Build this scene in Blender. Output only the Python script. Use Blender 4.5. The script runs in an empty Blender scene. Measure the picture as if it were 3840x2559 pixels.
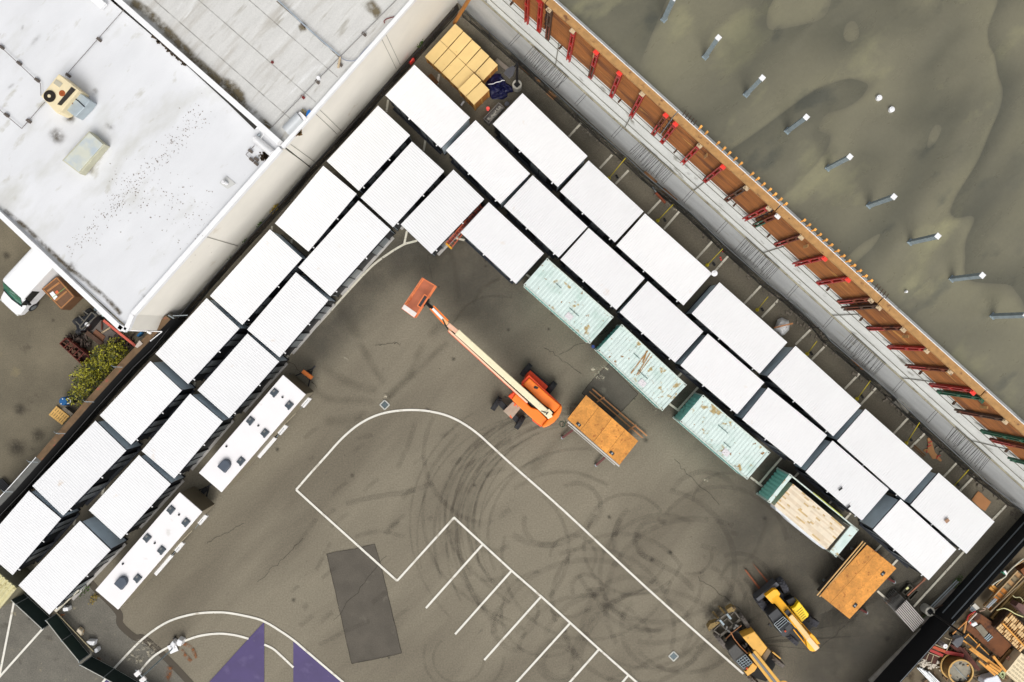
import bpy, bmesh, math, random
from mathutils import Vector, Matrix
rnd = random.Random(7)
S = bpy.context.scene
COL = S.collection
R = math.radians
# ---------------------------------------------------------------- camera (straight down, drone at 56.9 m)
H, F, U0, V0 = 56.9, 2987.0, 1939.0, 1244.0
cam = bpy.data.cameras.new('camera'); camo = bpy.data.objects.new('camera', cam); COL.objects.link(camo)
camo.location = (0, 0, H); camo.rotation_euler = (0, 0, 0)
cam.sensor_width = 36; cam.lens = F/3840*36; cam.shift_x = (1920-U0)/3840; cam.shift_y = (V0-1279.5)/3840
cam.clip_end = 2000; cam.clip_start = .5
S.camera = camo
# ---------------------------------------------------------------- light: bright overcast
w = bpy.data.worlds.new('World'); S.world = w; w.use_nodes = True
nt = w.node_tree; bg = nt.nodes['Background']
sky = nt.nodes.new('ShaderNodeTexSky'); sky.sky_type = 'NISHITA'; sky.sun_disc = False
sky.sun_elevation = R(52); sky.sun_rotation = R(180); sky.air_density = 1.0; sky.dust_density = 4.0; sky.ozone_density = 1.0
hs = nt.nodes.new('ShaderNodeHueSaturation'); hs.inputs['Saturation'].default_value = .22
nt.links.new(sky.outputs[0], hs.inputs['Color']); nt.links.new(hs.outputs[0], bg.inputs['Color'])
bg.inputs['Strength'].default_value = .15
sl = bpy.data.lights.new('sun', 'SUN'); so = bpy.data.objects.new('sun', sl); COL.objects.link(so)
sl.energy = 1.5; sl.angle = R(36); sl.color = (1, .97, .92)
dirv = Vector((math.sin(R(180))*math.cos(R(52)), math.cos(R(180))*math.cos(R(52)), math.sin(R(52))))
so.rotation_euler = dirv.to_track_quat('Z', 'Y').to_euler(); so.location = dirv*80
S.view_settings.view_transform = 'Standard'; S.view_settings.look = 'None'; S.view_settings.gamma = 1
S.view_settings.exposure = 0.07
S.cycles.transparent_max_bounces = 24
S.cycles.max_bounces = 6
# ---------------------------------------------------------------- where things stand: photo position + height -> place
ZR = {'z1': (1480, 1020, .15306), 'z2': (1800, 1330, .19129), 'z3': (2780, 2080, .3056), 'z4': (2620, 2240, .20343),
      'z5': (3240, 2100, .19133), 'z6': (3500, 2100, .14668), 'z7': (3420, 2300, .1785), 'z8': (140, 1000, .26786),
      'za': (900, 240, .14028), 'zb': (880, 460, .12754), 'zc': (2300, 300, .26786), 'zd': (1740, 180, .16582),
      'ze': (2840, 1700, .26786), 'zf': (160, 2200, .255), 'zg': (560, 1380, .30607), 'zh': (3380, 1780, .26791), 'f': (0, 0, 1.0),
      'o': (0, 0, 1.63196)}
for c in range(4):
    for r in range(4):
        ZR['%d%d' % (c, r)] = (960*c, (0, 640, 1280, 1919)[r], .408163)
def uv(k, x, y):
    a, b, s = ZR[k]; return (a+x*s, b+y*s)
def P(u, v, z):
    d = H-z; return Vector(((u-U0)/F*d, -(v-V0)/F*d, z))
def L(k, x, y, z=0.0):
    return P(*uv(k, x, y), z)
def LL(k, pts, z=0.0):
    return [L(k, x, y, z) for x, y in pts]
# ---------------------------------------------------------------- mesh helper
class MB:
    def __init__(s, M=None): s.v = []; s.f = []; s.M = M; s.uv = None
    def add(s, vs, fs):
        n = len(s.v)
        for p in vs:
            p = Vector(p); s.v.append(s.M @ p if s.M else p)
        s.f += [tuple(i+n for i in f) for f in fs]; return s
    def prism(s, pts, z0, z1, grow=0):
        pts = [Vector((p[0], p[1])) for p in pts]
        a = sum(pts[i].x*pts[(i+1) % len(pts)].y-pts[(i+1) % len(pts)].x*pts[i].y for i in range(len(pts)))
        if a < 0: pts = pts[::-1]
        n = len(pts); c = sum(pts, Vector((0, 0)))/n
        top = [c+(p-c)*(1+grow) for p in pts]
        return s.add([(p.x, p.y, z0) for p in pts]+[(p.x, p.y, z1) for p in top],
              [tuple(range(n-1, -1, -1)), tuple(range(n, 2*n))]+[(i, (i+1) % n, n+(i+1) % n, n+i) for i in range(n)])
    def box(s, c, d, rz=0, tilt=None):
        x, y, z = d[0]/2, d[1]/2, d[2]/2
        m = Matrix.Rotation(rz, 3, 'Z')
        if tilt: m = m @ tilt
        vs = [Vector(c)+m @ Vector((a*x, b*y, e*z)) for e in (-1, 1) for a, b in ((-1, -1), (1, -1), (1, 1), (-1, 1))]
        return s.add(vs, [(3, 2, 1, 0), (4, 5, 6, 7), (0, 1, 5, 4), (1, 2, 6, 5), (2, 3, 7, 6), (3, 0, 4, 7)])
    def bar(s, a, b, wd, hg=None):
        a = Vector(a); b = Vector(b); d = b-a; ln = d.length
        if ln < 1e-6: return s
        d = d/ln; up = Vector((0, 0, 1))
        if abs(d.z) > .95: up = Vector((1, 0, 0))
        sd = d.cross(up).normalized(); up = sd.cross(d).normalized()
        hg = hg or wd; w2, h2 = wd/2, hg/2
        vs = [q+sd*x*w2+up*y*h2 for q in (a, b) for x, y in ((-1, -1), (1, -1), (1, 1), (-1, 1))]
        return s.add(vs, [(0, 1, 2, 3), (7, 6, 5, 4), (0, 4, 5, 1), (1, 5, 6, 2), (2, 6, 7, 3), (3, 7, 4, 0)])
    def tube(s, a, b, r, n=10, r2=None):
        a = Vector(a); b = Vector(b); d = (b-a)
        if d.length < 1e-6: return s
        d.normalize(); up = Vector((0, 0, 1))
        if abs(d.z) > .95: up = Vector((1, 0, 0))
        sd = d.cross(up).normalized(); up = sd.cross(d).normalized()
        r2 = r if r2 is None else r2
        vs = [q+(sd*math.cos(6.28319*i/n)+up*math.sin(6.28319*i/n))*rr for q, rr in ((a, r), (b, r2)) for i in range(n)]
        return s.add(vs, [tuple(range(n)), tuple(range(2*n-1, n-1, -1))]+[(i, n+i, n+(i+1) % n, (i+1) % n) for i in range(n)])
    def path(s, pts, r, n=6):
        for i in range(len(pts)-1): s.tube(pts[i], pts[i+1], r, n)
        return s
    def ring(s, c, r0, r1, z0, z1, n=40):
        for i in range(n):
            a, b = 6.28319*i/n, 6.28319*(i+1)/n
            q = [Vector((c[0]+rr*math.cos(t), c[1]+rr*math.sin(t), 0)) for rr, t in ((r0, a), (r1, a), (r1, b), (r0, b))]
            s.add([(p.x, p.y, z) for z in (z0, z1) for p in q], [(3, 2, 1, 0), (4, 5, 6, 7), (1, 2, 6, 5), (3, 0, 4, 7)])
        return s
    def sheet(s, pts):
        return s.add(pts, [tuple(range(len(pts)))])
    def build(s, name, mat, parent=None, bevel=0, smooth=False, kind=None, label=None):
        org = Vector((0, 0, 0))
        root = parent
        if parent is not None:
            while root.parent: root = root.parent
            org = root.location
        elif s.v:
            zs = min(p.z for p in s.v); org = sum(s.v, Vector())/len(s.v); org.z = zs
        me = bpy.data.meshes.new(name)
        me.from_pydata([tuple(p-org) for p in s.v], [], s.f); me.materials.append(mat)
        if s.uv:
            ul = me.uv_layers.new(name='UVMap')
            for i, l in enumerate(me.loops): ul.data[i].uv = s.uv[l.vertex_index]
            u2 = me.uv_layers.new(name='End')
            for i, l in enumerate(me.loops): u2.data[i].uv = s.end[l.vertex_index]
        bm = bmesh.new(); bm.from_mesh(me); bmesh.ops.recalc_face_normals(bm, faces=bm.faces)
        if not s.uv: pass
        bm.to_mesh(me); bm.free()
        if smooth:
            for p in me.polygons: p.use_smooth = True
        o = bpy.data.objects.new(name, me); COL.objects.link(o)
        if parent is None: o.location = org
        else: o.parent = parent
        if bevel:
            b = o.modifiers.new('bevel', 'BEVEL'); b.width = bevel; b.segments = 2; b.limit_method = 'ANGLE'
        if kind: o['kind'] = kind
        if label: o['label'] = label
        return o
def tag(o, label, cat, group=None, kind=None):
    o['label'] = label; o['category'] = cat
    if group: o['group'] = group
    if kind: o['kind'] = kind
    return o
def thing(name, label, cat, loc, group=None):
    o = bpy.data.objects.new(name, None); COL.objects.link(o); o.location = loc; o.empty_display_size = .3
    return tag(o, label, cat, group)
def cen(pts):
    c = sum((Vector(p) for p in pts), Vector())/len(pts); return Vector((c.x, c.y, 0))
def frame(loc, rz): return Matrix.Translation(loc) @ Matrix.Rotation(rz, 4, 'Z')
def smooth_line(pts, n=6):
    pts = [Vector(p) for p in pts]; out = []
    for i in range(len(pts)-1):
        a = pts[max(i-1, 0)]; b = pts[i]; c = pts[i+1]; d = pts[min(i+2, len(pts)-1)]
        for k in range(n):
            t = k/n
            out.append(.5*((2*b)+(c-a)*t+(2*a-5*b+4*c-d)*t*t+(3*b-a-3*c+d)*t**3))
    out.append(pts[-1]); return out
def strip(mb, pts, width, z, taper=False):
    """flat ribbon with uv: u = metres along, v = 0..1 across; second map = distance to the nearer end, in widths"""
    if mb.uv is None: mb.uv = []
    if not hasattr(mb, 'end'): mb.end = []
    if len(pts) == 2: a_, b_ = (Vector((p[0], p[1])) for p in pts); pts = [a_.lerp(b_, i/8) for i in range(9)]
    u = 0; n0 = len(mb.v); m = len(pts); pts = [Vector((p[0], p[1])) for p in pts]
    total = sum((pts[i+1]-pts[i]).length for i in range(m-1))
    for i, p in enumerate(pts):
        a = pts[max(i-1, 0)]; b = pts[min(i+1, m-1)]
        d = Vector((b[0]-a[0], b[1]-a[1])); d.normalize(); nn = Vector((-d.y, d.x))
        if 0 < i < m-1:
            e = Vector((p[0]-a[0], p[1]-a[1])).normalized(); c = max(.35, abs(nn.dot(Vector((-e.y, e.x)))))
        else: c = 1
        if i: u += (Vector((p[0], p[1]))-Vector((a[0], a[1]))).length
        for sgn, v in ((-1, 0.0), (1, 1.0)):
            mb.v.append(Vector((p[0]+nn.x*sgn*width/2/c, p[1]+nn.y*sgn*width/2/c, z))); mb.uv.append((u, v)); mb.end.append((min(u, total-u)/width, 0))
    for i in range(m-1): mb.f.append((n0+2*i, n0+2*i+2, n0+2*i+3, n0+2*i+1))
# ---------------------------------------------------------------- materials
def lin(c):
    c /= 255.0
    return c/12.92 if c <= .04045 else ((c+.055)/1.055)**2.4
def A(r, g, b, k=.84): return (lin(r)*k, lin(g)*k, lin(b)*k, 1)
MC = {}
def M(name, col, rough=.6, metal=0.0, var=.12, scale=1.2, bump=0.0, bscale=30, spots=None, stretch=None, rough2=None, tint=None, grain=None, objvar=0.0):
    """procedural surface: base colour, large soft variation (var), optional spots=(colour, scale, amount), grain=(scale, amount)"""
    if name in MC: return MC[name]
    m = bpy.data.materials.new(name); m.use_nodes = True; n = m.node_tree.nodes; l = m.node_tree.links
    b = n['Principled BSDF']; b.inputs['Roughness'].default_value = rough; b.inputs['Metallic'].default_value = metal
    g = n.new('ShaderNodeNewGeometry'); mp = n.new('ShaderNodeMapping'); l.new(g.outputs['Position'], mp.inputs['Vector'])
    if stretch: mp.vector_type = 'TEXTURE'; mp.inputs['Rotation'].default_value = (0, 0, stretch[0]); mp.inputs['Scale'].default_value = (1/stretch[1], 1/stretch[2], 1)
    def noise(sc, det=5, vec=mp, rg=.55):
        t = n.new('ShaderNodeTexNoise'); t.inputs['Scale'].default_value = sc; t.inputs['Detail'].default_value = det; t.inputs['Roughness'].default_value = rg
        l.new(vec.outputs[0], t.inputs['Vector']); return t
    def ramp(src, p0, p1, c0=(0, 0, 0, 1), c1=(1, 1, 1, 1)):
        r = n.new('ShaderNodeValToRGB'); r.color_ramp.elements[0].position = p0; r.color_ramp.elements[1].position = p1
        r.color_ramp.elements[0].color = c0; r.color_ramp.elements[1].color = c1; l.new(src, r.inputs[0]); return r
    def mix(fac, a, c, mode='MIX'):
        x = n.new('ShaderNodeMix'); x.data_type = 'RGBA'; x.blend_type = mode
        if hasattr(fac, 'links'): l.new(fac, x.inputs[0])
        else: x.inputs[0].default_value = fac
        for s_, i in ((a, 6), (c, 7)):
            if hasattr(s_, 'links'): l.new(s_, x.inputs[i])
            else: x.inputs[i].default_value = s_
        return x.outputs[2]
    t = noise(scale)
    lo = tuple(max(0, c*(1-var)) for c in col[:3])+(1,); hi = tuple(min(1, c*(1+var)) for c in col[:3])+(1,)
    cur = ramp(t.outputs['Fac'], .3, .7, lo, hi).outputs[0]
    if tint:   # second colour in broad patches
        t2 = noise(tint[1], 4); cur = mix(ramp(t2.outputs['Fac'], tint[2]-.1, tint[2]+.1).outputs[0], cur, tint[0])
    if spots:
        for sp in (spots if isinstance(spots, list) else [spots]):
            t3 = noise(sp[1], 6); cur = mix(ramp(t3.outputs['Fac'], sp[2], sp[2]+sp[3] if len(sp) > 3 else sp[2]+.06).outputs[0], cur, sp[0])
    if grain:
        t4 = noise(grain[0], 2, g, .8)
        gl = (1-grain[1],)*3+(1,); gh = (1+grain[1],)*3+(1,)
        cur = mix(1.0, cur, ramp(t4.outputs['Fac'], .3, .7, gl, gh).outputs[0], 'MULTIPLY')
    if objvar:
        oi = n.new('ShaderNodeObjectInfo')
        cur = mix(1.0, cur, ramp(oi.outputs['Random'], 0, 1, (1-objvar,)*3+(1,), (1+objvar, 1+objvar*.9, 1+objvar*.7, 1)).outputs[0], 'MULTIPLY')
    l.new(cur, b.inputs['Base Color'])
    if rough2 is not None:
        t5 = noise(scale*1.7, 4); mr = n.new('ShaderNodeMapRange'); l.new(t5.outputs['Fac'], mr.inputs['Value'])
        mr.inputs['From Min'].default_value = .35; mr.inputs['From Max'].default_value = .65
        mr.inputs['To Min'].default_value = rough; mr.inputs['To Max'].default_value = rough2; l.new(mr.outputs[0], b.inputs['Roughness'])
    if bump:
        t6 = noise(bscale, 3, g); bp = n.new('ShaderNodeBump'); bp.inputs['Strength'].default_value = bump; bp.inputs['Distance'].default_value = .02
        l.new(t6.outputs['Fac'], bp.inputs['Height']); l.new(bp.outputs[0], b.inputs['Normal'])
    MC[name] = m; return m
def decal(name, col, strength=.6, tread=False, edge=.35, nscale=2.0, lo=.35, hi=.65):
    """a mark on the ground: colour with an alpha that fades at the ribbon's sides and breaks up with noise"""
    if name in MC: return MC[name]
    m = bpy.data.materials.new(name); m.use_nodes = True; n = m.node_tree.nodes; l = m.node_tree.links
    b = n['Principled BSDF']; b.inputs['Roughness'].default_value = .85; b.inputs['Base Color'].default_value = col
    u = n.new('ShaderNodeUVMap'); u.uv_map = 'UVMap'; sp = n.new('ShaderNodeSeparateXYZ'); l.new(u.outputs[0], sp.inputs[0])
    def math_(op, a, b_=None, c_=None):
        x = n.new('ShaderNodeMath'); x.operation = op
        for i, s_ in enumerate((a, b_, c_)):
            if s_ is None: continue
            if hasattr(s_, 'links'): l.new(s_, x.inputs[i])
            else: x.inputs[i].default_value = s_
        return x.outputs[0]
    v = math_('ABSOLUTE', math_('SUBTRACT', sp.outputs[1], .5))      # 0 centre .5 edge
    mr = n.new('ShaderNodeMapRange'); mr.interpolation_type = 'SMOOTHSTEP'; l.new(v, mr.inputs['Value'])
    mr.inputs['From Min'].default_value = .5; mr.inputs['From Max'].default_value = .5-edge; mr.inputs['To Min'].default_value = 0; mr.inputs['To Max'].default_value = 1
    g = n.new('ShaderNodeNewGeometry'); t = n.new('ShaderNodeTexNoise'); t.inputs['Scale'].default_value = nscale; t.inputs['Detail'].default_value = 6; t.inputs['Roughness'].default_value = .65
    l.new(g.outputs['Position'], t.inputs['Vector'])
    m2 = n.new('ShaderNodeMapRange'); l.new(t.outputs['Fac'], m2.inputs['Value']); m2.inputs['From Min'].default_value = lo; m2.inputs['From Max'].default_value = hi
    a = math_('MULTIPLY', mr.outputs[0], m2.outputs[0])
    if tread:
        ph = math_('ADD', math_('MULTIPLY', sp.outputs[0], 38.0), math_('MULTIPLY', v, 22.0))
        sn = math_('MULTIPLY_ADD', math_('SINE', ph), .42, .58); a = math_('MULTIPLY', a, sn)
    ue = n.new('ShaderNodeUVMap'); ue.uv_map = 'End'; se_ = n.new('ShaderNodeSeparateXYZ'); l.new(ue.outputs[0], se_.inputs[0])
    me_ = n.new('ShaderNodeMapRange'); me_.interpolation_type = 'SMOOTHSTEP'; l.new(se_.outputs[0], me_.inputs['Value']); me_.inputs['From Max'].default_value = .5 if edge > .45 else .25
    a = math_('MULTIPLY', a, me_.outputs[0])
    a = math_('MULTIPLY', a, strength); l.new(a, b.inputs['Alpha'])
    MC[name] = m; return m
# ================================================================ MATERIALS
asph = M('asphalt', A(134, 126, 108), .88, var=.06, scale=.3, bump=.3, bscale=60, grain=(9, .2), stretch=(R(45), .45, 1.6),
         tint=(A(114, 106, 90), .12, .52), spots=[(A(104, 97, 84), 1.1, .68, .1), (A(150, 140, 116), 2.4, .72, .04)])
asph_dark = M('asphalt_patch', A(92, 86, 76), .9, var=.14, scale=.7, bump=.3, bscale=50, grain=(16, .2), spots=(A(112, 106, 94), .9, .62, .12))
asph_left = M('asphalt_yard', A(112, 104, 86), .9, var=.2, scale=.35, bump=.3, bscale=50, grain=(12, .22), spots=[(A(70, 62, 50), .5, .64, .1), (A(140, 128, 96), .3, .62, .15)])
asph_old = M('asphalt_old', A(112, 108, 98), .9, var=.14, scale=.8, bump=.4, bscale=40, grain=(10, .25), spots=[(A(140, 132, 110), 1.6, .64, .06), (A(85, 80, 70), .7, .62, .12)])
line_m = M('line_paint', A(236, 232, 220), .7, var=.06, scale=1.5, spots=[(A(196, 188, 170), 1.2, .58, .1), (A(165, 155, 135), 7, .66, .05)])
line_old = M('line_paint_worn', A(214, 208, 190), .8, var=.08, scale=4, spots=(A(120, 112, 96), 6, .6, .08))
purple = M('purple_paint', A(68, 52, 106), .6, var=.14, scale=.6, spots=[(A(84, 70, 118), 1.1, .56, .14), (A(110, 100, 116), 6, .7, .04)])
roof_w = M('roof_coating', A(227, 228, 230), .6, var=.05, scale=.5, stretch=(R(48), .6, 1.3), spots=[(A(206, 206, 201), .35, .54, .2), (A(196, 194, 184), .9, .62, .12), (A(140, 132, 120), 7, .74, .03)], grain=(20, .03))
roof_g = M('roof_membrane', A(212, 211, 207), .75, var=.06, scale=1.2, stretch=(R(48), .35, 2.2), spots=[(A(170, 165, 154), 1.0, .6, .14), (A(190, 186, 178), .4, .54, .12), (A(228, 228, 226), .7, .62, .1)], grain=(14, .08))
cream = M('cream_stucco', A(246, 241, 229), .85, var=.03, scale=.8, spots=[(A(222, 210, 188), .5, .66, .1)], bump=.1)
white_trim = M('white_metal_trim', A(246, 246, 246), .5, var=.03)
conc = M('concrete', A(226, 227, 222), .85, var=.09, scale=.7, spots=[(A(150, 148, 138), .9, .6, .12)], bump=.15, grain=(10, .08))
conc_low = M('concrete_lower', A(184, 185, 183), .85, var=.1, scale=1.2, stretch=(R(-42), .35, 1.8), spots=[(A(160, 156, 140), 1.1, .62, .12)], grain=(10, .08))
deckm = M('wet_concrete_deck', A(122, 118, 99), .42, var=.05, scale=.5, stretch=(R(40), .6, 1.1), spots=[(A(104, 102, 88), .1, .5, .16), (A(142, 138, 110), .3, .58, .12), (A(100, 99, 86), .45, .6, .1)], rough2=.25, grain=(6, .05))
def puddled(m):   # shallow pools: each fades from deep to dry and ends at a rim
    n = m.node_tree.nodes; l = m.node_tree.links; b = n['Principled BSDF']; old = b.inputs['Base Color'].links[0].from_socket
    g = n.new('ShaderNodeNewGeometry'); mp = n.new('ShaderNodeMapping'); mp.vector_type = 'TEXTURE'; mp.inputs['Rotation'].default_value = (0, 0, R(42)); mp.inputs['Scale'].default_value = (1.9, 1, 1); l.new(g.outputs['Position'], mp.inputs[0])
    def nz(sc, det, dist, src):
        t = n.new('ShaderNodeTexNoise'); t.inputs['Scale'].default_value = sc; t.inputs['Detail'].default_value = det; t.inputs['Distortion'].default_value = dist; t.inputs['Roughness'].default_value = .45; l.new(src.outputs[0], t.inputs['Vector']); return t
    t = nz(.11, 2.5, .5, mp); mu = n.new('ShaderNodeMath'); mu.operation = 'MULTIPLY'; mu.inputs[1].default_value = 6.0; l.new(t.outputs['Fac'], mu.inputs[0])
    fr = n.new('ShaderNodeMath'); fr.operation = 'FRACT'; l.new(mu.outputs[0], fr.inputs[0])
    rp = n.new('ShaderNodeValToRGB'); e = rp.color_ramp.elements; e[0].position = 0; e[0].color = (.60, .62, .63, 1); e[1].position = .55; e[1].color = (.96, .96, .94, 1)
    x = e.new(.9); x.color = (1.12, 1.12, 1.06, 1); x = e.new(.95); x.color = (1.06, 1.06, 1.0, 1); x = e.new(1.0); x.color = (.8, .8, .8, 1); l.new(fr.outputs[0], rp.inputs[0])
    t2 = nz(.22, 3, .6, mp); r2 = n.new('ShaderNodeValToRGB'); r2.color_ramp.elements[0].position = .3; r2.color_ramp.elements[1].position = .52; l.new(t2.outputs['Fac'], r2.inputs[0])
    m0 = n.new('ShaderNodeMix'); m0.data_type = 'RGBA'; l.new(r2.outputs[0], m0.inputs[0]); l.new(rp.outputs[0], m0.inputs[7]); m0.inputs[6].default_value = (.95, .95, .95, 1)
    mx = n.new('ShaderNodeMix'); mx.data_type = 'RGBA'; mx.blend_type = 'MULTIPLY'; mx.inputs[0].default_value = 1.0; l.new(old, mx.inputs[6]); l.new(m0.outputs[2], mx.inputs[7]); l.new(mx.outputs[2], b.inputs['Base Color'])
puddled(deckm)
ply_edge = M('weathered_timber', A(182, 138, 84), .8, var=.2, scale=3, spots=(A(120, 80, 50), 2.5, .6, .1))
stud = M('form_timber', A(158, 98, 46), .75, var=.3, scale=2.2, stretch=(R(-42), .2, 6), spots=[(A(112, 66, 34), 1.2, .54, .1), (A(214, 158, 82), 1.4, .64, .06)])
ply_dark = M('form_plywood', A(70, 32, 14), .8, var=.3, scale=1.5)
black = M('black_screen', A(14, 14, 16), .9, var=.2)
black_m = M('black_metal', A(34, 34, 36), .45, .3, var=.1)
rail_m = M('fence_rail', A(88, 92, 94), .5, .4, var=.1)
galv = M('galvanised_steel', A(150, 158, 162), .45, .5, var=.12, scale=3)
galv_d = M('dull_steel', A(150, 164, 170), .5, .2, var=.18, scale=3, spots=(A(150, 160, 160), 3, .6, .05))
white_p = M('white_panel', A(246, 246, 247), .45, var=.02, scale=2)
rustm = M('rusty_steel', A(118, 58, 34), .8, .1, var=.35, scale=3, spots=(A(70, 34, 24), 2, .55, .1), objvar=.2)
red_p = M('red_paint', A(168, 34, 26), .5, var=.15, scale=3, spots=(A(120, 40, 30), 3, .6, .08), objvar=.15)
brt_red = M('bright_red_paint', A(250, 66, 52), .5, var=.08)
green_p = M('green_paint', A(30, 92, 66), .6, var=.15, scale=3, spots=(A(90, 70, 50), 3, .58, .08))
tan_p = M('mud_splashed_paint', A(206, 184, 150), .7, var=.2, scale=8, spots=(A(120, 100, 80), 6, .55, .08))
brown_st = M('brown_steel', A(84, 60, 44), .7, .1, var=.25, scale=3)
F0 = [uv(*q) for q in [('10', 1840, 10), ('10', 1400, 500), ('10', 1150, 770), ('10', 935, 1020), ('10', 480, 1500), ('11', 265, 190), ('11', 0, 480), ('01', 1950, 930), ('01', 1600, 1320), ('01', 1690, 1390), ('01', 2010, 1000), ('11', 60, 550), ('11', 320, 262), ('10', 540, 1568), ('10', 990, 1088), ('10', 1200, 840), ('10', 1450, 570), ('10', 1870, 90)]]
# ================================================================ GROUND
def flat(name, mat, k, pts, z, kind='structure'):
    m = MB(); m.sheet([Vector((p.x, p.y, z)) for p in LL(k, pts)]); return m.build(name, mat, kind=kind)
g = MB(); g.sheet([(-300, -300, 0), (300, -300, 0), (300, 300, 0), (-300, 300, 0)]); g.build('ground', asph, kind='structure')
flat('neighbouring_yard', asph_left, 'f', [(-900, 500), (-40, 560), (560, 1180), (330, 1545), (-200, 2170), (-900, 2900)], .004)
flat('sports_court', asph_old, 'f', [(-900, 2250), (-20, 2180), (90, 2200), (200, 2360), (336, 2500), (620, 2640), (480, 2900), (-900, 2900)], .004)
edge = [(315, 2190), (335, 2186), (362, 2220), (400, 2252), (440, 2300), (448, 2340), (500, 2385), (530, 2390), (600, 2450), (660, 2510), (720, 2575), (640, 2660), (336, 2500), (200, 2340), (285, 2225)]
flat('broken_asphalt_apron', asph_old, 'f', edge, .008)
flat('asphalt_patch', asph_dark, '13', [(650, 390), (720, 372), (900, 342), (1090, 295), (1145, 480), (1240, 880), (1340, 1298), (1150, 1345), (880, 1398), (760, 870)], .008)
flat('asphalt_patch', asph_dark, '22', [(640, 480), (760, 330), (890, 210), (1160, 485), (1020, 630), (935, 700)], .008)
flat('construction_yard', M('mud_ground', A(110, 98, 78), .95, var=.25, scale=.9, spots=[(A(70, 58, 40), .8, .56, .1), (A(165, 155, 138), 1.2, .64, .08)], bump=.4, bscale=14),
     'f', [(3260, 2620), (3860, 2000), (4400, 2000), (4400, 3000), (3260, 3000)], .004)
flat('gravel_strip', M('dirt_and_shade_strip', A(62, 54, 44), .95, var=.3, scale=3, spots=[(A(120, 110, 95), 5, .64, .04)], bump=.6, bscale=12),
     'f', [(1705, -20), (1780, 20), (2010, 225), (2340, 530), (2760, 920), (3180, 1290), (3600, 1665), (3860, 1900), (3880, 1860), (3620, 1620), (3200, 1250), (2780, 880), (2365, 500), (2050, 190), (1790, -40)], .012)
flat('dirt_and_shade_strip', M('dirt_and_shade_strip', A(62, 54, 44), .95), 'f', F0, .012)  # dark dirt strip that also paints the gap's shade along the left fence
# kerb strips beside the fences
def kerb(k, pts, wd, h, mat, name='kerb'):
    m = MB()
    for a, b in zip(pts, pts[1:]):
        m.bar(L(k, *a, h/2), L(k, *b, h/2), wd, h)
    return m.build(name, mat, kind='structure')
kerbm = M('kerb_concrete', A(164, 158, 146), .9, var=.2, scale=3)
kerb('f', [(1940, 232), (2120, 372), (2330, 555), (2560, 770), (2800, 985), (3060, 1225), (3300, 1440), (3560, 1672), (3830, 1900)], .14, .1, M('kerb_dark', A(66, 60, 52), .9, var=.2, scale=3))
kerb('33', [(940, 1568), (1180, 1330), (1440, 1075)], .42, .16, kerbm)
kerb('33', [(1440, 1075), (1600, 920), (1760, 750), (2060, 420), (2330, 130)], .16, .12, M('kerb_dark', A(66, 60, 52), .9))
flat('concrete_pad', M('pale_pad', A(150, 140, 130), .9, var=.1, scale=2), '33', [(1440, 1075), (1560, 960), (1760, 740), (1700, 705), (1480, 920), (1400, 1010)], .012)
# soft stains, flow marks
st = MB(); zc = .014
def stain(mb, k, pts, wd, z): strip(mb, smooth_line([(p.x, p.y) for p in LL(k, pts)] if not isinstance(pts[0], Vector) else pts), wd, z)
EDK = [(285, 2190), (330, 2180), (372, 2222), (408, 2255), (447, 2302), (452, 2342), (505, 2390), (540, 2395), (610, 2455), (665, 2510), (740, 2590)]
mbx = MB()
stain(mbx, 'f', EDK, .55, .0125)
mbx.build('damp_edge', decal('damp_mark', A(84, 76, 64), .9, edge=.15, nscale=2, lo=.1, hi=.3), kind='structure')
flows = [([(1180, 560), (1290, 430), (1420, 300), (1480, 140), (1560, 0)], '12', .9), ([(1180, 560), (1300, 440), (1480, 280), (1640, 120), (1780, 0)], '12', .7),
         ([(1190, 420), (1090, 260), (1000, 100), (930, 0)], '12', .9), ([(1150, 470), (900, 400), (740, 330), (600, 200)], '12', 1.1),
         ([(1120, 560), (850, 540), (640, 520), (500, 400)], '12', 1.0), ([(1050, 640), (850, 720), (600, 740)], '12', 1.1),
         ([(1860, 1200), (1840, 1000), (1820, 860), (1760, 700)], '11', .5), ([(1620, 1000), (1590, 850), (1575, 780), (1620, 770)], '11', .12),
         ([(1990, 1240), (2080, 1080), (2260, 980)], '11', .35), ([(2352, 1165), (2120, 1160), (1940, 1240), (1800, 1420)], '11', .25),
         ([(1560, 1568), (1700, 1420), (1860, 1330), (2100, 1280)], '11', 1.3), ([(750, 1240), (900, 1450), (1000, 1568)], '11', 1.4),
         ([(1430, 1310), (1100, 1450), (860, 1560)], '23', .5), ([(1470, 1330), (1700, 1280), (1960, 1150), (2200, 1050)], '23', .9),
         ([(2352, 60), (2200, 420), (2000, 480), (1900, 640)], '23', .5), ([(1700, 1568), (1960, 1300), (2200, 1200)], '23', 1.6),
         ([(0, 1360), (300, 1220), (600, 1210), (900, 1330)], '22', .5), ([(150, 1240), (420, 900), (700, 760)], '22', 1.6), ([(480, 740), (600, 600), (640, 480)], '22', 1.8)]
for i, (pts, k, wd) in enumerate(flows): stain(st, k, pts, wd, zc+i*.0004)
st.build('dirt_streaks', decal('dirt_streak', A(72, 64, 50), .17, edge=.5, nscale=.8, lo=.2, hi=.6), kind='structure')
dark_bands = MB()
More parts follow.
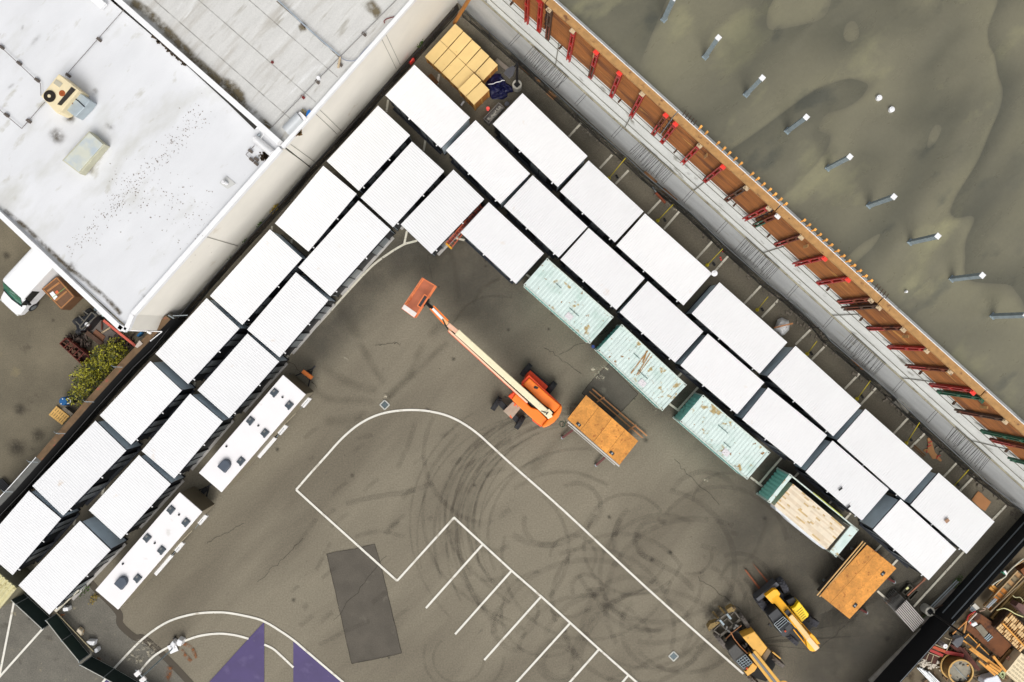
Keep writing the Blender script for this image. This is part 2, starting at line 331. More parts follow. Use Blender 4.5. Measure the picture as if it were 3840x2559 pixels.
for i, (pts, wd) in enumerate([([(2150, 1080), (2500, 1450), (2900, 1800), (3300, 2150)], 5), ([(2650, 1750), (2950, 2150), (3050, 2400), (3000, 2600)], 9),
                               ([(3100, 2200), (3300, 2250), (3300, 2600)], 9), ([(1500, 900), (1800, 1050), (2100, 1300)], 8), ([(1120, 1400), (1300, 1150), (1500, 950), (1800, 880)], 4),
                               ([(2950, 2650), (3250, 2400), (3450, 2150), (3800, 1850)], 5), ([(2300, 500), (2700, 880), (3200, 1340), (3700, 1800)], 3.2), ([(1700, 80), (1900, 300), (2350, 560)], 4)]):
    stain(dark_bands, 'f', pts, wd*1.4, .0045+i*.0003)
dark_bands.build('dark_asphalt_bands', decal('dark_asphalt_bands', A(80, 76, 67), .62, edge=.5, nscale=.25, lo=.1, hi=.6), kind='structure')  # broad soft-edged bands that darken the asphalt
# tyre marks
tm = MB(); zt = .0225
def arc(cx, cy, r, a0, a1, n=22): return [(cx+r*math.cos(R(a0+(a1-a0)*i/n)), cy+r*math.sin(R(a0+(a1-a0)*i/n))*.95) for i in range(n+1)]
arcs = [('23', arc(440, 1380, 150, 0, 360), .5), ('23', arc(440, 1370, 205, 60, 300), .45), ('23', arc(850, 1060, 210, 100, 330), .45), ('23', arc(300, -150, 480, 20, 130), .6),
        ('23', arc(1320, 260, 190, 90, 300), .5), ('23', arc(1320, 250, 380, 120, 230), .5), ('23', arc(700, 1300, 900, 195, 290), .5), ('23', arc(900, 1350, 640, 200, 275), .55),
        ('23', arc(560, 420, 210, 180, 400), .3), ('23', arc(680, 700, 130, 150, 350), .4), ('23', arc(1100, 1000, 420, 190, 300), .5), ('23', arc(-80, 900, 320, -70, 60), .3),
        ('23', arc(330, 100, 220, 60, 200), .5), ('23', arc(1500, 1500, 900, 190, 260), .6),
        ('f', arc(2140, 1960, 430, 150, 290), .35), ('f', arc(2160, 1980, 470, 120, 270), .3), ('f', arc(2120, 1940, 370, 130, 300), .3), ('f', arc(2240, 2010, 520, 140, 250), .35),
        ('f', arc(2050, 2300, 170, 60, 260), .3), ('f', arc(1720, 2470, 95, -10, 230), .22), ('f', arc(1740, 2460, 150, 0, 200), .25), ('f', arc(2330, 2250, 260, 160, 330), .4), ('f', arc(2480, 2150, 230, 90, 300), .4),
        ('f', arc(2600, 2260, 330, 150, 280), .5), ('f', arc(2200, 2480, 260, 190, 340), .4), ('f', arc(2460, 2520, 320, 180, 320), .45), ('f', arc(2380, 2050, 190, 20, 220), .3)]
for i in range(34):
    cx_, cy_ = 2500+rnd.gauss(0, 330), 2180+rnd.gauss(0, 190); r_ = rnd.uniform(70, 330); a_ = rnd.uniform(0, 360)
    arcs.append(('f', arc(cx_, cy_, r_, a_, a_+rnd.uniform(50, 200)), rnd.uniform(.25, .5)))
for i in range(16):
    arcs.append(('f', arc(2150+rnd.gauss(0, 40), 2000+rnd.gauss(0, 40), rnd.uniform(330, 560), 130+rnd.uniform(0, 40), 230+rnd.uniform(0, 60)), rnd.uniform(.12, .3)))
for i in range(24):
    x_, y_ = rnd.uniform(1050, 2050), rnd.uniform(1600, 2400); q_ = rnd.uniform(20, 75); arcs.append(('f', [(x_, y_), (x_+q_*.5, y_-q_*.45), (x_+q_, y_-q_*.8)], rnd.uniform(.3, .5)))
for i, (k, pts, wd) in enumerate(arcs): stain(tm, k, pts, wd, zt+i*.0001)
lines = [('12', [(1300, 1170), (1400, 950), (1460, 760)], .45), ('12', [(920, 900), (1080, 860)], .4), ('12', [(1690, 880), (1830, 810)], .4), ('12', [(1780, 1130), (1900, 1080)], .5),
         ('12', [(2000, 980), (2130, 900)], .4), ('12', [(1530, 1568), (1600, 1200), (1860, 850)], .35), ('12', [(1730, 1568), (1800, 1250), (2100, 1050), (2352, 900)], .35), ('12', [(2352, 700), (2120, 860), (1900, 1100)], .3),
         ('12', [(820, 1500), (1040, 1440), (1400, 1380), (1640, 1300)], .5), ('12', [(2100, 1240), (2300, 1160)], .5), ('13', [(350, 350), (560, 60)], .4), ('13', [(570, 1230), (820, 1100), (1050, 1000)], .4),
         ('13', [(550, 540), (690, 280)], .35), ('13', [(900, 240), (1140, 180), (1380, 240)], .4), ('13', [(1530, 0), (1560, 240), (1700, 560), (2000, 830), (2352, 1010)], .3), ('13', [(1740, 0), (1790, 280), (2000, 560), (2352, 850)], .3),
         ('13', [(2060, 340), (2200, 360), (2340, 310)], .5), ('13', [(2060, 600), (2160, 630), (2280, 610)], .5), ('23', [(1880, 80), (2030, 130)], .4), ('23', [(1730, 310), (1880, 350)], .4), ('23', [(1330, 60), (1420, 100)], .4), ('23', [(2010, 190), (2080, 210)], .35),
         ('23', [(1750, 410), (1790, 420)], .35), ('23', [(1150, 180), (1170, 330), (1240, 420), (1500, 560), (1680, 720)], .55), ('23', [(900, 420), (930, 250), (1000, 60)], .55)]
for i, (k, pts, wd) in enumerate(lines): stain(tm, k, pts, wd, zt+.0110+i*.0002)
tm.build('tyre_marks', decal('tyre_mark', A(58, 50, 42), .21, tread=True, edge=.22, nscale=1.3, lo=.25, hi=.55), kind='structure')
# oil spots, cracks, patch edges
ms_ = MB()
for i in range(70):
    u, v = rnd.uniform(1000, 3300), rnd.uniform(1000, 2500); c = P(u, v, 0); r = rnd.choice([.03, .05, .08, .14, .22]); 
    strip(ms_, [(c.x-r, c.y), (c.x, c.y+r*.2), (c.x+r, c.y)], r*2, .0375+i*.00002)
for i, (k, x, y, r) in enumerate([('11', 2108, 832, .12), ('12', 1680, 1156, .06), ('12', 1355, 8, .05), ('03', 270, 990, .14), ('03', 275, 930, .05), ('12', 2005, 1325, .2), ('33', 1090, 1175, .3), ('22', 1225, 915, .25), ('02', 180, 640, .6), ('02', 150, 1000, .9), ('02', 350, 880, .7), ('01', 60, 790, .4), ('01', 490, 1380, .2)]):
    c = L(k, x, y); strip(ms_, [(c.x-r, c.y), (c.x, c.y+r*.2), (c.x+r, c.y)], r*2, .039+i*.00002)
ms_.build('oil_spots', decal('oil_spot', A(44, 38, 32), .5, edge=.5, nscale=5, lo=.3, hi=.5), kind='structure')
ms_ = MB()
def wander(k, a, b_, n=14, j=.06):
    p, q = L(k, *a), L(k, *b_); return [(p.x+(q.x-p.x)*i/n+rnd.gauss(0, j), p.y+(q.y-p.y)*i/n+rnd.gauss(0, j)) for i in range(n+1)]
cks = [wander('12', (300, 180), (560, 420)), wander('13', (20, 640), (420, 260)), wander('23', (1700, 600), (2100, 900)), wander('22', (300, 60), (640, 300)), wander('12', (1100, 30), (1330, 20)), wander('03', (1900, 300), (2250, 100)), wander('22', (1500, 1100), (1900, 1500)), wander('f', (1450, 2080), (1250, 2330)), wander('f', (2300, 1230), (2100, 1330)), wander('f', (3050, 2450), (3220, 2300))]
q13 = [(650, 390), (720, 372), (900, 342), (1090, 295), (1145, 480), (1240, 880), (1340, 1298), (1150, 1345), (880, 1398), (760, 870), (650, 390)]
for a, b_ in zip(q13, q13[1:]): cks.append(wander('13', a, b_, 8, .012))
q22 = [(640, 480), (760, 330), (890, 210), (1160, 485), (1020, 630), (935, 700), (640, 480)]
for a, b_ in zip(q22, q22[1:]): cks.append(wander('22', a, b_, 8, .012))
for i, c in enumerate(cks): strip(ms_, c, .05 if i > 9 else .035, .0395+i*.00003)
ms_.build('pavement_cracks', decal('crack_dark', A(52, 46, 38), .75, edge=.3, nscale=3, lo=.2, hi=.5), kind='structure')
# painted lines
def paint(name, lst, mat, z, wd=.15):
    m = MB()
    for i, (k, pts, sm) in enumerate(lst):
        q = [(p.x, p.y) for p in LL(k, pts)]
        if sm: q = [(p[0], p[1]) for p in smooth_line(q, 5)]
        strip(m, [Vector((a[0], a[1])) for a in q], wd, z+i*.0002)
    m.uv = None; m.build(name, mat, kind='structure')
def F_(k, pts): return [uv(k, x, y) for x, y in pts]
inner = F_('12', [(370, 1365), (500, 1215), (640, 1060), (760, 925), (860, 830), (960, 755), (1080, 692), (1200, 655), (1330, 636), (1460, 632), (1580, 642), (1720, 672), (1840, 720), (1950, 785), (2050, 860), (2130, 932), (2352, 1135)])
inner2 = F_('22', [(0, 1130), (480, 1560)])+F_('23', [(1250, 712), (2125, 1490)])
paint('painted_lines', [('f', inner+inner2[1:], 1),
      ('f', F_('12', [(370, 1365)])+F_('13', [(590, 0), (1297, 635)]), 0), ('f', F_('13', [(1297, 635), (1820, 55)]), 0), ('f', F_('13', [(1815, 50), (2352, 545)])+F_('23', [(270, 780), (800, 1262), (1250, 1660)]), 0),
      ('13', [(2085, 298), (1562, 885)], 0), ('13', [(2350, 540), (1830, 1125)], 0), ('f', F_('23', [(265, 782)])+F_('13', [(2098, 1362)]), 0), ('f', F_('23', [(535, 1022), (20, 1590)]), 0),
      ('23', [(800, 1262), (500, 1600)], 0), ('23', [(1070, 1500), (960, 1630)], 0),
      ('f', F_('03', [(1050, 1440), (1180, 1300), (1300, 1180), (1450, 1065), (1600, 988), (1800, 937), (2000, 924), (2150, 937)])+F_('13', [(0, 980), (100, 1020), (200, 1080), (340, 1175), (500, 1310), (830, 1590)]), 1),
      ('f', F_('03', [(1280, 1490), (1310, 1440), (1400, 1340), (1500, 1270), (1570, 1235)]), 1), ('f', F_('03', [(1690, 1190), (1830, 1142), (2000, 1120), (2150, 1132), (2285, 1166)]), 1),
      ('13', [(78, 1220), (160, 1260), (240, 1330), (345, 1430)], 1), ('03', [(150, 735), (0, 1500)], 0), ('03', [(430, 1035), (-120, 1650)], 0), ('03', [(925, 1590), (972, 1535)], 0)], line_m, .042)
paint('faded_lines', [
      ('f', F_('11', [(1482, 645), (1420, 662), (1360, 680), (1240, 750), (1100, 850), (1000, 945), (920, 1030), (820, 1140), (600, 1385), (430, 1568)])+F_('12', [(270, 165), (0, 465)])+F_('02', [(2120, 715), (1880, 995), (1640, 1265)]), 1),
      ('11', [(1388, 555), (1362, 680)], 0), ('11', [(890, 955), (862, 1075)], 0), ('11', [(840, 985), (890, 958)], 0), ('11', [(615, 1295), (590, 1385)], 0), ('11', [(568, 1320), (612, 1298)], 0), ('11', [(1830, 622), (1950, 648)], 0),
      ('02', [(1795, 375), (1770, 480)], 0), ('02', [(1525, 690), (1500, 765)], 0), ('02', [(985, 1255), (940, 1410)], 0), ('03', [(712, 0), (680, 125)], 0), ('11', [(332, 630), (325, 672)], 0), ('11', [(150, 510), (146, 545)], 0),
      ('10', [(1215, 920), (1200, 1030)], 0), ('10', [(1565, 1250), (1540, 1390)], 0), ('10', [(1682, 685), (1668, 778)], 0)]
      + [(k, [(a, b), (c, d)], 0) for k, a, b, c, d in [('20', 637, 1133, 522, 1258), ('20', 920, 1425, 805, 1550), ('21', 1070, 0, 950, 125), ('21', 1365, 272, 1245, 400), ('21', 1535, 378, 1395, 540), ('21', 1840, 650, 1690, 815),
         ('21', 1985, 785, 1850, 940), ('21', 2290, 1055, 2130, 1225), ('31', 95, 1188, -60, 1350), ('31', 390, 1460, 250, 1600), ('32', 538, 28, 400, 170), ('32', 840, 295, 700, 440), ('32', 990, 430, 850, 580), ('32', 1287, 702, 1150, 850),
         ('32', 1440, 845, 1305, 980), ('32', 1740, 1108, 1610, 1245), ('32', 1890, 1240, 1760, 1375), ('32', 2185, 1508, 2060, 1640), ('21', 245, 5, 200, 50), ('21', 535, 290, 490, 335), ('21', 235, 625, 195, 665), ('21', 378, 765, 330, 805),
         ('21', 675, 1040, 635, 1085), ('21', 828, 1168, 790, 1208), ('21', 1112, 850, 1085, 880), ('21', 1418, 1112, 1385, 1148), ('32', 150, 1040, -5, 1215), ('32', 300, 1188, 240, 1248), ('32', 605, 1445, 560, 1492), ('22', 1728, 400, 1522, 632),
         ('22', 1580, 268, 1525, 325), ('22', 1445, 575, 1600, 690), ('22', 2190, 1250, 2340, 1365), ('22', 2352, 1212, 2268, 1310), ('33', 758, 12, 700, 78), ('33', 1055, 285, 985, 360), ('33', 1203, 422, 1140, 492), ('33', 640, 400, 745, 492),
         ('33', 1002, 728, 1105, 818), ('33', 1795, 368, 1335, 872), ('21', 1225, 1445, 1185, 1490), ('21', 130, 955, 190, 1000), ('21', 1110, 1445, 1090, 1475)]], line_old, .05)
flat('purple_marking', purple, 'f', [uv('13', 77, 1012), uv('13', 77, 1700), uv('03', 1800, 1700), uv('03', 2352, 1093)], .039)
flat('purple_marking', purple, 'f', [uv('13', 344, 1178), uv('13', 344, 1700), uv('13', 950, 1700), uv('13', 560, 1360)], .039)
flat('purple_marking', purple, '03', [(940, 1575), (975, 1536), (1060, 1590)], .039)
chalk = MB()
for k, x, y, r in [('22', 760, 270, .55), ('22', 860, 250, .4), ('22', 800, 330, .5), ('22', 1310, 635, .2), ('22', 1775, 1275, .3), ('03', 1330, 1250, 1.0), ('03', 1240, 1350, .8), ('03', 1400, 1230, .6), ('21', 1490, 360, .3), ('12', 820, 160, .25), ('12', 1200, 510, .35)]:
    c = L(k, x, y); strip(chalk, [(c.x-r, c.y+r*.4), (c.x, c.y), (c.x+r, c.y-r*.4)], r*1.3, .062)
chalk.build('dust_marks', decal('pale_dust', A(206, 196, 172), .8, edge=.5, nscale=5, lo=.5, hi=.62), kind='structure')
rs = MB()
for k, pts, wd in [('zf', [(2060, 830), (2200, 900), (2260, 1060)], .35), ('zf', [(2040, 920), (2120, 1030), (2200, 1100)], .35), ('zf', [(1880, 1160), (1860, 1290), (1840, 1400)], .55), ('zf', [(800, 1040), (880, 1090)], .35), ('03', [(560, 960), (600, 930)], .3)]:
    stain(rs, k, pts, wd, .064)
rs.build('rust_stains', decal('rust_stain', A(140, 84, 40), .9, edge=.4, nscale=4, lo=.42, hi=.58), kind='structure')
# ================================================================ LEFT BUILDINGS
ZB = 6.8
def bp(*pts): return [P(u, v, ZB) for u, v in pts]
b1 = thing('warehouse', 'white roofed warehouse with cream side wall, van parked against it', 'building', cen(bp((200, 800))))
ce = (457, 1230)
foot = [(471, 1239), (496, 1180), (1059, 548), (425, 12), (-700, -960), (-700, 200), (0, 800), (455, 1214)]
m = MB(); m.prism(bp(*foot), 0, ZB-.35); m.build('wall', cream, b1)
m = MB(); m.sheet([Vector((p.x, p.y, ZB-.3)) for p in bp(*foot)]); m.build('roof', roof_w, b1)
m = MB()
for a, b_, wd in [((471, 1239), (496, 1180), .3), ((496, 1180), (1050, 556), .3), ((455, 1236), (0, 806), .32), ((0, 806), (-700, 206), .32), ((471, 1239), (445, 1224), .3)]:
    pa, pb = bp(a, b_); m.bar((pa.x, pa.y, ZB-.17), (pb.x, pb.y, ZB-.17), wd, .36)
m.build('parapet_coping', white_trim, b1)
b2 = thing('warehouse', 'grey membrane roofed warehouse at the top beside the white roof, stained and streaked', 'building', cen(bp((1100, 100))))
foot2 = [(1062, 545), (1548, 0), (1980, -490), (1400, -1000), (-100, -460), (433, 0)]
m = MB(); m.prism(bp(*foot2), 0, ZB-.25); m.build('wall', cream, b2)
m = MB(); m.sheet([Vector((p.x, p.y, ZB-.2)) for p in bp(*foot2)]); m.build('roof', roof_g, b2)
m = MB()
for a, b_, wd in [((1058, 552), (1548, 0), .24), ((1548, 0), (1980, -490), .24)]:
    pa, pb = bp(a, b_); m.bar((pa.x, pa.y, ZB-.1), (pb.x, pb.y, ZB-.1), wd, .3)
m.build('parapet_coping', white_trim, b2)
m = MB()
pa, pb = bp((433, -8), (1054, 540)); m.bar((pa.x, pa.y, ZB+.1), (pb.x, pb.y, ZB+.1), .34, .9)
pc = bp((-200, -560))[0]; m.bar((pc.x, pc.y, ZB+.1), (pa.x, pa.y, ZB+.1), .34, .9); m.build('parapet_wall', white_trim, b2)
sm_ = MB()
for i, (k, pts, wd) in enumerate([('00', [(1180, 0), (1350, 110), (1600, 360), (1800, 560), (2000, 740), (2200, 960), (2352, 1060)], .8), ('00', [(2010, 750), (2120, 780), (2200, 880), (2210, 960)], .9), ('10', [(0, 1060), (60, 1110), (130, 1180)], .5), ('10', [(1010, 0), (1100, 100), (1150, 130)], 1.0),
        ('10', [(380, 260), (460, 230)], .7), ('10', [(180, 0), (420, 210), (760, 520)], .1)]):
    sm_ = MB(); strip(sm_, smooth_line([(p.x, p.y) for p in LL(k, pts, ZB)]), wd, ZB-.19+i*.001); sm_.build('roof_stain', decal('roof_dirt', A(120, 108, 82), .85, edge=.4, nscale=1.6, lo=.3, hi=.55), b2)
sm_ = MB()
for i, (k, pts, wd) in enumerate([('00', [(160, 230), (200, 250)], .5), ('00', [(270, 330), (330, 380)], 1.1), ('00', [(560, 1170), (440, 1310)], 1.1), ('00', [(1010, 1110), (970, 1190)], .7), ('00', [(60, 760), (90, 800)], .6), ('00', [(820, 800), (870, 860)], .5),
        ('01', [(0, 350), (200, 510), (420, 720), (560, 850), (700, 960), (960, 1180), (1100, 1330)], .35), ('01', [(560, 850), (680, 930)], .8), ('01', [(760, 20), (830, -60)], .6), ('00', [(560, 1030), (680, 1110)], .8), ('01', [(1290, 1180), (1340, 1140)], .7)]):
    sm_ = MB(); strip(sm_, smooth_line([(p.x, p.y) for p in LL(k, pts, ZB)]), wd*1.3, ZB-.29+i*.001); sm_.build('roof_stain', decal('roof_grime', A(96, 86, 68), .9, edge=.5, nscale=2.2, lo=.3, hi=.6), b1)
for i, k_ in enumerate((95, 205, 330)):   # lapped membrane seams, kept inside the parapet
    u0, v0 = 433+.66*k_-240, -.75*k_-209; ln_ = (-.747*(u0-U0)-.665*(v0-V0))-1140
    sm_ = MB(); strip(sm_, [(p.x, p.y) for p in [P(u0+.754*ln_*t/10, v0+.657*ln_*t/10, ZB) for t in range(11)]], .1, ZB-.185+i*.001); sm_.build('roof_seam', decal('roof_seam', A(140, 136, 128), .5, edge=.4, nscale=1.5, lo=.25, hi=.6), b2)
# debris specks on the roof
m = MB()
for i in range(520):
    t = rnd.random(); a = uv('00', 1850, 1000); b_ = uv('01', 620, 760)
    u = a[0]+(b_[0]-a[0])*t+rnd.gauss(0, 22); v = a[1]+(b_[1]-a[1])*t+rnd.gauss(0, 22)
    if rnd.random() < .35: u = rnd.uniform(400, 800); v = 700+(u-400)*.35+rnd.gauss(0, 60)
    if (u-457)*.70+(v-1230)*.71 > -40 + 0 and u < 520: continue
    p = P(u, v, ZB); r = rnd.choice([.01, .013, .016, .026]); m.box((p.x, p.y, ZB-.28), (r*2, r*1.4, .03), rnd.random()*3)
m.build('roof_debris', M('debris', A(140, 124, 108), .9), b1, kind='stuff')
# black strip laid along the gap beside the divider wall
m = MB(); q = [P(*uv('00', *p), ZB) for p in [(1050, -20), (1100, 40), (1380, 280), (1700, 560), (2100, 930), (2340, 1165)]]
for a, b_ in zip(q, q[1:]): m.bar((a.x, a.y, ZB-.25), (b_.x, b_.y, ZB-.25), .3, .08)
m.build('roof_gap_strip', M('gap_strip_black', A(40, 38, 34), .8, var=.4, scale=3), b1)
m = MB()
for i in range(90):
    t = rnd.random(); p = P(*uv('00', 1390+300*t+rnd.uniform(-8, 12), 330+255*t+rnd.uniform(-25, 15)), ZB); m.box((p.x, p.y, ZB-.24), (rnd.uniform(.05, .2), .06, .08), rnd.random()*3)
m.build('leaf_litter', M('leaf_litter', A(74, 60, 44), .9), b1, kind='stuff')
wall_cab = MB()
for k, a, b_ in [('10', (1190, 310), (1325, 595)), ('10', (1150, 350), (1290, 635)), ('10', (540, 1040), (745, 1235)), ('10', (580, 1005), (785, 1205)), ('10', (240, 1350), (500, 1535)), ('10', (320, 1330), (540, 1490)), ('01', (1860, 600), (2185, 695))]:
    ua, va = uv(k, *a); ub, vb = uv(k, *b_)
    def onwall(u, v):   # meet the wall plane
        n = Vector((-.747, .665)); d = Vector(((u-U0)/F, -(v-V0)/F)); q = d.dot(n); D = 987/F*H-.03; t = D/q; return Vector((d.x*t, d.y*t, H-t))
    pa, pb = onwall(ua, va), onwall(ub, vb); wall_cab.tube(pa, pb, .018, 5)
wall_cab.build('cable', M('cable_grey', A(150, 145, 135), .7), b1)
# ================================================================ CONCRETE BUILDING (upper right)
Nn = Vector((.670, .742, 0)); Tt = Vector((.742, -.670, 0)); DW = 14.6; ZT = 13.7
def W(s, D, z): return Nn*D+Tt*s+Vector((0, 0, z))
def S_of(u, v, z): return ((u-U0)*.742+(v-V0)*.670)/(F/(H-z))
def wallbox(m, s0, s1, D0, D1, z0, z1):
    m.prism([W(s0, D0, 0), W(s1, D0, 0), W(s1, D1, 0), W(s0, D1, 0)], z0, z1); return m
SA, SB = -30, 62
cb = thing('concrete_building', 'unfinished concrete building with a wide wet deck on top', 'building', W(10, 25, 0))
m = MB(); wallbox(m, SA, SB, DW, DW+.6, 0, 4.85); m.build('lower_wall', conc_low, cb)
m = MB(); wallbox(m, SA, SB, DW+.05, DW+.65, 4.85, 7.7); m.build('upper_wall', conc, cb)
m = MB(); wallbox(m, SA, SB, DW+.02, DW+.7, 7.7, 12.9); m.build('top_wall', conc, cb)
m = MB(); wallbox(m, SA, SB, DW-.06, DW, 4.7, 4.9); m.build('ledge', M('stained_ledge', A(160, 154, 132), .9, var=.25, scale=1.2, spots=(A(110, 100, 76), 1.5, .55, .1)), cb)
m = MB(); m.sheet([W(SA, DW+.5, 12.92), W(SB+70, DW+.5, 12.92), W(SB+70, 130, 12.92), W(SA, 130, 12.92)]); m.build('roof_deck', deckm, cb)
m = MB()
for z in (5.9, 7.7, 8.6): wallbox(m, SA, SB, DW-.012 if z != 7.7 else DW-.02, DW+.02, z, z+.035)
for i in range(13):
    s = -22+i*6.1; m.bar(W(s, DW, 4.9), W(s, DW, 9.3), .05, .04)
m.build('pour_joint', M('joint_dark', A(120, 116, 104), .9), cb)
stn = MB(); stn.uv = []
# rebar
def rod_at(s, parent, me=[None], dz=0, ln=1.05, sk=0):
    if me[0] is None:
        m_ = MB(); m_.tube((0, 0, 0), (0, 0, 1), .013, 5); o = m_.build('rebar', M('rebar_steel', A(52, 48, 44), .7, .3, var=.3, scale=4), parent)
        for v in o.data.vertices: v.co = v.co+parent.location
        me[0] = o.data; COL.objects.unlink(o)
    o = bpy.data.objects.new('rebar', me[0]); COL.objects.link(o); o.parent = parent
    a = W(s, DW, 4.85+dz); b_ = W(s+sk, DW-ln, 4.85+dz+rnd.uniform(-.05, .12)); d = (b_-a)
    o.location = a-parent.location; o.rotation_euler = d.to_track_quat('Z', 'Y').to_euler(); o.scale = (1, 1, d.length); return o
k5 = [uv('20', 205, 430)+uv('20', 520, 715), uv('20', 1180, 1310)+uv('21', 1490, 10), uv('21', 2150, 610)+uv('31', 110, 890), uv('31', 770, 1490)+uv('32', 1085, 200), uv('32', 1725, 780)+uv('32', 2050, 1070)]
names5 = ['highest, near the black lamp post and blue tarp', 'second from the top, beside the first yellow braces', 'third from the top, middle of the wall', 'fourth from the top, above the white wrapped bundle', 'lowest of the five, by the flattened cardboard']
for q, nm in zip(k5, names5):
    s0, s1 = S_of(q[0], q[1], 4.85), S_of(q[2], q[3], 4.85)
    cg = thing('rebar_cluster', 'dense rebar comb on the concrete wall, '+nm, 'rebar', W((s0+s1)/2, DW, 0), 'rebar combs on the concrete wall')
    n = 26
    for i in range(n):
        rod_at(s0+(s1-s0)*i/(n-1)+rnd.gauss(0, .03), cg, ln=rnd.uniform(.9, 1.2), sk=rnd.gauss(0, .07))
    m_ = MB(); m_.bar(W(s0, DW-.03, 4.93), W(s1, DW-.03, 4.93), .03, .03); m_.build('tie_bar', M('rebar_steel', A(84, 78, 70)), cg)
for i, (k, x, y) in enumerate([('20', 80, 310), ('20', 690, 855), ('20', 1022, 1158), ('21', 1675, 180), ('21', 1988, 465), ('31', 285, 1045), ('31', 610, 1340), ('32', 1262, 350), ('32', 1568, 632)]):
    s = S_of(*uv(k, x, y), 4.85); cg = thing('rebar_pair', 'pair of thin rebar hairpins on the concrete wall, number %d of nine counted down from the top' % (i+1), 'rebar', W(s, DW, 0), 'rebar pairs on the concrete wall')
    cg['label'] = 'two thin rebar dowels jutting from the concrete wall, %s pair from the top' % ['first', 'second', 'third', 'fourth', 'fifth', 'sixth', 'seventh', 'eighth', 'ninth'][i]
    rod_at(s-.12, cg); rod_at(s+.06, cg)
# formwork
ztop = 13.3
tops = [('20', 40, 0), ('20', 265, 0), ('20', 370, 60), ('20', 590, 250), ('20', 803, 450), ('20', 1020, 640), ('20', 1238, 820), ('20', 1450, 1020), ('20', 1540, 1100), ('20', 1755, 1305), ('20', 1970, 1500), ('21', 2180, 130), ('31', 40, 310), ('31', 120, 385),
        ('31', 335, 580), ('31', 550, 775), ('31', 770, 965), ('31', 980, 1155), ('31', 1050, 1225), ('31', 1275, 1425), ('32', 1495, 45), ('32', 1710, 240), ('32', 1920, 425), ('32', 1995, 500), ('32', 2215, 695), ('32', 2440, 900), ('32', 2530, 990), ('32', 2760, 1190)]
sb = [S_of(*uv(*t), ztop) for t in tops]
bounds = [sb[0]-5, (sb[1]+sb[2])/2, (sb[7]+sb[8])/2, (sb[12]+sb[13])/2, (sb[17]+sb[18])/2, (sb[22]+sb[23])/2, (sb[25]+sb[26])/2, sb[27]+3]
colr = ['red', 'red', 'brown', 'red', 'mix', 'red', 'red', 'rust', 'red', 'red', 'red', 'brown', 'red', 'mixg', 'rust', 'red', 'red', 'rust', 'brown', 'rust', 'red', 'rust', 'red', 'green', 'brown', 'green', 'rust', 'green']
topc = ['red', 'red', 'tan', 'tan', 'bright', 'bright', 'tan', 'bright', 'bright', 'tan', 'bright', 'tan', 'tan', 'white', 'tan', 'bright', 'bright', 'tan', 'tan', 'tan', 'tan', 'tan', 'bright', 'green', 'tan', 'tan', 'tan', 'green']
MM = {'red': red_p, 'rust': rustm, 'brown': brown_st, 'mix': red_p, 'mixg': rustm, 'green': green_p, 'tan': tan_p, 'bright': brt_red, 'white': white_p}
pl = ['topmost, cut by the upper frame edge', 'second from the top, below the first bright braces', 'third from the top', 'fourth from the top, middle of the right side', 'fifth from the top', 'sixth from the top, with a green brace', 'seventh and lowest, at the right frame edge']
for i in range(7):
    s0, s1 = bounds[i]+.03, bounds[i+1]-.03
    p = thing('formwork_panel', 'timber formwork panel on the deck edge, '+pl[i], 'formwork', W((s0+s1)/2, DW-.3, 9), 'formwork panels along the deck edge')
    m = MB(); wallbox(m, s0, s1, DW-.06, DW+.0, 9.25, 13.55); m.build('plywood_sheet', ply_dark, p)
    m = MB()
    for j in range(20):
        z = 9.35+j*.205; wallbox(m, s0+rnd.uniform(0, .15), s1-rnd.uniform(0, .15), DW-.135, DW-.061, z, z+.08)
    m.build('timber_walers', stud, p)
    m = MB(); wallbox(m, s0, s1, DW-.3, DW+.09, 13.45, 13.62); m.build('top_board', ply_edge, p)
    m = MB(); wallbox(m, s0, s1, DW+.091, DW+.12, 13.3, 13.68); m.build('edge_strip', white_trim, p)
    for j, s in enumerate(sb):
        if not (bounds[i] <= s < bounds[i+1]): continue
        m = MB()
        for dx in (-.1, .1):
            q = [W(s+dx-.035, DW-.3, 0), W(s+dx+.035, DW-.3, 0), W(s+dx+.035, DW-.15, 0), W(s+dx-.035, DW-.15, 0)]; m.prism(q, 8.7 if j % 3 else 8.3, 13.3)
        for z in (8.75, 10.9, 12.4): wallbox(m, s-.13, s+.13, DW-.32, DW-.14, z, z+.2)
        o = m.build('strongback', MM[colr[j]], p, label=('rusty' if colr[j] == 'rust' else colr[j][:5] if colr[j] in ('red', 'brown', 'green') else 'red')+' vertical strongback bolted to the timber')
        m = MB(); wallbox(m, s-.15, s+.15, DW-.48, DW-.16, 13.3, 13.4); wallbox(m, s-.1, s-.02, DW-.42, DW-.22, 13.4, 13.46); m.build('top_plate', MM[topc[j]], o)
        if colr[j] in ('mix', 'mixg', 'rust', 'brown'):
            m = MB(); 
            for dx in (-.1, .1): wallbox(m, s+dx-.04, s+dx+.04, DW-.315, DW-.301, 8.9, 10.8)
            m.build('channel_cover', {'mix': brown_st, 'mixg': green_p, 'rust': red_p, 'brown': rustm}[colr[j]], o)
    m = MB(); m.bar(W((s0+s1)/2-1.0, DW-.27, 12.1), W((s0+s1)/2-1.0, DW-.27, 12.8), .16, .05); m.build('cleat', ply_edge, p)
    m = MB()
    for j in range(int((s1-s0)/2.4)): s = s0+1.3+j*2.4; m.bar(W(s, DW-.05, 9.0), W(s, DW-.3, 9.05), .1, .16)
    m.build('form_tie', brown_st, p)
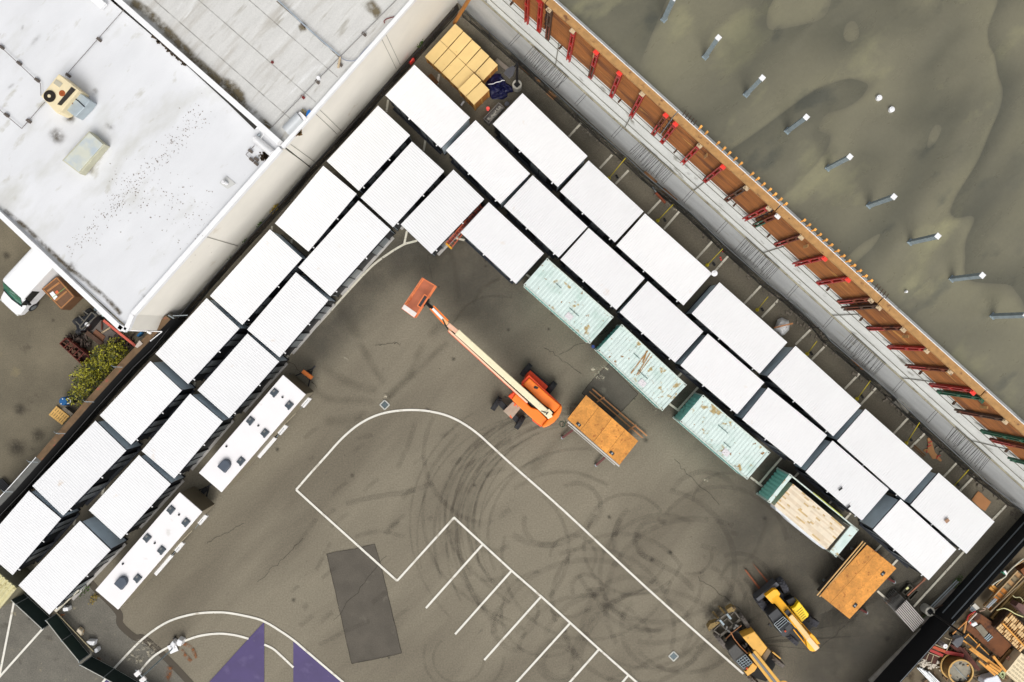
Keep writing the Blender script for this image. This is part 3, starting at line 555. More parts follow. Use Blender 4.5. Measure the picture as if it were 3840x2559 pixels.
eb = [('20', 1710, 1195), ('20', 1765, 1245), ('20', 1870, 1340), ('20', 1925, 1390), ('20', 1972, 1432), ('20', 2028, 1484), ('20', 2076, 1528), ('21', 2180, 52), ('21', 2232, 95), ('21', 2285, 145), ('21', 2345, 190), ('31', 36, 237), ('31', 90, 280), ('31', 136, 322), ('31', 303, 470), ('31', 347, 514),
      ('31', 395, 560), ('31', 442, 605), ('31', 497, 655), ('31', 545, 700), ('31', 608, 748), ('31', 660, 795), ('31', 710, 840), ('31', 757, 880), ('31', 810, 928), ('31', 863, 975), ('31', 910, 1020)]
e0 = None
for i, t in enumerate(eb):
    s = S_of(*uv(*t), 13.55)
    if e0 is None:
        m = MB(); m.box((0, 0, 0), (.12, .13, .1), -R(42)); m.box((0, 0, -.3), (.07, .07, .5), -R(42)); e0 = m.build('timber_block', M('yellow_block', A(250, 176, 84), .7, var=.12, objvar=.25)); o = e0
    else: o = e0.copy(); COL.objects.link(o)
    o.location = W(s, DW+.2, 13.55); tag(o, 'small pale timber block nailed along the outer rim of the formwork', 'block', 'timber blocks along the deck rim')
for i, (k, x, y) in enumerate([('20', 1630, 1095), ('31', 1040, 1120)]):
    s = S_of(*uv(k, x, y), 13.3); t = thing('starter_bars', ['row of dark starter bars at the deck edge, upper of two', 'row of dark starter bars at the deck edge, lower of two'][i], 'rebar', W(s, DW+.5, 12.92), 'starter bars on the deck')
    for j in range(5):
        m = MB(); m.tube(W(s-.4+j*.2, DW+.2, 12.92), W(s-.4+j*.2, DW+.2, 13.3), .025, 6); m.tube(W(s-.4+j*.2, DW+.2, 13.3), W(s-.45+j*.2, DW+.55, 13.35), .025, 6); m.build('bar', brown_st, t)
# posts on the deck
posts = [('20', 1395, 183), ('20', 1775, 525), ('20', 2152, 870), ('30', 178, 1207), ('30', 552, 1547), ('31', 930, 322), ('31', 1308, 660), ('31', 1690, 997), ('31', 2065, 1338)]
ordn = ['first', 'second', 'third', 'fourth', 'fifth', 'sixth', 'seventh', 'eighth', 'ninth', 'tenth']
ang = R(-42)
for i, t in enumerate(posts):
    b_ = L(*t, 12.92); p = thing('steel_post', 'square steel post with white cap on the deck, %s from the top left' % ordn[i], 'post', b_, 'steel posts standing on the deck')
    m = MB(); m.box((b_.x, b_.y, 14.35), (.22, .22, 2.86), ang); m.build('shaft', galv_d, p)
    m = MB(); m.box((b_.x, b_.y, 15.8), (.27, .27, .05), ang); m.build('cap', white_p, p, bevel=.01)
    m = MB(); m.box((b_.x, b_.y, 12.96), (.3, .3, .08), ang); m.build('base_plate', galv_d, p)
for k, x, y, r, nm in [('30', 1018, 903, .15, 'upper of the pair'), ('30', 1133, 1010, .15, 'lower of the pair'), ('31', 1268, 1114, .07, 'tiny and alone between two posts')]:
    b_ = L(k, x, y, 13); m = MB(); m.tube((b_.x, b_.y, 12.9), (b_.x, b_.y, 13.1), r, 20); m.tube((b_.x, b_.y, 13.1), (b_.x, b_.y, 13.13), r*.8, 20, r*.5); tag(m.build('white_disc', white_p), 'round white disc on the deck, '+nm, 'disc', 'white discs on the deck')
# ================================================================ FENCES
def fence_line(name, label, k, pts, h, panel=None, post_every=1, low=None, pr=.035, group=None, top=rail_m):
    w_ = [L('f', *uv(k, *p), h) if k != 'f' else L('f', *p, h) for p in pts]
    t = thing(name, label, 'fence', cen(w_), group)
    m = MB()
    for a, b_ in zip(w_, w_[1:]): m.tube(a, b_, pr, 8)
    m.build('top_rail', top, t)
    m = MB()
    for a, b_ in zip(w_, w_[1:]): m.tube((a.x, a.y, .15), (b_.x, b_.y, .15), pr*.7, 6)
    m.build('bottom_rail', black_m, t)
    tot = 0
    for a, b_ in zip(w_, w_[1:]):
        n = max(1, round((b_-a).length/2.6))
        for i in range(n):
            q = a.lerp(b_, i/n); m = MB(); m.tube((q.x, q.y, 0), (q.x, q.y, h+.03), .03, 6); m.build('post', black_m, t)
            tot += 1
    if panel:
        m = MB()
        for a, b_ in zip(w_, w_[1:]): m.bar((a.x, a.y, (h-.1)/2+.1), (b_.x, b_.y, (h-.1)/2+.1), .02, h-.2)
        m.build('screen', panel, t)
    return t
mesh_m = M('chain_link', A(60, 60, 58), .6, .3)
def meshify(m):
    n = m.node_tree.nodes; l = m.node_tree.links; ck = n.new('ShaderNodeTexVoronoi'); ck.inputs['Scale'].default_value = 18
    mt = n.new('ShaderNodeMath'); mt.operation = 'GREATER_THAN'; mt.inputs[1].default_value = .62; l.new(ck.outputs[0], mt.inputs[0]); l.new(mt.outputs[0], n['Principled BSDF'].inputs['Alpha'])
meshify(mesh_m)
left = F_('10', [(1840, 70), (1400, 560), (1150, 830), (935, 1085), (715, 1320), (480, 1568)])+F_('11', [(265, 260), (0, 550)])+F_('01', [(2160, 760), (1950, 995), (1600, 1390)])+F_('02', [(1395, 75), (1220, 245), (890, 610), (475, 1085), (240, 1350), (30, 1568), (-300, 1920)])
fence_line('chain_link_fence', 'dark chain link fence at the foot of the cream wall', 'f', left, 1.3, mesh_m, top=black_m)
ne = F_('10', [(1885, 68), (1960, 130), (2140, 290)])+F_('20', [(0, 480), (300, 760), (600, 1040), (1050, 1440)])+F_('21', [(1230, 45), (1640, 385), (1950, 680), (2352, 1040)])+F_('31', [(200, 1190), (480, 1440)])+F_('32', [(580, 0), (860, 240), (1180, 520), (1420, 750), (1700, 1010), (2000, 1290), (2352, 1560)])
fence_line('chain_link_fence', 'long chain link fence with steel top rail along the foot of the concrete wall', 'f', ne, 1.8, mesh_m)
# debris along the concrete wall
m = MB()
for i in range(700):
    s = rnd.uniform(-19, 45); p = W(s, rnd.uniform(13.85, 14.5), .03); r = rnd.uniform(.02, .12); m.box((p.x, p.y, .03+r*.3), (r*2, r, r*.7), rnd.random()*3)
tag(m.build('rubble', M('rubble', A(112, 104, 92), .9, var=.4, scale=4), kind='stuff'), 'loose rubble and scraps in the strip between fence and concrete wall', 'rubble')
for i, (k, a, b_, z, wd, mt) in enumerate([('21', (1385, 175), (1525, 262), .3, .28, M('timber_old', A(120, 84, 50), .8, var=.3, scale=3)), ('21', (1215, 15), (1330, 110), .3, .25, M('timber_old', A(120, 84, 50))), ('20', (330, 845), (395, 905), .08, .35, M('cardboard', A(178, 128, 80), .8, var=.12, scale=2)),
        ('20', (215, 710), (265, 745), .06, .3, M('cardboard', A(178, 128, 80))), ('zc', (480, 1295), (620, 1395), .2, .3, M('timber_old', A(120, 84, 50))), ('32', (770, 165), (870, 262), .3, .1, M('orange_strip', A(190, 120, 50), .7)), ('20', (70, 610), (160, 690), .08, .12, M('cardboard', A(178, 128, 80))), ('10', (2205, 550), (2340, 660), .1, .3, M('board_grey', A(126, 116, 104), .8, var=.15, scale=3))]):
    m = MB(); m.bar(L(k, *a, z), L(k, *b_, z), wd, .06)
    tag(m.build('loose_board', mt), ['brown board lying by the fence below the second rebar comb', 'short brown board by the fence beside the first yellow brace', 'tan cardboard strip on asphalt above the outer row', 'small tan cardboard piece beside the fence near the black lamp post',
        'brown plank in the rubble under the second rebar comb', 'thin orange board against the fence near the fourth rebar comb', 'narrow tan scrap on asphalt right of the black lamp post', 'grey board on asphalt right of the yellow crates'][i], 'board')
for i, (k, x, y, dx, dy) in enumerate([('21', 1960, 640, 50, -15), ('21', 2270, 905, 50, -15), ('31', 190, 1145, 60, -15), ('31', 490, 1420, 60, -5), ('32', 790, 135, 50, 3), ('32', 1080, 405, 75, 10), ('32', 1370, 655, 75, 10), ('32', 1930, 1160, 70, 15), ('32', 2150, 1370, 100, 20), ('zc', 625, 1400, 60, -55)]):
    m = MB(); a = L(k, x, y, .2); b_ = L(k, x+dx, y+dy, 1.6); m.bar(a, b_, .06, .06); m.bar(a, L(k, x-dx*.5, y-dy*.5-6, .15), .05, .05)
    tag(m.build('steel_angle', black_m), 'thin black steel strut leaning at the concrete wall, %s from the top' % ordn[(i+1) % 10 if i < 9 else 0], 'strut', 'struts along the concrete wall')
# yellow braces
yel = M('yellow_paint', A(206, 188, 40), .5, var=.1)
yb = [('20', 1050, 1445, 20, 1), ('21', 950, 0, 885, 42), ('21', 1480, 312, 1340, 460), ('21', 1935, 720, 1795, 868), ('21', 2352, 1160, 2255, 1280), ('32', 450, 0, 360, 118), ('32', 940, 365, 820, 530), ('32', 1395, 745, 1272, 938), ('32', 1845, 1180, 1700, 1340)]
yb[0] = ('20', 1050, 1445, 890, 1640); yb.pop(1)
for i, (k, x0, y0, x1, y1) in enumerate(yb):
    a = L(k, x0, y0, 1.5); b_ = L(k, x1, y1, .1); t = thing('fence_brace', 'yellow slanted fence brace with round foot, %s from the top along the concrete wall fence' % ordn[i], 'brace', (b_.x, b_.y, 0), 'yellow braces of the fence')
    m = MB(); m.tube(a, b_, .028, 6); m.build('strut', yel, t)
    m = MB(); m.tube((b_.x, b_.y, 0), (b_.x, b_.y, .12), .13, 14); m.tube((b_.x, b_.y, .12), (b_.x, b_.y, .2), .1, 14, .03); m.build('foot', yel, t)
    q = b_.lerp(a, .3)+Tt*.35; m = MB(); m.box((q.x, q.y, .06), (.28, .14, .12), R(-60)); m.tube((q.x, q.y, .12), (q.x, q.y, .2), .05, 8); m.build('weight', black_m, t)
# lamp posts
def lamp(label, k, bx, by, k2, tx, ty, hx, hy, hz, pole_h):
    b_ = L(k, bx, by, 0.0); t = thing('lamp_post', label, 'lamp post', b_)
    m = MB(); m.tube(b_, b_+Vector((0, 0, .75)), .33, 24); m.ring((b_.x, b_.y), .2, .34, .75, .8, 24); m.build('concrete_base', M('base_concrete', A(186, 182, 170), .85, var=.1, scale=4), t, bevel=.02)
    m = MB(); m.box((b_.x, b_.y, .79), (.34, .34, .06), R(45)); m.box((b_.x, b_.y, .8+(pole_h-.8)/2), (.12, .12, pole_h-.8), R(45)); m.build('pole', black_m, t)
    h = L(k2, hx, hy, hz); p = Vector((b_.x, b_.y, pole_h-.1)); m = MB(); m.bar(p, h, .09, .09); m.build('arm', black_m, t)
    d = (h-p); d.z = 0; d.normalize(); an = math.atan2(d.y, d.x)
    m = MB(M=frame((h.x, h.y, hz), an)); m.prism([(-.35, -.12), (.1, -.3), (.45, -.26), (.45, .26), (.1, .3), (-.35, .12)], -.1, .1, grow=-.1); m.build('lamp_head', M('lamp_grey', A(92, 92, 96), .4, .3, var=.1), t, bevel=.02)
lamp('black lamp post on round concrete base beside the blue tarp', 'zd', 1200, 905, 'zd', 1200, 350, 1060, 520, 5.1, 5.2)
lamp('black lamp post on round concrete base beside the pipe stack and screened fence', 'z5', 1185, 940, 'z7', 1085, 445, 985, 570, 5.1, 5.2)
# black screened fence at lower right
def scr(p0, p1): return None
dd = Vector((-.67, -.742, 0)); nn2 = Vector((.742, -.67, 0)); D2 = 1867/F*H
def W2(s, z, off=0): return nn2*(D2+off)+dd*s+Vector((0, 0, z))
def s2(u, v, z=0): return (-(u-U0)*.67+(v-V0)*.742)/(F/(H-z))
t = thing('screened_fence', 'tall black screened fence running down the lower right corner', 'fence', W2(0, 0))
sA, sB, sC = s2(*uv('33', 1780, 740)), s2(*uv('33', 900, 1610))+6, s2(*uv('33', 2500, -60))-8
m = MB(); m.bar(W2(sC, 1.2, .02), W2(sB, 1.2, .02), .03, 2.4); m.build('screen', black, t)
m = MB(); smid = s2(*uv('33', 1655, 965), 1.5)
for z in (.83, 2.0): m.tube(W2(sC, z, -.05), W2(smid, z, -.05), .05, 6)
m.tube(W2(smid, 2.38, -.02), W2(sB, 2.38, -.02), .025, 6); m.build('rail', M('fence_rail_pale', A(128, 134, 138), .5, .3, var=.1), t)
for i in range(16):
    s = sC+(sB-sC)*i/15; m = MB(); m.tube(W2(s, 0, .08), W2(s, 2.42, .08), .04, 8); m.build('post', black_m, t)
# block wall on the left (black screened inside face, brown coping)
la = F_('02', [(1460, -160), (1395, 75), (1220, 245), (890, 610), (475, 1085), (240, 1350), (30, 1568), (-300, 1920)])
wa = [P(u, v, 1.3) for u, v in F_('02', [(1640, -190), (1220, 245), (890, 610), (475, 1085), (240, 1350), (30, 1568), (-400, 2040)])]
n3 = Vector((-.755, .656, 0))
t = thing('block_wall', 'block wall with brown capping and black inner face beside the van yard', 'wall', cen(wa))
def offs(p, d, z): return Vector((p.x+n3.x*d, p.y+n3.y*d, z))
m = MB()
for a, b_ in zip(wa, wa[1:]): m.prism([offs(a, .12, 0), offs(b_, .12, 0), offs(b_, .5, 0), offs(a, .5, 0)], 0, 2.36)
m.build('masonry', M('block_masonry', A(96, 92, 84), .9, var=.15, scale=2), t)
m = MB()
for a, b_ in zip(wa, wa[1:]): m.prism([offs(a, .09, 0), offs(b_, .09, 0), offs(b_, .118, 0), offs(a, .118, 0)], 0, 2.34)
m.build('screen', black, t)
cutj = 3
m = MB()
for a, b_ in zip(wa[:cutj+1], wa[1:cutj+1]): m.prism([offs(a, .1, 0), offs(b_, .1, 0), offs(b_, .52, 0), offs(a, .52, 0)], 2.36, 2.44)
m.build('capping', M('brown_capping', A(112, 88, 62), .9, var=.25, scale=2, spots=(A(150, 84, 66), 2, .6, .1)), t)
m = MB()
for a, b_ in zip(wa[cutj:], wa[cutj+1:]): m.prism([offs(a, .1, 0), offs(b_, .1, 0), offs(b_, .46, 0), offs(a, .46, 0)], 2.36, 2.44)
m.build('capping', M('grey_capping', A(104, 104, 100), .9, var=.15, scale=2), t, label='grey lower stretch of capping')
m = MB()
for a, b_ in zip(wa[cutj:], wa[cutj+1:]): m.tube(offs(a, .5, 2.5), offs(b_, .5, 2.5), .03, 6)
m.build('wire', white_trim, t)
for x, y in [(1065, 246), (805, 565), (540, 855), (290, 1117), (60, 1390)]:
    q = L('02', x, y, 2.5); m = MB(); m.bar((q.x, q.y, 2.44), (q.x-.1, q.y+.1, 2.7), .035); m.bar((q.x-.1, q.y+.1, 2.7), (q.x+.5, q.y+.05, 2.6), .035); m.bar((q.x-.1, q.y+.1, 2.7), (q.x-.28, q.y+.2, 2.6), .03); m.build('wire_bracket', galv, t)
# green screened fences, lower left
gscr = M('green_screen', A(30, 52, 46), .8, var=.15, scale=1.5, spots=(A(60, 72, 66), 2, .7, .04)); gm = M('green_dark', A(16, 38, 34), .8, var=.1)
def gfence(label, bpts, h, mat, rails=(1.0,)):
    w_ = [L('f', *p, 0) for p in bpts]; t = thing('screened_fence', label, 'fence', cen(w_))
    m = MB()
    for a, b_ in zip(w_, w_[1:]): m.bar((a.x, a.y, h/2), (b_.x, b_.y, h/2), .03, h)
    m.build('screen', mat, t)
    m = MB()
    for a, b_ in zip(w_, w_[1:]):
        m.tube((a.x, a.y, h), (b_.x, b_.y, h), .03, 6); m.tube((a.x, a.y, .08), (b_.x, b_.y, .08), .025, 6)
    m.build('rail', M('pale_rail', A(205, 205, 196), .5, .3), t)
    for a in w_:
        m = MB(); m.tube((a.x, a.y, 0), (a.x, a.y, h+.05), .04, 8); m.build('post', galv, t)
gfence('dark green screened fence panel running down from the lowest left unit', F_('zf', [(212, 398), (440, 690), (690, 992)]), 1.35, gscr)
gfence('dark green screened fence reaching the bottom frame edge below the sports court line', F_('zf', [(728, 1022), (1060, 1200), (1400, 1396), (1900, 1680)]), 1.55, gm)
gfence('short dark green fence at the lower left corner, beside the ribbed shed roof', [(-30, 2105), (60, 2195), (108, 2240), (205, 2330)], 1.5, gm)
m = MB(); m.bar(L('zf', 205, 385, .5), L('zf', 745, 955, .5), .05, .05); m.bar(L('zf', 205, 385, .1), L('zf', 745, 955, .1), .05, .05); m.bar(L('zf', 205, 385, 0), L('zf', 205, 385, .55), .05); m.bar(L('zf', 745, 955, 0), L('zf', 745, 955, .55), .05)
tag(m.build('barrier_rail', M('tan_rail', A(190, 176, 140), .7, var=.1)), 'low tan rail in front of the dark green fence panel', 'barrier')
m = MB(); p0, p1, p2, p3 = L('03', -250, 380, 2.5), L('03', 150, 705, 2.5), L('03', -10, 900, 2.5), L('03', -420, 640, 2.5)
t = thing('shed', 'small shed with ribbed yellowish roof at the lower left frame edge', 'shed', cen([p0, p1, p2, p3]))
n = 26
for i in range(n):
    a, b_ = p0.lerp(p1, i/n), p0.lerp(p1, (i+1)/n); c, d = p3.lerp(p2, (i+1)/n), p3.lerp(p2, i/n); h = .07 if i % 2 else 0
    m.prism([a, b_, c, d], 2.35, 2.43+h)
m.build('roof', M('fibre_roof', A(214, 206, 158), .7, var=.18, scale=1.5, spots=(A(150, 136, 80), 1.5, .58, .1)), t)
m = MB(); m.prism([p0, p1, p2, p3], 0, 2.3, grow=-.03); m.build('wall', M('shed_wall', A(130, 124, 100), .8), t)
# ================================================================ WHITE UNITS
mod_roof = M('unit_roof', A(244, 244, 245, .81), .5, 0, var=.02, scale=.7, spots=[(A(226, 214, 202), .9, .68, .1), (A(110, 100, 92), 12, .79, .01)], bump=0, objvar=.035)
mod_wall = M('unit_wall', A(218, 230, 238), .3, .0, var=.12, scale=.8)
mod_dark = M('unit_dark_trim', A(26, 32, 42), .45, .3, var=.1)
mod_door = M('unit_door', A(150, 158, 164), .3, .4, var=.15, scale=1)
pale_sill = M('pale_sill', A(186, 182, 176), .6, .1, var=.1)
ZM = 2.62
def rect_fit(c):
    c = [Vector((p.x, p.y)) for p in c]; ctr = sum(c, Vector((0, 0)))/4
    e = [(c[(i+1) % 4]-c[i]) for i in range(4)]
    l0 = (e[0].length+e[2].length)/2; l1 = (e[1].length+e[3].length)/2
    if l0 >= l1: d = (e[0]-e[2]); Ln, Wd = l0, l1
    else: d = (e[1]-e[3]); Ln, Wd = l1, l0
    return ctr, math.atan2(d.y, d.x), Ln, Wd
def unit(label, corners, group, face, low=False):
    c4 = [P(*q, ZM) for q in corners]; ctr, an, Ln, Wd = rect_fit(c4)
    t = thing('portable_unit', label, 'portable building', (ctr.x, ctr.y, 0), group); M_ = frame((ctr.x, ctr.y, 0), an)
    n = max(24, round(Ln/.165)); m = MB(M=M_); vs = []; fs = []; hx = Ln/2; hy = Wd/2; step = Ln/n
    prof = []
    for i in range(n): x = -hx+i*step; prof += [(x, 0), (x+step*.5, 0), (x+step*.65, .009), (x+step*.85, .009)]
    prof.append((hx, 0))
    for x, z in prof: vs += [(x, -hy, ZM-.05+z), (x, hy, ZM-.05+z)]
    fs = [(2*i, 2*i+2, 2*i+3, 2*i+1) for i in range(len(prof)-1)]; m.add(vs, fs)
    m.build('roof', mod_roof, t)
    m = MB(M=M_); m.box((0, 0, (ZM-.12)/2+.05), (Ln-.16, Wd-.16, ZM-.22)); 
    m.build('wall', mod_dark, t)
    for sx in (-1, 1): m = MB(M=M_); m.box((sx*(hx-.07), 0, 1.2), (.03, Wd-.2, 2.2)); m.build('end_wall', mod_wall, t)
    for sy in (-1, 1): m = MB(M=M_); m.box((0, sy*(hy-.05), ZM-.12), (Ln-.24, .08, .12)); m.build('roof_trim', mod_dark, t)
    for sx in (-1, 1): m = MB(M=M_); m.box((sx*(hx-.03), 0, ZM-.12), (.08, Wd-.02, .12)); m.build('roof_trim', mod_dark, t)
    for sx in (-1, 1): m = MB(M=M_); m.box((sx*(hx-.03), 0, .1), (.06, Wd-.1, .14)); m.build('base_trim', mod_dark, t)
    # doors and windows on the long face that looks to the yard
    v = Vector((-math.sin(an), math.cos(an))); sy = 1 if v.dot(Vector(face)) > 0 else -1
    y = sy*(hy-.08)
    for x0, x1 in ((-.40, -.16), (.08, .34)):
        m = MB(M=M_); m.box(((x0+x1)/2*Ln, y+sy*.03, 1.15), ((x1-x0)*Ln, .05, 2.05)); o = m.build('door', mod_door, t)
        m = MB(M=M_)
        for x in (x0, (x0+x1)/2, x1): m.box((x*Ln, y+sy*.045, 1.15), (.06, .09, 2.1))
        m.box(((x0+x1)/2*Ln, y+sy*.045, 2.2), ((x1-x0)*Ln, .09, .06)); m.build('door_frame', mod_dark, o)
    for x in (-.08, .42):
        m = MB(M=M_); m.tube((x*Ln, y, 2.3), (x*Ln, y+sy*.16, 2.25), .05, 8); m.build('wall_lamp', white_p, t)
    m = MB(M=M_); m.box((0, y+sy*.1, .12), (Ln*.9, .2, .06)); m.build('sill', pale_sill if low else mod_dark, t)
    return t
def C4(*a): return [uv(k, x, y) for k, x, y in a]
se = (.72, -.69); sw = (-.7, -.72)
A1 = [C4(('10', 1120, 968), ('10', 1415, 1245), ('11', 940, 185), ('10', 650, 1480)), C4(('10', 620, 1518), ('11', 920, 220), ('11', 480, 742), ('11', 172, 487)), C4(('11', 125, 543), ('11', 423, 803), ('01', 2225, 1420), ('01', 1925, 1150)),
      C4(('01', 1885, 1178), ('01', 2210, 1445), ('02', 1730, 382), ('02', 1420, 128)), C4(('02', 1375, 190), ('02', 1672, 447), ('02', 1210, 945), ('02', 905, 690)), C4(('02', 865, 742), ('02', 1165, 997), ('03', 585, 32), ('02', 285, 1340)),
      [(104, 1845), (230, 1943), (48, 2155), (-78, 2057)]]
A2 = [C4(('10', 1435, 1300), ('11', 1725, 5), ('11', 1258, 525), ('11', 960, 245)), C4(('11', 945, 270), ('11', 1232, 548), ('11', 685, 1152), ('11', 385, 893)), C4(('11', 365, 935), ('11', 665, 1190), ('12', 218, 145), ('01', 2265, 1465)),
      [(927, 1253)]+C4(('12', 210, 185), ('02', 2110, 703), ('02', 1805, 455)), C4(('02', 1740, 487), ('02', 2048, 735), ('02', 1605, 1255), ('02', 1292, 1018)), C4(('02', 1270, 1052), ('02', 1570, 1310), ('03', 1115, 245), ('03', 803, 0)),
      C4(('03', 720, 97), ('03', 1025, 345), ('03', 455, 940), ('03', 160, 688))]
A3 = [C4(('11', 1815, -8), ('11', 2095, 262), ('11', 1617, 765), ('11', 1325, 497))]
B0 = [C4(('11', 2137, 290), ('21', 298, 765), ('21', 30, 1035), ('11', 1880, 570))]
B1 = [C4(('10', 1450, 590), ('10', 1965, 1080), ('10', 1700, 1362), ('10', 1192, 880)), C4(('10', 2010, 1100), ('21', 170, 30), ('11', 2240, 305), ('10', 1750, 1385)), C4(('21', 180, 40), ('21', 695, 510), ('21', 428, 803), ('21', -66, 330)),
      C4(('21', 710, 530), ('21', 1220, 990), ('21', 960, 1280), ('21', 440, 815)), C4(('21', 1250, 1015), ('21', 1762, 1483), ('22', 1497, 193), ('21', 988, 1303)), C4(('21', 1805, 1505), ('22', 2330, 388), ('22', 2060, 663), ('22', 1545, 218)),
      C4(('32', 10, 435), ('32', 555, 870), ('32', 295, 1155), ('22', 2110, 712)), C4(('32', 603, 920), ('32', 1123, 1372), ('33', 855, 75), ('32', 340, 1197)), [(3376, 1870)]+C4(('33', 1725, 345), ('33', 1488, 638), ('33', 972, 178))]
B2 = [C4(('20', 95, 855), ('20', 690, 1430), ('21', 425, 155), ('10', 2175, 1140)), C4(('20', 705, 1475), ('21', 1210, 375), ('21', 947, 660), ('21', 440, 190)), C4(('21', 1220, 392), ('21', 1840, 945), ('21', 1575, 1240), ('21', 962, 690)),
      C4(('21', 1915, 1030), ('32', 180, 15), ('22', 2275, 295), ('21', 1645, 1312)), C4(('32', 253, 45), ('32', 865, 595), ('32', 595, 872), ('32', 0, 325)), C4(('32', 905, 630), ('32', 1525, 1180), ('32', 1243, 1455), ('32', 630, 910)),
      C4(('32', 1580, 1220), ('33', 2097, 105), ('33', 1815, 380), ('32', 1305, 1497))]
num = ['first', 'second', 'third', 'fourth', 'fifth', 'sixth', 'seventh', 'eighth', 'ninth']
for i, c in enumerate(A1): unit('white roofed unit in the row along the cream wall, %s from the top' % num[i], c, 'white units of the left arm', se)
for i, c in enumerate(A2): unit('white roofed unit in the left arm row facing the trailers, %s from the top' % num[i], c, 'white units of the left arm', se, low=True)
unit('white roofed unit left of the orange ladder, jutting into the yard', A3[0], 'white units of the left arm', se, low=True)
unit('white roofed unit between the orange ladder and the mint container', B0[0], 'white units of the right arm', sw)
for i, c in enumerate(B1): unit('white roofed unit in the middle row right of the yard, %s from the crates' % num[i], c, 'white units of the right arm', sw)
for i, c in enumerate(B2): unit('white roofed unit in the row nearest the concrete wall, %s from the top' % num[i], c, 'white units of the right arm', sw)
# small scraps on unit roofs
for k, x, y, z, s_, lab, mt in [('32', 668, 1360, 2.66, (.3, .1, .06), 'black scrap on a white roof, upper of two', black_m), ('32', 742, 1525, 2.66, (.3, .1, .06), 'black scrap at the roof edge, lower of two', black_m), ('33', 1648, 85, 2.66, (.28, .22, .08), 'small brown patch on the last white roof', M('brown_box', A(170, 134, 108), .8))]:
    m = MB(); q = L(k, x, y, z+s_[2]); m.box((q.x, q.y, z+s_[2]/2), s_, R(40)); tag(m.build('scrap', mt), lab, 'scrap')
# ================================================================ MINT CONTAINERS
mint = M('mint_roof', A(208, 224, 219, .9), .55, 0, var=.06, scale=1.1, stretch=(R(0), 1, 1), spots=[(A(182, 208, 198), .8, .5, .25), (A(178, 156, 104), 1.4, .6, .06), (A(150, 110, 60), 3.2, .64, .04), (A(70, 60, 50), 6, .74, .02)], objvar=.04)
teal = M('teal_side', A(140, 200, 192, .95), .5, 0, var=.15, scale=1.3, spots=(A(50, 100, 96), 1.2, .6, .1))
castm = M('corner_cast', A(210, 222, 212), .55, 0, var=.15, scale=5)
ZK = 2.59
def corrug(m, a, b, z0, z1, dep, n):
    a = Vector((a[0], a[1])); b = Vector((b[0], b[1])); d = (b-a)/n; nn = Vector((-d.y, d.x)).normalized()*dep; pts = []
    for i in range(n): pts += [a+d*i, a+d*(i+.35), a+d*(i+.5)+nn, a+d*(i+.85)+nn]
    pts.append(b); vs = []
    for p in pts: vs += [(p.x, p.y, z0), (p.x, p.y, z1)]
    m.add(vs, [(2*i, 2*i+2, 2*i+3, 2*i+1) for i in range(len(pts)-1)])
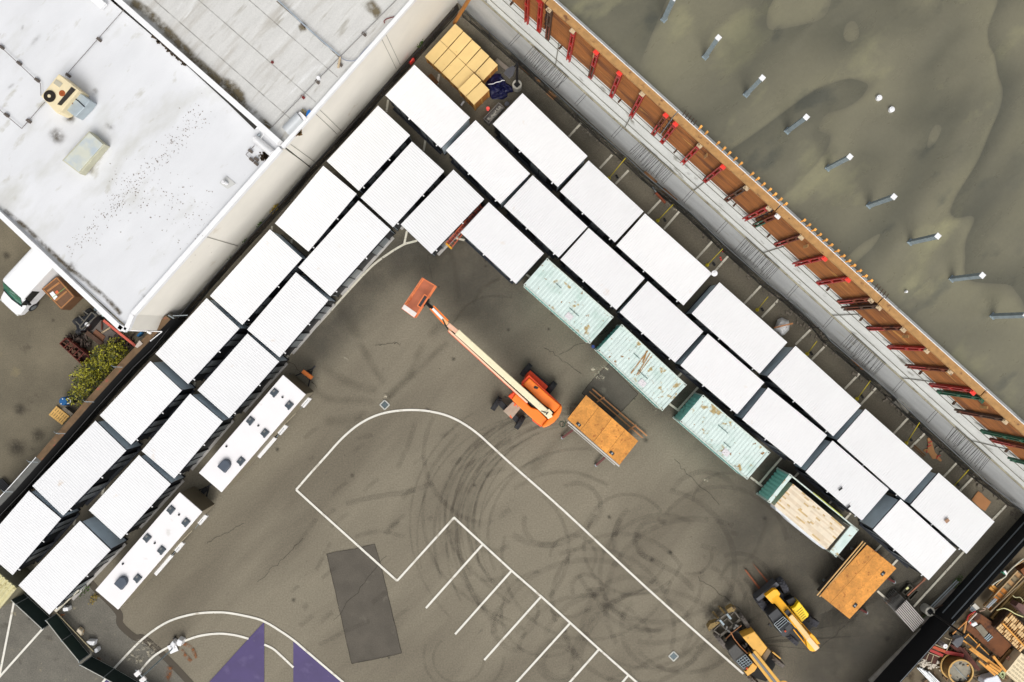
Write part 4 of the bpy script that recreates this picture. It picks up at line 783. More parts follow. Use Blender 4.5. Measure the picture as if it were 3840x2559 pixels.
def container(label, corners, open_top=False):
    c4 = [P(*q, ZK) for q in corners]; ctr, an, Ln, Wd = rect_fit(c4); Ln, Wd = 6.06, 2.44
    t = thing('shipping_container', label, 'container', (ctr.x, ctr.y, 0), 'mint shipping containers'); M_ = frame((ctr.x, ctr.y, 0), an)
    hx, hy = Ln/2, Wd/2; c = .17
    if not open_top:
        m = MB(M=M_); n = 22; vs = []; prof = []
        for i in range(n): x = -hx+c+(Ln-2*c)*i/n; s_ = (Ln-2*c)/n; prof += [(x, 0), (x+s_*.4, 0), (x+s_*.5, -.022), (x+s_*.9, -.022)]
        prof.append((hx-c, 0))
        for x, z in prof: vs += [(x, -hy+.08, ZK-.03+z), (x, hy-.08, ZK-.03+z)]
        m.add(vs, [(2*i, 2*i+2, 2*i+3, 2*i+1) for i in range(len(prof)-1)]); ro = m.build('roof', mint, t)
        for sx in (-1, 1): m = MB(M=M_); m.box((sx*(hx-.1), 0, ZK-.03), (.19, Wd-.2, .05)); m.build('header_plate', mint, t)
        for s_ in (-1, 1): m = MB(M=M_); corrug(m, (-hx+.1, s_*(hy-.05)), (hx-.1, s_*(hy-.05)), .15, ZK-.08, s_*.036, 20); m.build('side_wall', teal, t)
        for s_ in (-1, 1): m = MB(M=M_); corrug(m, (s_*(hx-.05), -hy+.1), (s_*(hx-.05), hy-.1), .15, ZK-.06, -s_*.036, 8); m.build('end_wall', teal, t)
        for x_, y_ in ((.1*Ln+rnd.uniform(-.5, .8), -hy+.9), (-.1*Ln+rnd.uniform(-.8, .4), hy-.9)): m = MB(M=M_); m.box((x_, y_, ZK+.0), (rnd.uniform(.5, .9), .035, .03)); m.build('roof_scratch', M('scratch_dark', A(60, 96, 90), .6), ro)
        m = MB(M=M_); m.box((.12*Ln, -hy+.45, ZK-.012), (.5, .4, .012)); m.build('roof_sticker', M('pale_sticker', A(228, 224, 226), .6, var=.1, scale=8, spots=(A(150, 140, 150), 14, .6, .03)), ro)
    else:
        m = MB(M=M_); m.box((0, 0, .25), (Ln-.1, Wd-.1, .2)); m.build('floor', M('container_floor', A(60, 60, 52), .8, var=.3), t)
        m = MB(M=M_); corrug(m, (-hx+.05, -hy+.1), (-hx+.05, hy-.1), .15, ZK-.06, .036, 8); m.build('end_wall', M('teal_bright', A(140, 208, 196, .95), .5, var=.12), t)
        for x_, w_ in ((-hx+.13, .26), (hx-.3, .6)): m = MB(M=M_); m.box((x_, 0, ZK-.05), (w_, Wd-.1, .1)); m.build('roof_header', mint, t)
        m = MB(M=M_); corrug(m, (-hx+.1, hy-.05), (hx-.1, hy-.05), .15, ZK-.3, .036, 20); m.build('side_wall', M('teal_dark', A(60, 76, 70), .6, var=.3, scale=3), t)
        m = MB(M=M_)
        for x in range(14): m.box((-hx+.4+x*.4, hy-.06, ZK-.25), (.07, .14, .25))
        m.box((0, hy-.06, ZK-.1), (Ln-.3, .06, .08)); m.build('side_hinge', M('hinge_dark', A(56, 62, 56), .6, .3, var=.3, scale=5), t)
        m = MB(M=M_); m.box((0, -hy+.04, .3), (Ln-.2, .1, .5)); m.build('bottom_rail', M('hinge_dark', A(56, 62, 56)), t)
        m = MB(M=M_); m.box((.3, hy+.0, ZK-.02), (2.6, .06, .06)); m.build('lashing', M('yellow_green', A(186, 190, 80), .7, var=.3, scale=4), t)
    for sx in (-1, 1):
        for sy in (-1, 1):
            m = MB(M=M_); m.box((sx*(hx-.09), sy*(hy-.08), ZK-.06), (.18, .16, .13)); m.box((sx*(hx-.09), sy*(hy-.08), .06), (.18, .16, .12)); m.box((sx*(hx-.08), sy*(hy-.06), ZK/2), (.1, .1, ZK-.2)); o = m.build('corner_post', castm, t)
            m = MB(M=M_); m.box((sx*(hx-.09), sy*(hy-.08), ZK+.008), (.1, .065, .006)); m.build('twist_lock_hole', black_m, o)
    m = MB(M=M_)
    for sy in (-1, 1):
        if open_top and sy < 0: continue
        for z_, h_ in ((ZK-.04, .08), (.1, .14)): m = MB(M=M_); m.box((0, sy*(hy-.047), z_), (Ln-.36, .085, h_)); m.build('rail', castm, t)
    return t, M_
container('mint green shipping container with rust spots nearest the orange ladder', C4(('21', 320, 805), ('21', 938, 1355), ('22', 712, 15), ('21', 110, 1050)))
container('mint shipping container streaked with rust above the dark asphalt patch', [(2330, 1218)]+C4(('22', 1605, 405), ('22', 1385, 640), ('22', 790, 80)))
container('mint shipping container beside a painted parking line, third down the line', C4(('22', 1760, 495), ('32', 12, 1015), ('22', 2165, 1275), ('22', 1545, 745)))
c_, MO = container('open topped mint container loaded with pale boards', C4(('ze', 440, 290), ('ze', 1420, 1075), ('ze', 1110, 1462), ('ze', 150, 670)), open_top=True)
# rust streaks on container two
m = MB()
for i, (a, b_, wd) in enumerate([((1250, 85), (1090, 300), .12), ((1270, 110), (1140, 320), .1), ((1290, 130), (1160, 310), .07), ((1240, 90), (1200, 200), .15)]):
    strip(m, [(p.x, p.y) for p in LL('22', [a, b_], ZK)], wd, ZK+.004+i*.001)
tr = [o for o in COL.objects if o.name.startswith('shipping_container')]
m.build('rust_streak', decal('rust_streak', A(176, 128, 62), .9, edge=.3, nscale=3, lo=.3, hi=.5), [o for o in tr[1].children if o.name.startswith('roof')][0])
bd = thing('board_load', 'load of pale sawn boards on white sheeting inside the open container', 'lumber', (MO.translation.x, MO.translation.y, .35))
pq = LL('ze', [(500, 430), (1232, 1045), (965, 1350), (238, 735)], 2.5); o0, ex, ey = pq[0], (pq[1]-pq[0]), (pq[3]-pq[0])
cols = [M('board_pale', A(232, 214, 186), .75, var=.08, scale=3), M('board_light', A(244, 230, 206), .75, var=.06, scale=3), M('board_gold', A(214, 184, 130), .75, var=.12, scale=3)]
bms = [MB(), MB(), MB()]; rows = 17
for j in range(rows):
    x = -.02; 
    while x < 1:
        l_ = rnd.uniform(.12, .4); x1 = min(1.0, x+l_); r_ = rnd.random(); kk = 2 if r_ < .27 else (0 if r_ < .55 else 1)
        if kk == 2: x1 = min(1.0, x+rnd.uniform(.03, .09))
        a = o0+ex*max(x, 0)+ey*(j+.5)/rows; b_ = o0+ex*x1+ey*(j+.5)/rows; zz_ = 2.46+rnd.choice([0, .0, .02])- (.012 if kk == 2 else 0)
        bms[kk].bar((a.x, a.y, zz_), (b_.x, b_.y, zz_), ey.length/rows*.96, .08); x = x1+.002
m_ = bms[1]; m_.prism([o0+ex*.01+ey*.01, o0+ex*.99+ey*.01, o0+ex*.99+ey*.99, o0+ex*.01+ey*.99], .4, 2.41)
allb = MB(); cnt = []
for b_ in bms: n0_ = len(allb.v); allb.v += b_.v; allb.f += [tuple(i+n0_ for i in f) for f in b_.f]; cnt.append(len(b_.f))
ob_ = allb.build('board_stack', cols[0], bd)
for c in cols[1:]: ob_.data.materials.append(c)
for i, p_ in enumerate(ob_.data.polygons): p_.material_index = 0 if i < cnt[0] else 1 if i < cnt[0]+cnt[1] else 2
wsh = LL('ze', [(440, 490), (370, 510), (300, 580), (260, 650), (245, 735), (262, 800), (380, 890), (470, 985), (600, 1090), (740, 1200), (860, 1300), (920, 1340), (965, 1350), (500, 430)], 1.6)
m = MB(); m.prism(wsh, .4, 1.6); tag(m.build('wrapping_sheet', M('white_plastic', A(214, 220, 228), .4, var=.1, scale=3, bump=.6, bscale=6)), 'white plastic sheeting bulging under the pale board load', 'sheeting')
# ================================================================ YELLOW CRATES
crm = M('crate_ply', A(242, 208, 140), .7, var=.05, scale=1.2, spots=[(A(214, 168, 100), 2, .67, .05), (A(120, 84, 50), 8, .77, .02)], objvar=.05)
crs = M('crate_side', A(186, 124, 56), .75, var=.15, scale=1.5); crt = M('crate_batten', A(214, 160, 84), .7, var=.12, scale=3)
ZC = 1.15
def crate(label, q, z):
    c4 = LL('10', q, z); ctr, an, Ln, Wd = rect_fit(c4); M_ = frame((ctr.x, ctr.y, 0), an); t = thing('plywood_crate', label, 'crate', (ctr.x, ctr.y, 0), 'yellow plywood crates')
    Wd = Wd-.03; Ln = Ln-.03
    m = MB(M=M_); m.box((0, 0, z/2-.05), (Ln-.1, Wd-.1, z-.12)); m.build('body', crs, t)
    m = MB(M=M_); m.box((0, 0, z-.03), (Ln, Wd, .06)); m.build('lid', crm, t, bevel=.006)
    m = MB(M=M_)
    for sx in (-1, 1):
        for sy in (-1, 1): m.box((sx*(Ln/2-.08), sy*(Wd/2-.03), z/2-.03), (.1, .05, z-.07)); m.box((sx*(Ln/2-.03), sy*(Wd/2-.08), z/2-.03), (.05, .1, z-.07))
    m.box((0, Wd/2-.03, z/2-.03), (.09, .04, z-.07)); m.box((0, -Wd/2+.03, z/2-.03), (.09, .04, z-.07)); m.build('batten', crt, t)
up = [((1830, 215), (1905, 285), (1765, 440), (1690, 370)), ((1908, 288), (1985, 360), (1845, 517), (1768, 443)), ((1988, 363), (2066, 438), (1927, 597), (1848, 518)), ((2070, 442), (2145, 520), (2005, 670), (1930, 598)), ((2148, 524), (2225, 598), (2085, 745), (2010, 672))]
dn = [((1690, 370), (1765, 440), (1628, 595), (1547, 522)), ((1768, 443), (1845, 517), (1705, 665), (1630, 597)), ((1848, 518), (1927, 597), (1785, 745), (1707, 667))]
for i, q in enumerate(up): crate('low yellow crate in the row nearest the concrete wall, %s from the top corner' % num[i], q, ZC)
for i, q in enumerate(dn): crate('low yellow crate in the row facing the cream wall, %s from the top' % num[i], q, ZC)
crate('low yellow crate half hidden behind the two tall ones, fourth in its row', ((1927, 597), (2005, 672), (1862, 820), (1787, 747)), ZC)
crate('tall yellow crate second from the end, next to the blue tarp corner', ((2007, 668), (2070, 745), (1927, 890), (1857, 820)), 1.5)
crate('tall yellow crate at the bottom end of the stack, left of the blue tarp', ((2072, 748), (2147, 828), (2003, 965), (1927, 890)), 1.62)
# blue tarp (crumpled)
bp_ = [(600, 640), (700, 590), (770, 580), (830, 590), (860, 660), (930, 740), (960, 800), (1070, 860), (1110, 920), (1110, 1000), (1040, 1010), (980, 1030), (985, 1100), (880, 1170), (760, 1160), (640, 1165), (590, 1110), (560, 1000), (500, 860), (520, 740)]
cx = sum(p[0] for p in bp_)/len(bp_); cy = sum(p[1] for p in bp_)/len(bp_); m = MB(); rings = 7; nb = len(bp_)
m.v.append(L('zd', cx, cy, .35))
for r in range(1, rings+1):
    for i, (x, y) in enumerate(bp_):
        f = r/rings; z = .04+.4*(1-f)**.7*rnd.uniform(.5, 1.1)+rnd.uniform(0, .1)*(r < rings); m.v.append(L('zd', cx+(x-cx)*f+rnd.uniform(-9, 9)*(r < rings), cy+(y-cy)*f+rnd.uniform(-9, 9)*(r < rings), z))
m.f += [(0, 1+i, 1+(i+1) % nb) for i in range(nb)]
for r in range(1, rings):
    for i in range(nb): a = 1+(r-1)*nb; b_ = a+nb; m.f.append((a+i, b_+i, b_+(i+1) % nb, a+(i+1) % nb))
tag(m.build('tarp', M('blue_tarp', A(10, 14, 66), .5, var=.15, scale=3)), 'crumpled dark blue tarp on the ground beside the yellow crates', 'tarp')
m = MB(); m.path(LL('zd', [(540, 825), (660, 815), (740, 775), (800, 770), (870, 735), (920, 740)], .5), .03); tag(m.build('rope', white_p), 'pale rope lying across the blue tarp', 'rope')
t = thing('metal_bin', 'long open metal bin of pale scrap beside the crates and the first outer unit', 'bin', cen([L('zd', 680, 1450)]))
q = LL('zd', [(785, 1240), (905, 1340), (560, 1700), (440, 1600)], .8); m = MB()
for a, b_ in zip(q, q[1:]+q[:1]): m.bar((a.x, a.y, .4), (b_.x, b_.y, .4), .04, .8)
m.prism(q, .02, .3); m.build('tray', M('bin_steel', A(150, 144, 138), .6, .2, var=.1), t)
m = MB()
for i in range(40):
    a = q[0].lerp(q[1], rnd.uniform(.35, .9)); b_ = q[3].lerp(q[2], rnd.uniform(.35, .9)); p = a.lerp(b_, rnd.random()); m.box((p.x, p.y, rnd.uniform(.3, .6)), (rnd.uniform(.1, .25), rnd.uniform(.05, .15), .08), rnd.random()*3)
m.build('scrap_fill', M('plaster_scrap', A(206, 200, 188), .8, var=.15), t)
m = MB(); m.tube(L('zd', 540, 1400, 0), L('zd', 540, 1400, .9), .09, 12); m.tube(L('zd', 540, 1370, .9), L('zd', 540, 1370, 1.0), .13, 14); tag(m.build('fire_extinguisher', brt_red), 'small red and white cylinder left of the metal bin', 'cylinder')
m = MB(); m.tube(L('zd', 970, 1265, 0), L('zd', 970, 1265, .5), .15, 8, .18); tag(m.build('bucket', M('grey_plastic', A(92, 92, 98), .6)), 'grey bucket between metal bin and lamp post', 'bucket')
m = MB(); m.bar(L('10', 1960, -10, 7.5), L('10', 1820, 215, .4), .18, .18); tag(m.build('timber_shore', M('orange_timber', A(176, 112, 40), .7, var=.15, scale=2)), 'long orange timber shore leaning over the fence corner at the top', 'timber')
m = MB(); m.box(L('10', 1428, 562, .6), (.2, .45, .5), R(-40)); m.tube(L('10', 1428, 545, .8), L('10', 1428, 545, .95), .12, 10); tag(m.build('red_can', brt_red), 'red fuel can behind the first white unit near the cream wall', 'can')
m = MB(); a, b_ = L('10', 1595, 690, .1), L('10', 1665, 770, .1); m.bar(a, b_, .3, .1); tag(m.build('loose_board', M('timber_old', A(120, 84, 50))), 'dark board between yellow crates and the first white unit', 'board')
m = MB(); q = L('10', 1897, 950, .1); m.box((q.x, q.y, .06), (.35, .12, .1), R(55)); tag(m.build('scrap', white_p), 'white scrap on asphalt beside the last tall crate', 'scrap')
# ladder
t = thing('ladder', 'orange extension ladder with yellow foot standing on edge between two white units', 'ladder', L('11', 1900, 480))
za, zb = 1.2, 1.9
a0, a1 = L('11', 1752, 662, za), L('11', 2062, 308, zb); off = Vector((.28, -.26, 0))*.62
orr = M('ladder_orange', A(196, 88, 50), .6, var=.15, scale=3); orr2 = M('ladder_red', A(120, 36, 24), .6, var=.2, scale=3)
m = MB(); m.bar(a0, a1, .07, .1); m.bar(a0+off*2.1, a1+off*1.4, .05, .1); m.build('rail', orr, t)
for i in range(14): f = (i+.5)/14; m = MB(); m.bar(a0.lerp(a1, f), (a0+off*2.1).lerp(a1+off*1.4, f), .035, .035); m.build('rung', orr, t)
m = MB(); m.bar(a0+Vector((0, 0, -.8)), a1+Vector((0, 0, -.8)), .22, .1); m.build('lower_section', orr2, t)
m = MB(); m.bar(a0-Vector((.05, .06, 0)), a0+off*2.3-Vector((.05, .06, 0)), .13, .14); m.build('foot', M('yellow_orange', A(240, 170, 30), .5), t)
m = MB(); m.tube(a0+Vector((0.05, 0, -.1)), (a0.x, a0.y, 0), .03, 6); m.tube(a1, (a1.x, a1.y, 0), .03, 6); m.build('support_leg', orr2, t)
# ================================================================ RESTROOM TRAILERS
ZT2 = 2.95
def trailer(label, du, dv, orange):
    def T(x, y, z): u, v = uv('zg', x, y); return P(u+du, v+dv, z)
    t = thing('restroom_trailer', label, 'trailer', cen([T(1260, 800, 0)]), 'white restroom trailers')
    q = [T(*p, ZT2) for p in [(1635, 88), (1920, 325), (885, 1522), (605, 1290)]]; ctr, an, Ln, Wd = rect_fit(q)
    if math.cos(an) < 0: an += math.pi
    M_ = frame((ctr.x, ctr.y, 0), an)
    m = MB(M=M_); m.box((0, 0, ZT2-.03), (Ln, Wd, .08)); m.build('roof', M('trailer_roof', A(246, 243, 243), .5, var=.02, scale=.8, spots=(A(214, 210, 204), .7, .66, .1)), t, bevel=.02)
    m = MB(M=M_); m.box((0, 0, 1.75), (Ln-.06, Wd-.06, 2.3)); wl = m.build('wall', M('trailer_wall', A(150, 140, 120), .5, var=.08), t, bevel=.03); m = MB(M=M_); m.box((Ln/2-.03, 0, 1.7), (.04, Wd-.1, 2.2)); m.build('end_wall', M('trailer_end', A(96, 88, 70), .6, var=.1), t)
    m = MB(M=M_); m.box((0, 0, .5), (Ln-.3, Wd-.3, .2)); m.build('chassis', black_m, t)
    vent = M('smoke_dome', A(66, 76, 84), .3, 0, var=.08)
    for x, y in [(1528, 305), (1710, 458), (1235, 650), (1412, 800), (1118, 1145)]:
        p = T(x, y, ZT2+.12); mm = MB(M=frame((p.x, p.y, 0), an)); mm.prism([(-.25, -.22), (.25, -.22), (.25, .22), (-.25, .22)], ZT2+.01, ZT2+.13, grow=-.08); mm.box((-.24, -.14, ZT2+.05), (.1, .14, .08)); o = mm.build('roof_vent', vent, t, bevel=.02)
        mm = MB(M=frame((p.x, p.y, 0), an)); mm.prism([(.0, .02), (.16, .02), (.16, .15), (0, .15)], ZT2+.131, ZT2+.14); mm.build('vent_window', M('vent_grey', A(120, 120, 118), .3), o)
    p = T(915, 1200, ZT2+.3); mm = MB(M=frame((p.x, p.y, 0), an)); mm.prism([(-.42, -.36), (.1, -.36), (.3, -.3), (.42, -.14), (.45, 0), (.42, .14), (.3, .3), (.1, .36), (-.42, .36)], ZT2+.01, ZT2+.3, grow=-.12); mm.build('air_conditioner', M('ac_grey', A(70, 80, 94), .5, var=.06), t, bevel=.04)
    for x, y in [(1635, 360), (1338, 708), (948, 962)]:
        p = T(x, y, ZT2); m = MB(); m.tube((p.x, p.y, ZT2), (p.x, p.y, ZT2+.1), .065, 12); m.build('vent_pipe', black_m, t)
    for pts in ([(1305, 1070), (1352, 1112), (1562, 868), (1495, 835)],):
        w_ = [T(*p, 1.0) for p in pts]; m = MB(); m.prism(w_, .85, 1.0); o = m.build('fender', white_p, t, bevel=.02)
        a = T(1380, 1010, .42); b2_ = T(1520, 870, .42); ax = Vector((math.sin(an), -math.cos(an), 0))
        for c in (a, b2_): m = MB(); m.tube(c-ax*.16, c+ax*.1, .36, 20); w2_ = m.build('wheel', M('tyre_rubber', A(40, 40, 42), .85, var=.15), t); m = MB(); m.tube(c+ax*.1, c+ax*.12, .18, 14); m.build('rim', galv, w2_)
    for pts in ([(1930, 355), (1985, 380), (1890, 492), (1850, 458)], [(1645, 690), (1698, 718), (1605, 828), (1563, 790)]):
        w_ = [T(*p, 1.0) for p in pts]; m = MB(); m.prism(w_, .75, 1.0); s_ = m.build('step', white_p, t, bevel=.01)
        m = MB(); c = sum(w_, Vector())/4
        for k_ in (0, 1): m.bar((w_[k_].x, w_[k_].y, 1.9), (w_[3-k_].x, w_[3-k_].y, 1.9), .03)
        m.bar((w_[3].x-.2, w_[3].y+.15, 2.0), (w_[0].x-.2, w_[0].y+.15, 2.0), .07, .07); m.build('handrail', galv, s_)
    m = MB(); m.bar(T(1790, 560, 1.5), T(1340, 1010, 1.5), .05, .06); m.bar(T(1260, 1110, 1.5), T(940, 1480, 1.5), .05, .06); m.build('awning_rail', M('awning_tan', A(170, 160, 136), .5, .2), t)
    m = MB(); a, b_, c = T(1720, 70, .6), T(1990, 300, .6), T(2000, 10, .55); m.bar(a, b_, .07, .08); m.bar(T(1690, 140, .5), c, .08, .1); m.bar(T(1930, 300, .5), c, .08, .1); m.tube(c, c+Vector((.2, .2, 0)), .07, 8); m.box(c-Vector((.3, .3, 0)), (.4, .3, .3), an); m.build('hitch', black_m, t)
    m = MB(); m.sheet([Vector((p.x, p.y, .5)) for p in (T(1690, 120, .5), a, b_, T(1920, 320, .5))]); m.build('front_deck', M('deck_dark', A(86, 78, 60), .8), t)
    m = MB(); m.bar(T(1880, 40, 1.3), T(1995, 125, 1.3), .26, .2) if orange else m.box(T(1700, 150, .9), (.25, .25, .3), an)
    m.build('jack', M('orange_bar', A(206, 110, 34), .6, var=.1) if orange else M('tan_rail', A(190, 176, 140)), t)
trailer('long white restroom trailer with roof vents, the upper one, orange bar at its hitch', 0, 0, True)
trailer('long white restroom trailer with roof vents, the lower one near the sports court lines', -388, 440, False)
# ================================================================ BOOM LIFT
org_ = M('lift_orange', A(255, 128, 24, .95), .42, var=.05, scale=1.5, spots=(A(230, 100, 20), 2, .66, .1)); org_d = M('lift_orange_red', A(246, 76, 16, .9), .45, var=.08); cr = M('boom_cream', A(246, 234, 196), .5, var=.05, scale=2, spots=(A(200, 188, 156), 3, .62, .1))
tyre_m = M('tyre_rubber', A(40, 40, 42), .85, var=.15); tyre_g = M('dusty_tyre', A(120, 112, 104), .9, var=.25, scale=4, spots=(A(80, 74, 70), 5, .58, .08)); tyre_b = M('dark_tyre', A(62, 62, 68), .8, var=.15, scale=4)
def wheel(k, pts, r, parent, mat, zc=None, side=None, lugs=True):
    """pts: four photo corners of the tyre's top view, long edge first; r radius"""
    q = LL(k, pts, r*1.6); ctr, an, Ln, Wd = rect_fit(q); ax = Vector((-math.sin(an), math.cos(an), 0)); c = Vector((ctr.x, ctr.y, r)); wd = min(Wd, .5)
    m = MB(); n = 28; prof = [(-.5, .72), (-.5, .93), (-.36, 1.0), (.36, 1.0), (.5, .93), (.5, .72)]; vs = []
    fw = Vector((math.cos(an), math.sin(an), 0)); up = Vector((0, 0, 1))
    for a, rr in prof:
        for i in range(n): t_ = 6.28319*i/n; vs.append(c+ax*a*wd+(fw*math.cos(t_)+up*math.sin(t_))*r*rr)
    fs = [(j*n+i, j*n+(i+1) % n, (j+1)*n+(i+1) % n, (j+1)*n+i) for j in range(len(prof)-1) for i in range(n)]; m.add(vs, fs)
    if lugs:
        for i in range(16):
            for sg in (-1, 1):
                t_ = 6.28319*(i+(.5 if sg > 0 else 0))/16; p = c+ax*sg*.24*wd+(fw*math.cos(t_)+up*math.sin(t_))*r*1.0; d = (fw*-math.sin(t_)+up*math.cos(t_)); m.bar(p-ax*sg*.2*wd-d*.03, p+ax*sg*.24*wd+d*.04, .06, .05)
    o = m.build('wheel', mat, parent)
    m = MB(); m.tube(c-ax*wd*.46, c+ax*wd*.46, r*.71, 20); m.build('rim', brown_st if mat is not tyre_m else black_m, o)
    m = MB(); m.tube(c-ax*wd*.49, c+ax*wd*.49, r*.25, 10); m.build('hub', black_m, o); return o
def ext(name, mat, k, pts, z0, z1, parent, bevel=.02, grow=0):
    m = MB(); m.prism(LL(k, pts, z1), z0, z1, grow); return m.build(name, mat, parent, bevel=bevel)
bl = thing('boom_lift', 'orange boom lift with long cream boom stretched toward its basket, parked mid yard', 'boom lift', cen([L('z2', 1080, 880)]))
for q in ([(950, 180), (1018, 240), (865, 425), (785, 380)], [(1400, 575), (1475, 640), (1390, 755), (1305, 690)], [(350, 832), (432, 888), (287, 1108), (208, 1052)], [(820, 1195), (892, 1248), (750, 1482), (672, 1432)]):
    wheel('z2', q, .5, bl, tyre_m)
ext('axle', black_m, 'z2', [(330, 960), (420, 900), (830, 1300), (760, 1400)], .4, .62, bl); ext('axle', black_m, 'z2', [(900, 270), (960, 250), (1440, 640), (1380, 700)], .4, .62, bl)
ext('chassis', org_d, 'z2', [(920, 370), (985, 312), (1335, 625), (1285, 695), (800, 1060), (640, 930)], .55, .95, bl, .03)
ext('chassis_deck', M('deck_grey', A(176, 160, 140), .6, .1, var=.1, scale=3, spots=(A(240, 100, 40), 2.2, .6, .02)), 'z2', [(455, 1110), (640, 925), (800, 1045), (625, 1262)], .7, 1.02, bl)
ext('turntable', black_m, 'z2', [(700, 760), (880, 640), (1460, 1140), (1330, 1320), (980, 1120)], .95, 1.3, bl)
o = ext('engine_hood', org_, 'z2', [(845, 590), (965, 460), (1330, 790), (1585, 1005), (1468, 1132), (1215, 950)], 1.0, 2.1, bl, .06)
ext('hood_side', org_d, 'z2', [(812, 550), (960, 395), (1340, 760), (1600, 1000), (1570, 1030), (1320, 800), (965, 465), (850, 600)], 1.0, 1.95, bl, .03)
ext('hood_grille', black_m, 'z2', [(1050, 640), (1080, 612), (1145, 645), (1130, 680), (1060, 665)], 2.1, 2.12, o, 0)
o = ext('tank_hood', org_, 'z2', [(620, 885), (700, 765), (880, 925), (1010, 1045), (1135, 1080), (1325, 1275), (1215, 1408), (1100, 1330), (930, 1178)], 1.0, 2.0, bl, .06)
ext('hood_side', org_d, 'z2', [(552, 820), (655, 735), (700, 765), (620, 885)], 1.0, 1.9, bl, .03); ext('hood_side', org_d, 'z2', [(1020, 1260), (1210, 1405), (1190, 1420), (1030, 1300)], 1.0, 1.6, bl)
ext('counterweight', org_, 'z2', [(1475, 1135), (1590, 990), (1612, 1040), (1592, 1130), (1535, 1240), (1455, 1330), (1355, 1400), (1242, 1440), (1208, 1410), (1322, 1285), (1385, 1240)], .9, 2.2, bl, .08)
m = MB(); m.bar(L('z2', 1350, 1180, 2.45), L('z1', 1530, 1470, 2.9), .42, .5); m.build('main_boom', cr, bl, bevel=.02)
m = MB(); m.bar(L('z2', 1300, 1110, 2.72), L('z2', 1375, 1195, 2.72), .5, .1); m.bar(L('z2', 1300, 1200, 2.3), L('z2', 1390, 1150, 2.3), .5, .4); m.build('boom_pivot', cr, bl, bevel=.02)
m = MB(); m.bar(L('z2', 1200, 1110, 2.74), L('z2', 1325, 1150, 2.78), .05, .04); m.bar(L('z2', 1295, 1180, 2.8), L('z2', 1335, 1130, 2.8), .06, .04); m.build('hose', black_m, bl)
m = MB(); m.bar(L('z2', 925, 940, 2.5), L('z1', 1330, 1440, 3.0), .12, .14); m.build('cable_track', M('track_cream', A(240, 200, 170), .5, var=.1), bl)
m = MB(); m.bar(L('z2', 925, 955, 2.4), L('z1', 1315, 1450, 2.9), .1, .06); m.build('track_edge', org_d, bl)
m = MB(); m.bar(L('z2', 1050, 1000, 2.3), L('z1', 1390, 1430, 2.75), .14, .1); m.build('hose_bundle', black_m, bl)
m = MB(); m.bar(L('z1', 1540, 1480, 2.9), L('z1', 1310, 1290, 2.95), .3, .3); m.build('fly_boom', M('fly_pink', A(240, 190, 160), .5, var=.1, scale=4), bl, bevel=.02)
m = MB(); m.bar(L('z1', 1400, 1390, 2.8), L('z1', 1320, 1450, 2.8), .25, .2); m.bar(L('z1', 1330, 1440, 2.85), L('z1', 1430, 1540, 2.85), .12, .2); m.build('boom_bracket', M('bracket_tan', A(250, 190, 130), .5, var=.1), bl)
m = MB(); m.bar(L('z1', 950, 835, 3.0), L('z1', 1315, 1205, 2.95), .09, .2); m.bar(L('z1', 870, 900, 3.0), L('z1', 1210, 1280, 2.95), .08, .2); m.build('jib_rail', org_, bl)
m = MB(); m.bar(L('z1', 930, 900, 3.1), L('z1', 1180, 1160, 3.05), .16, .14); m.build('jib_cylinder', white_p, bl)
m = MB(); m.bar(L('z1', 1180, 1160, 3.0), L('z1', 1300, 1280, 2.95), .22, .2); m.build('jib_end', M('bracket_tan', A(250, 190, 130)), bl, bevel=.01)
m = MB(); m.bar(L('z1', 760, 740, 2.6), L('z1', 910, 880, 2.9), .22, .25); m.bar(L('z1', 700, 830, 2.6), L('z1', 830, 660, 2.6), .2, .3); m.build('basket_pivot', black_m, bl)
m = MB(); m.path(LL('z1', [(1170, 1150), (1240, 1300), (1310, 1420)], 3.1), .04); m.build('hose', black_m, bl)
bk = LL('z1', [(675, 150), (990, 340), (480, 1115), (175, 895)], 3.55)
fl = [Vector((p.x, p.y, 0)) for p in bk]; cx_ = sum(fl, Vector())/4
m = MB(); m.prism([cx_+(p-cx_)*.97 for p in fl], 2.45, 2.5); m.build('basket_floor', M('basket_floor', A(206, 122, 86), .7, var=.14, scale=2, spots=[(A(140, 140, 112), 1.2, .6, .06), (A(236, 226, 210), 6, .72, .02)]), bl)
m = MB()
for zz_ in (2.55, 3.0, 3.55):
    for a, b_ in zip(fl, fl[1:]+fl[:1]): m.tube((a.x, a.y, zz_), (b_.x, b_.y, zz_), .03, 6)
for a, b_ in zip(fl, fl[1:]+fl[:1]):
    for f in (0, .33, .66): p = a.lerp(b_, f); m.tube((p.x, p.y, 2.45), (p.x, p.y, 3.55), .025, 6)
m.build('basket_rail', M('rail_orange', A(250, 140, 84), .5, var=.15, scale=4), bl)
m = MB(); c2 = [fl[3].lerp(fl[0], .13), fl[2].lerp(fl[1], .13)]; m.prism([fl[3], fl[2], c2[1], c2[0]], 3.56, 3.62); m.build('basket_tray', M('tray_white', A(240, 232, 226), .5, var=.08, scale=3), bl, bevel=.02)
ext('control_panel', M('panel_dark', A(50, 52, 56), .5, var=.5, scale=14, spots=(A(220, 220, 215), 14, .66, .02)), 'z1', [(735, 575), (815, 630), (650, 870), (580, 820)], 3.3, 3.5, bl)
m = MB(); q = LL('z1', [(730, 555), (830, 625), (640, 885), (555, 830)], 3.6)
for a, b_ in zip(q, q[1:]+q[:1]): m.tube(a, b_, .03, 6)
m.build('panel_guard', M('rail_orange', A(250, 140, 84)), bl)
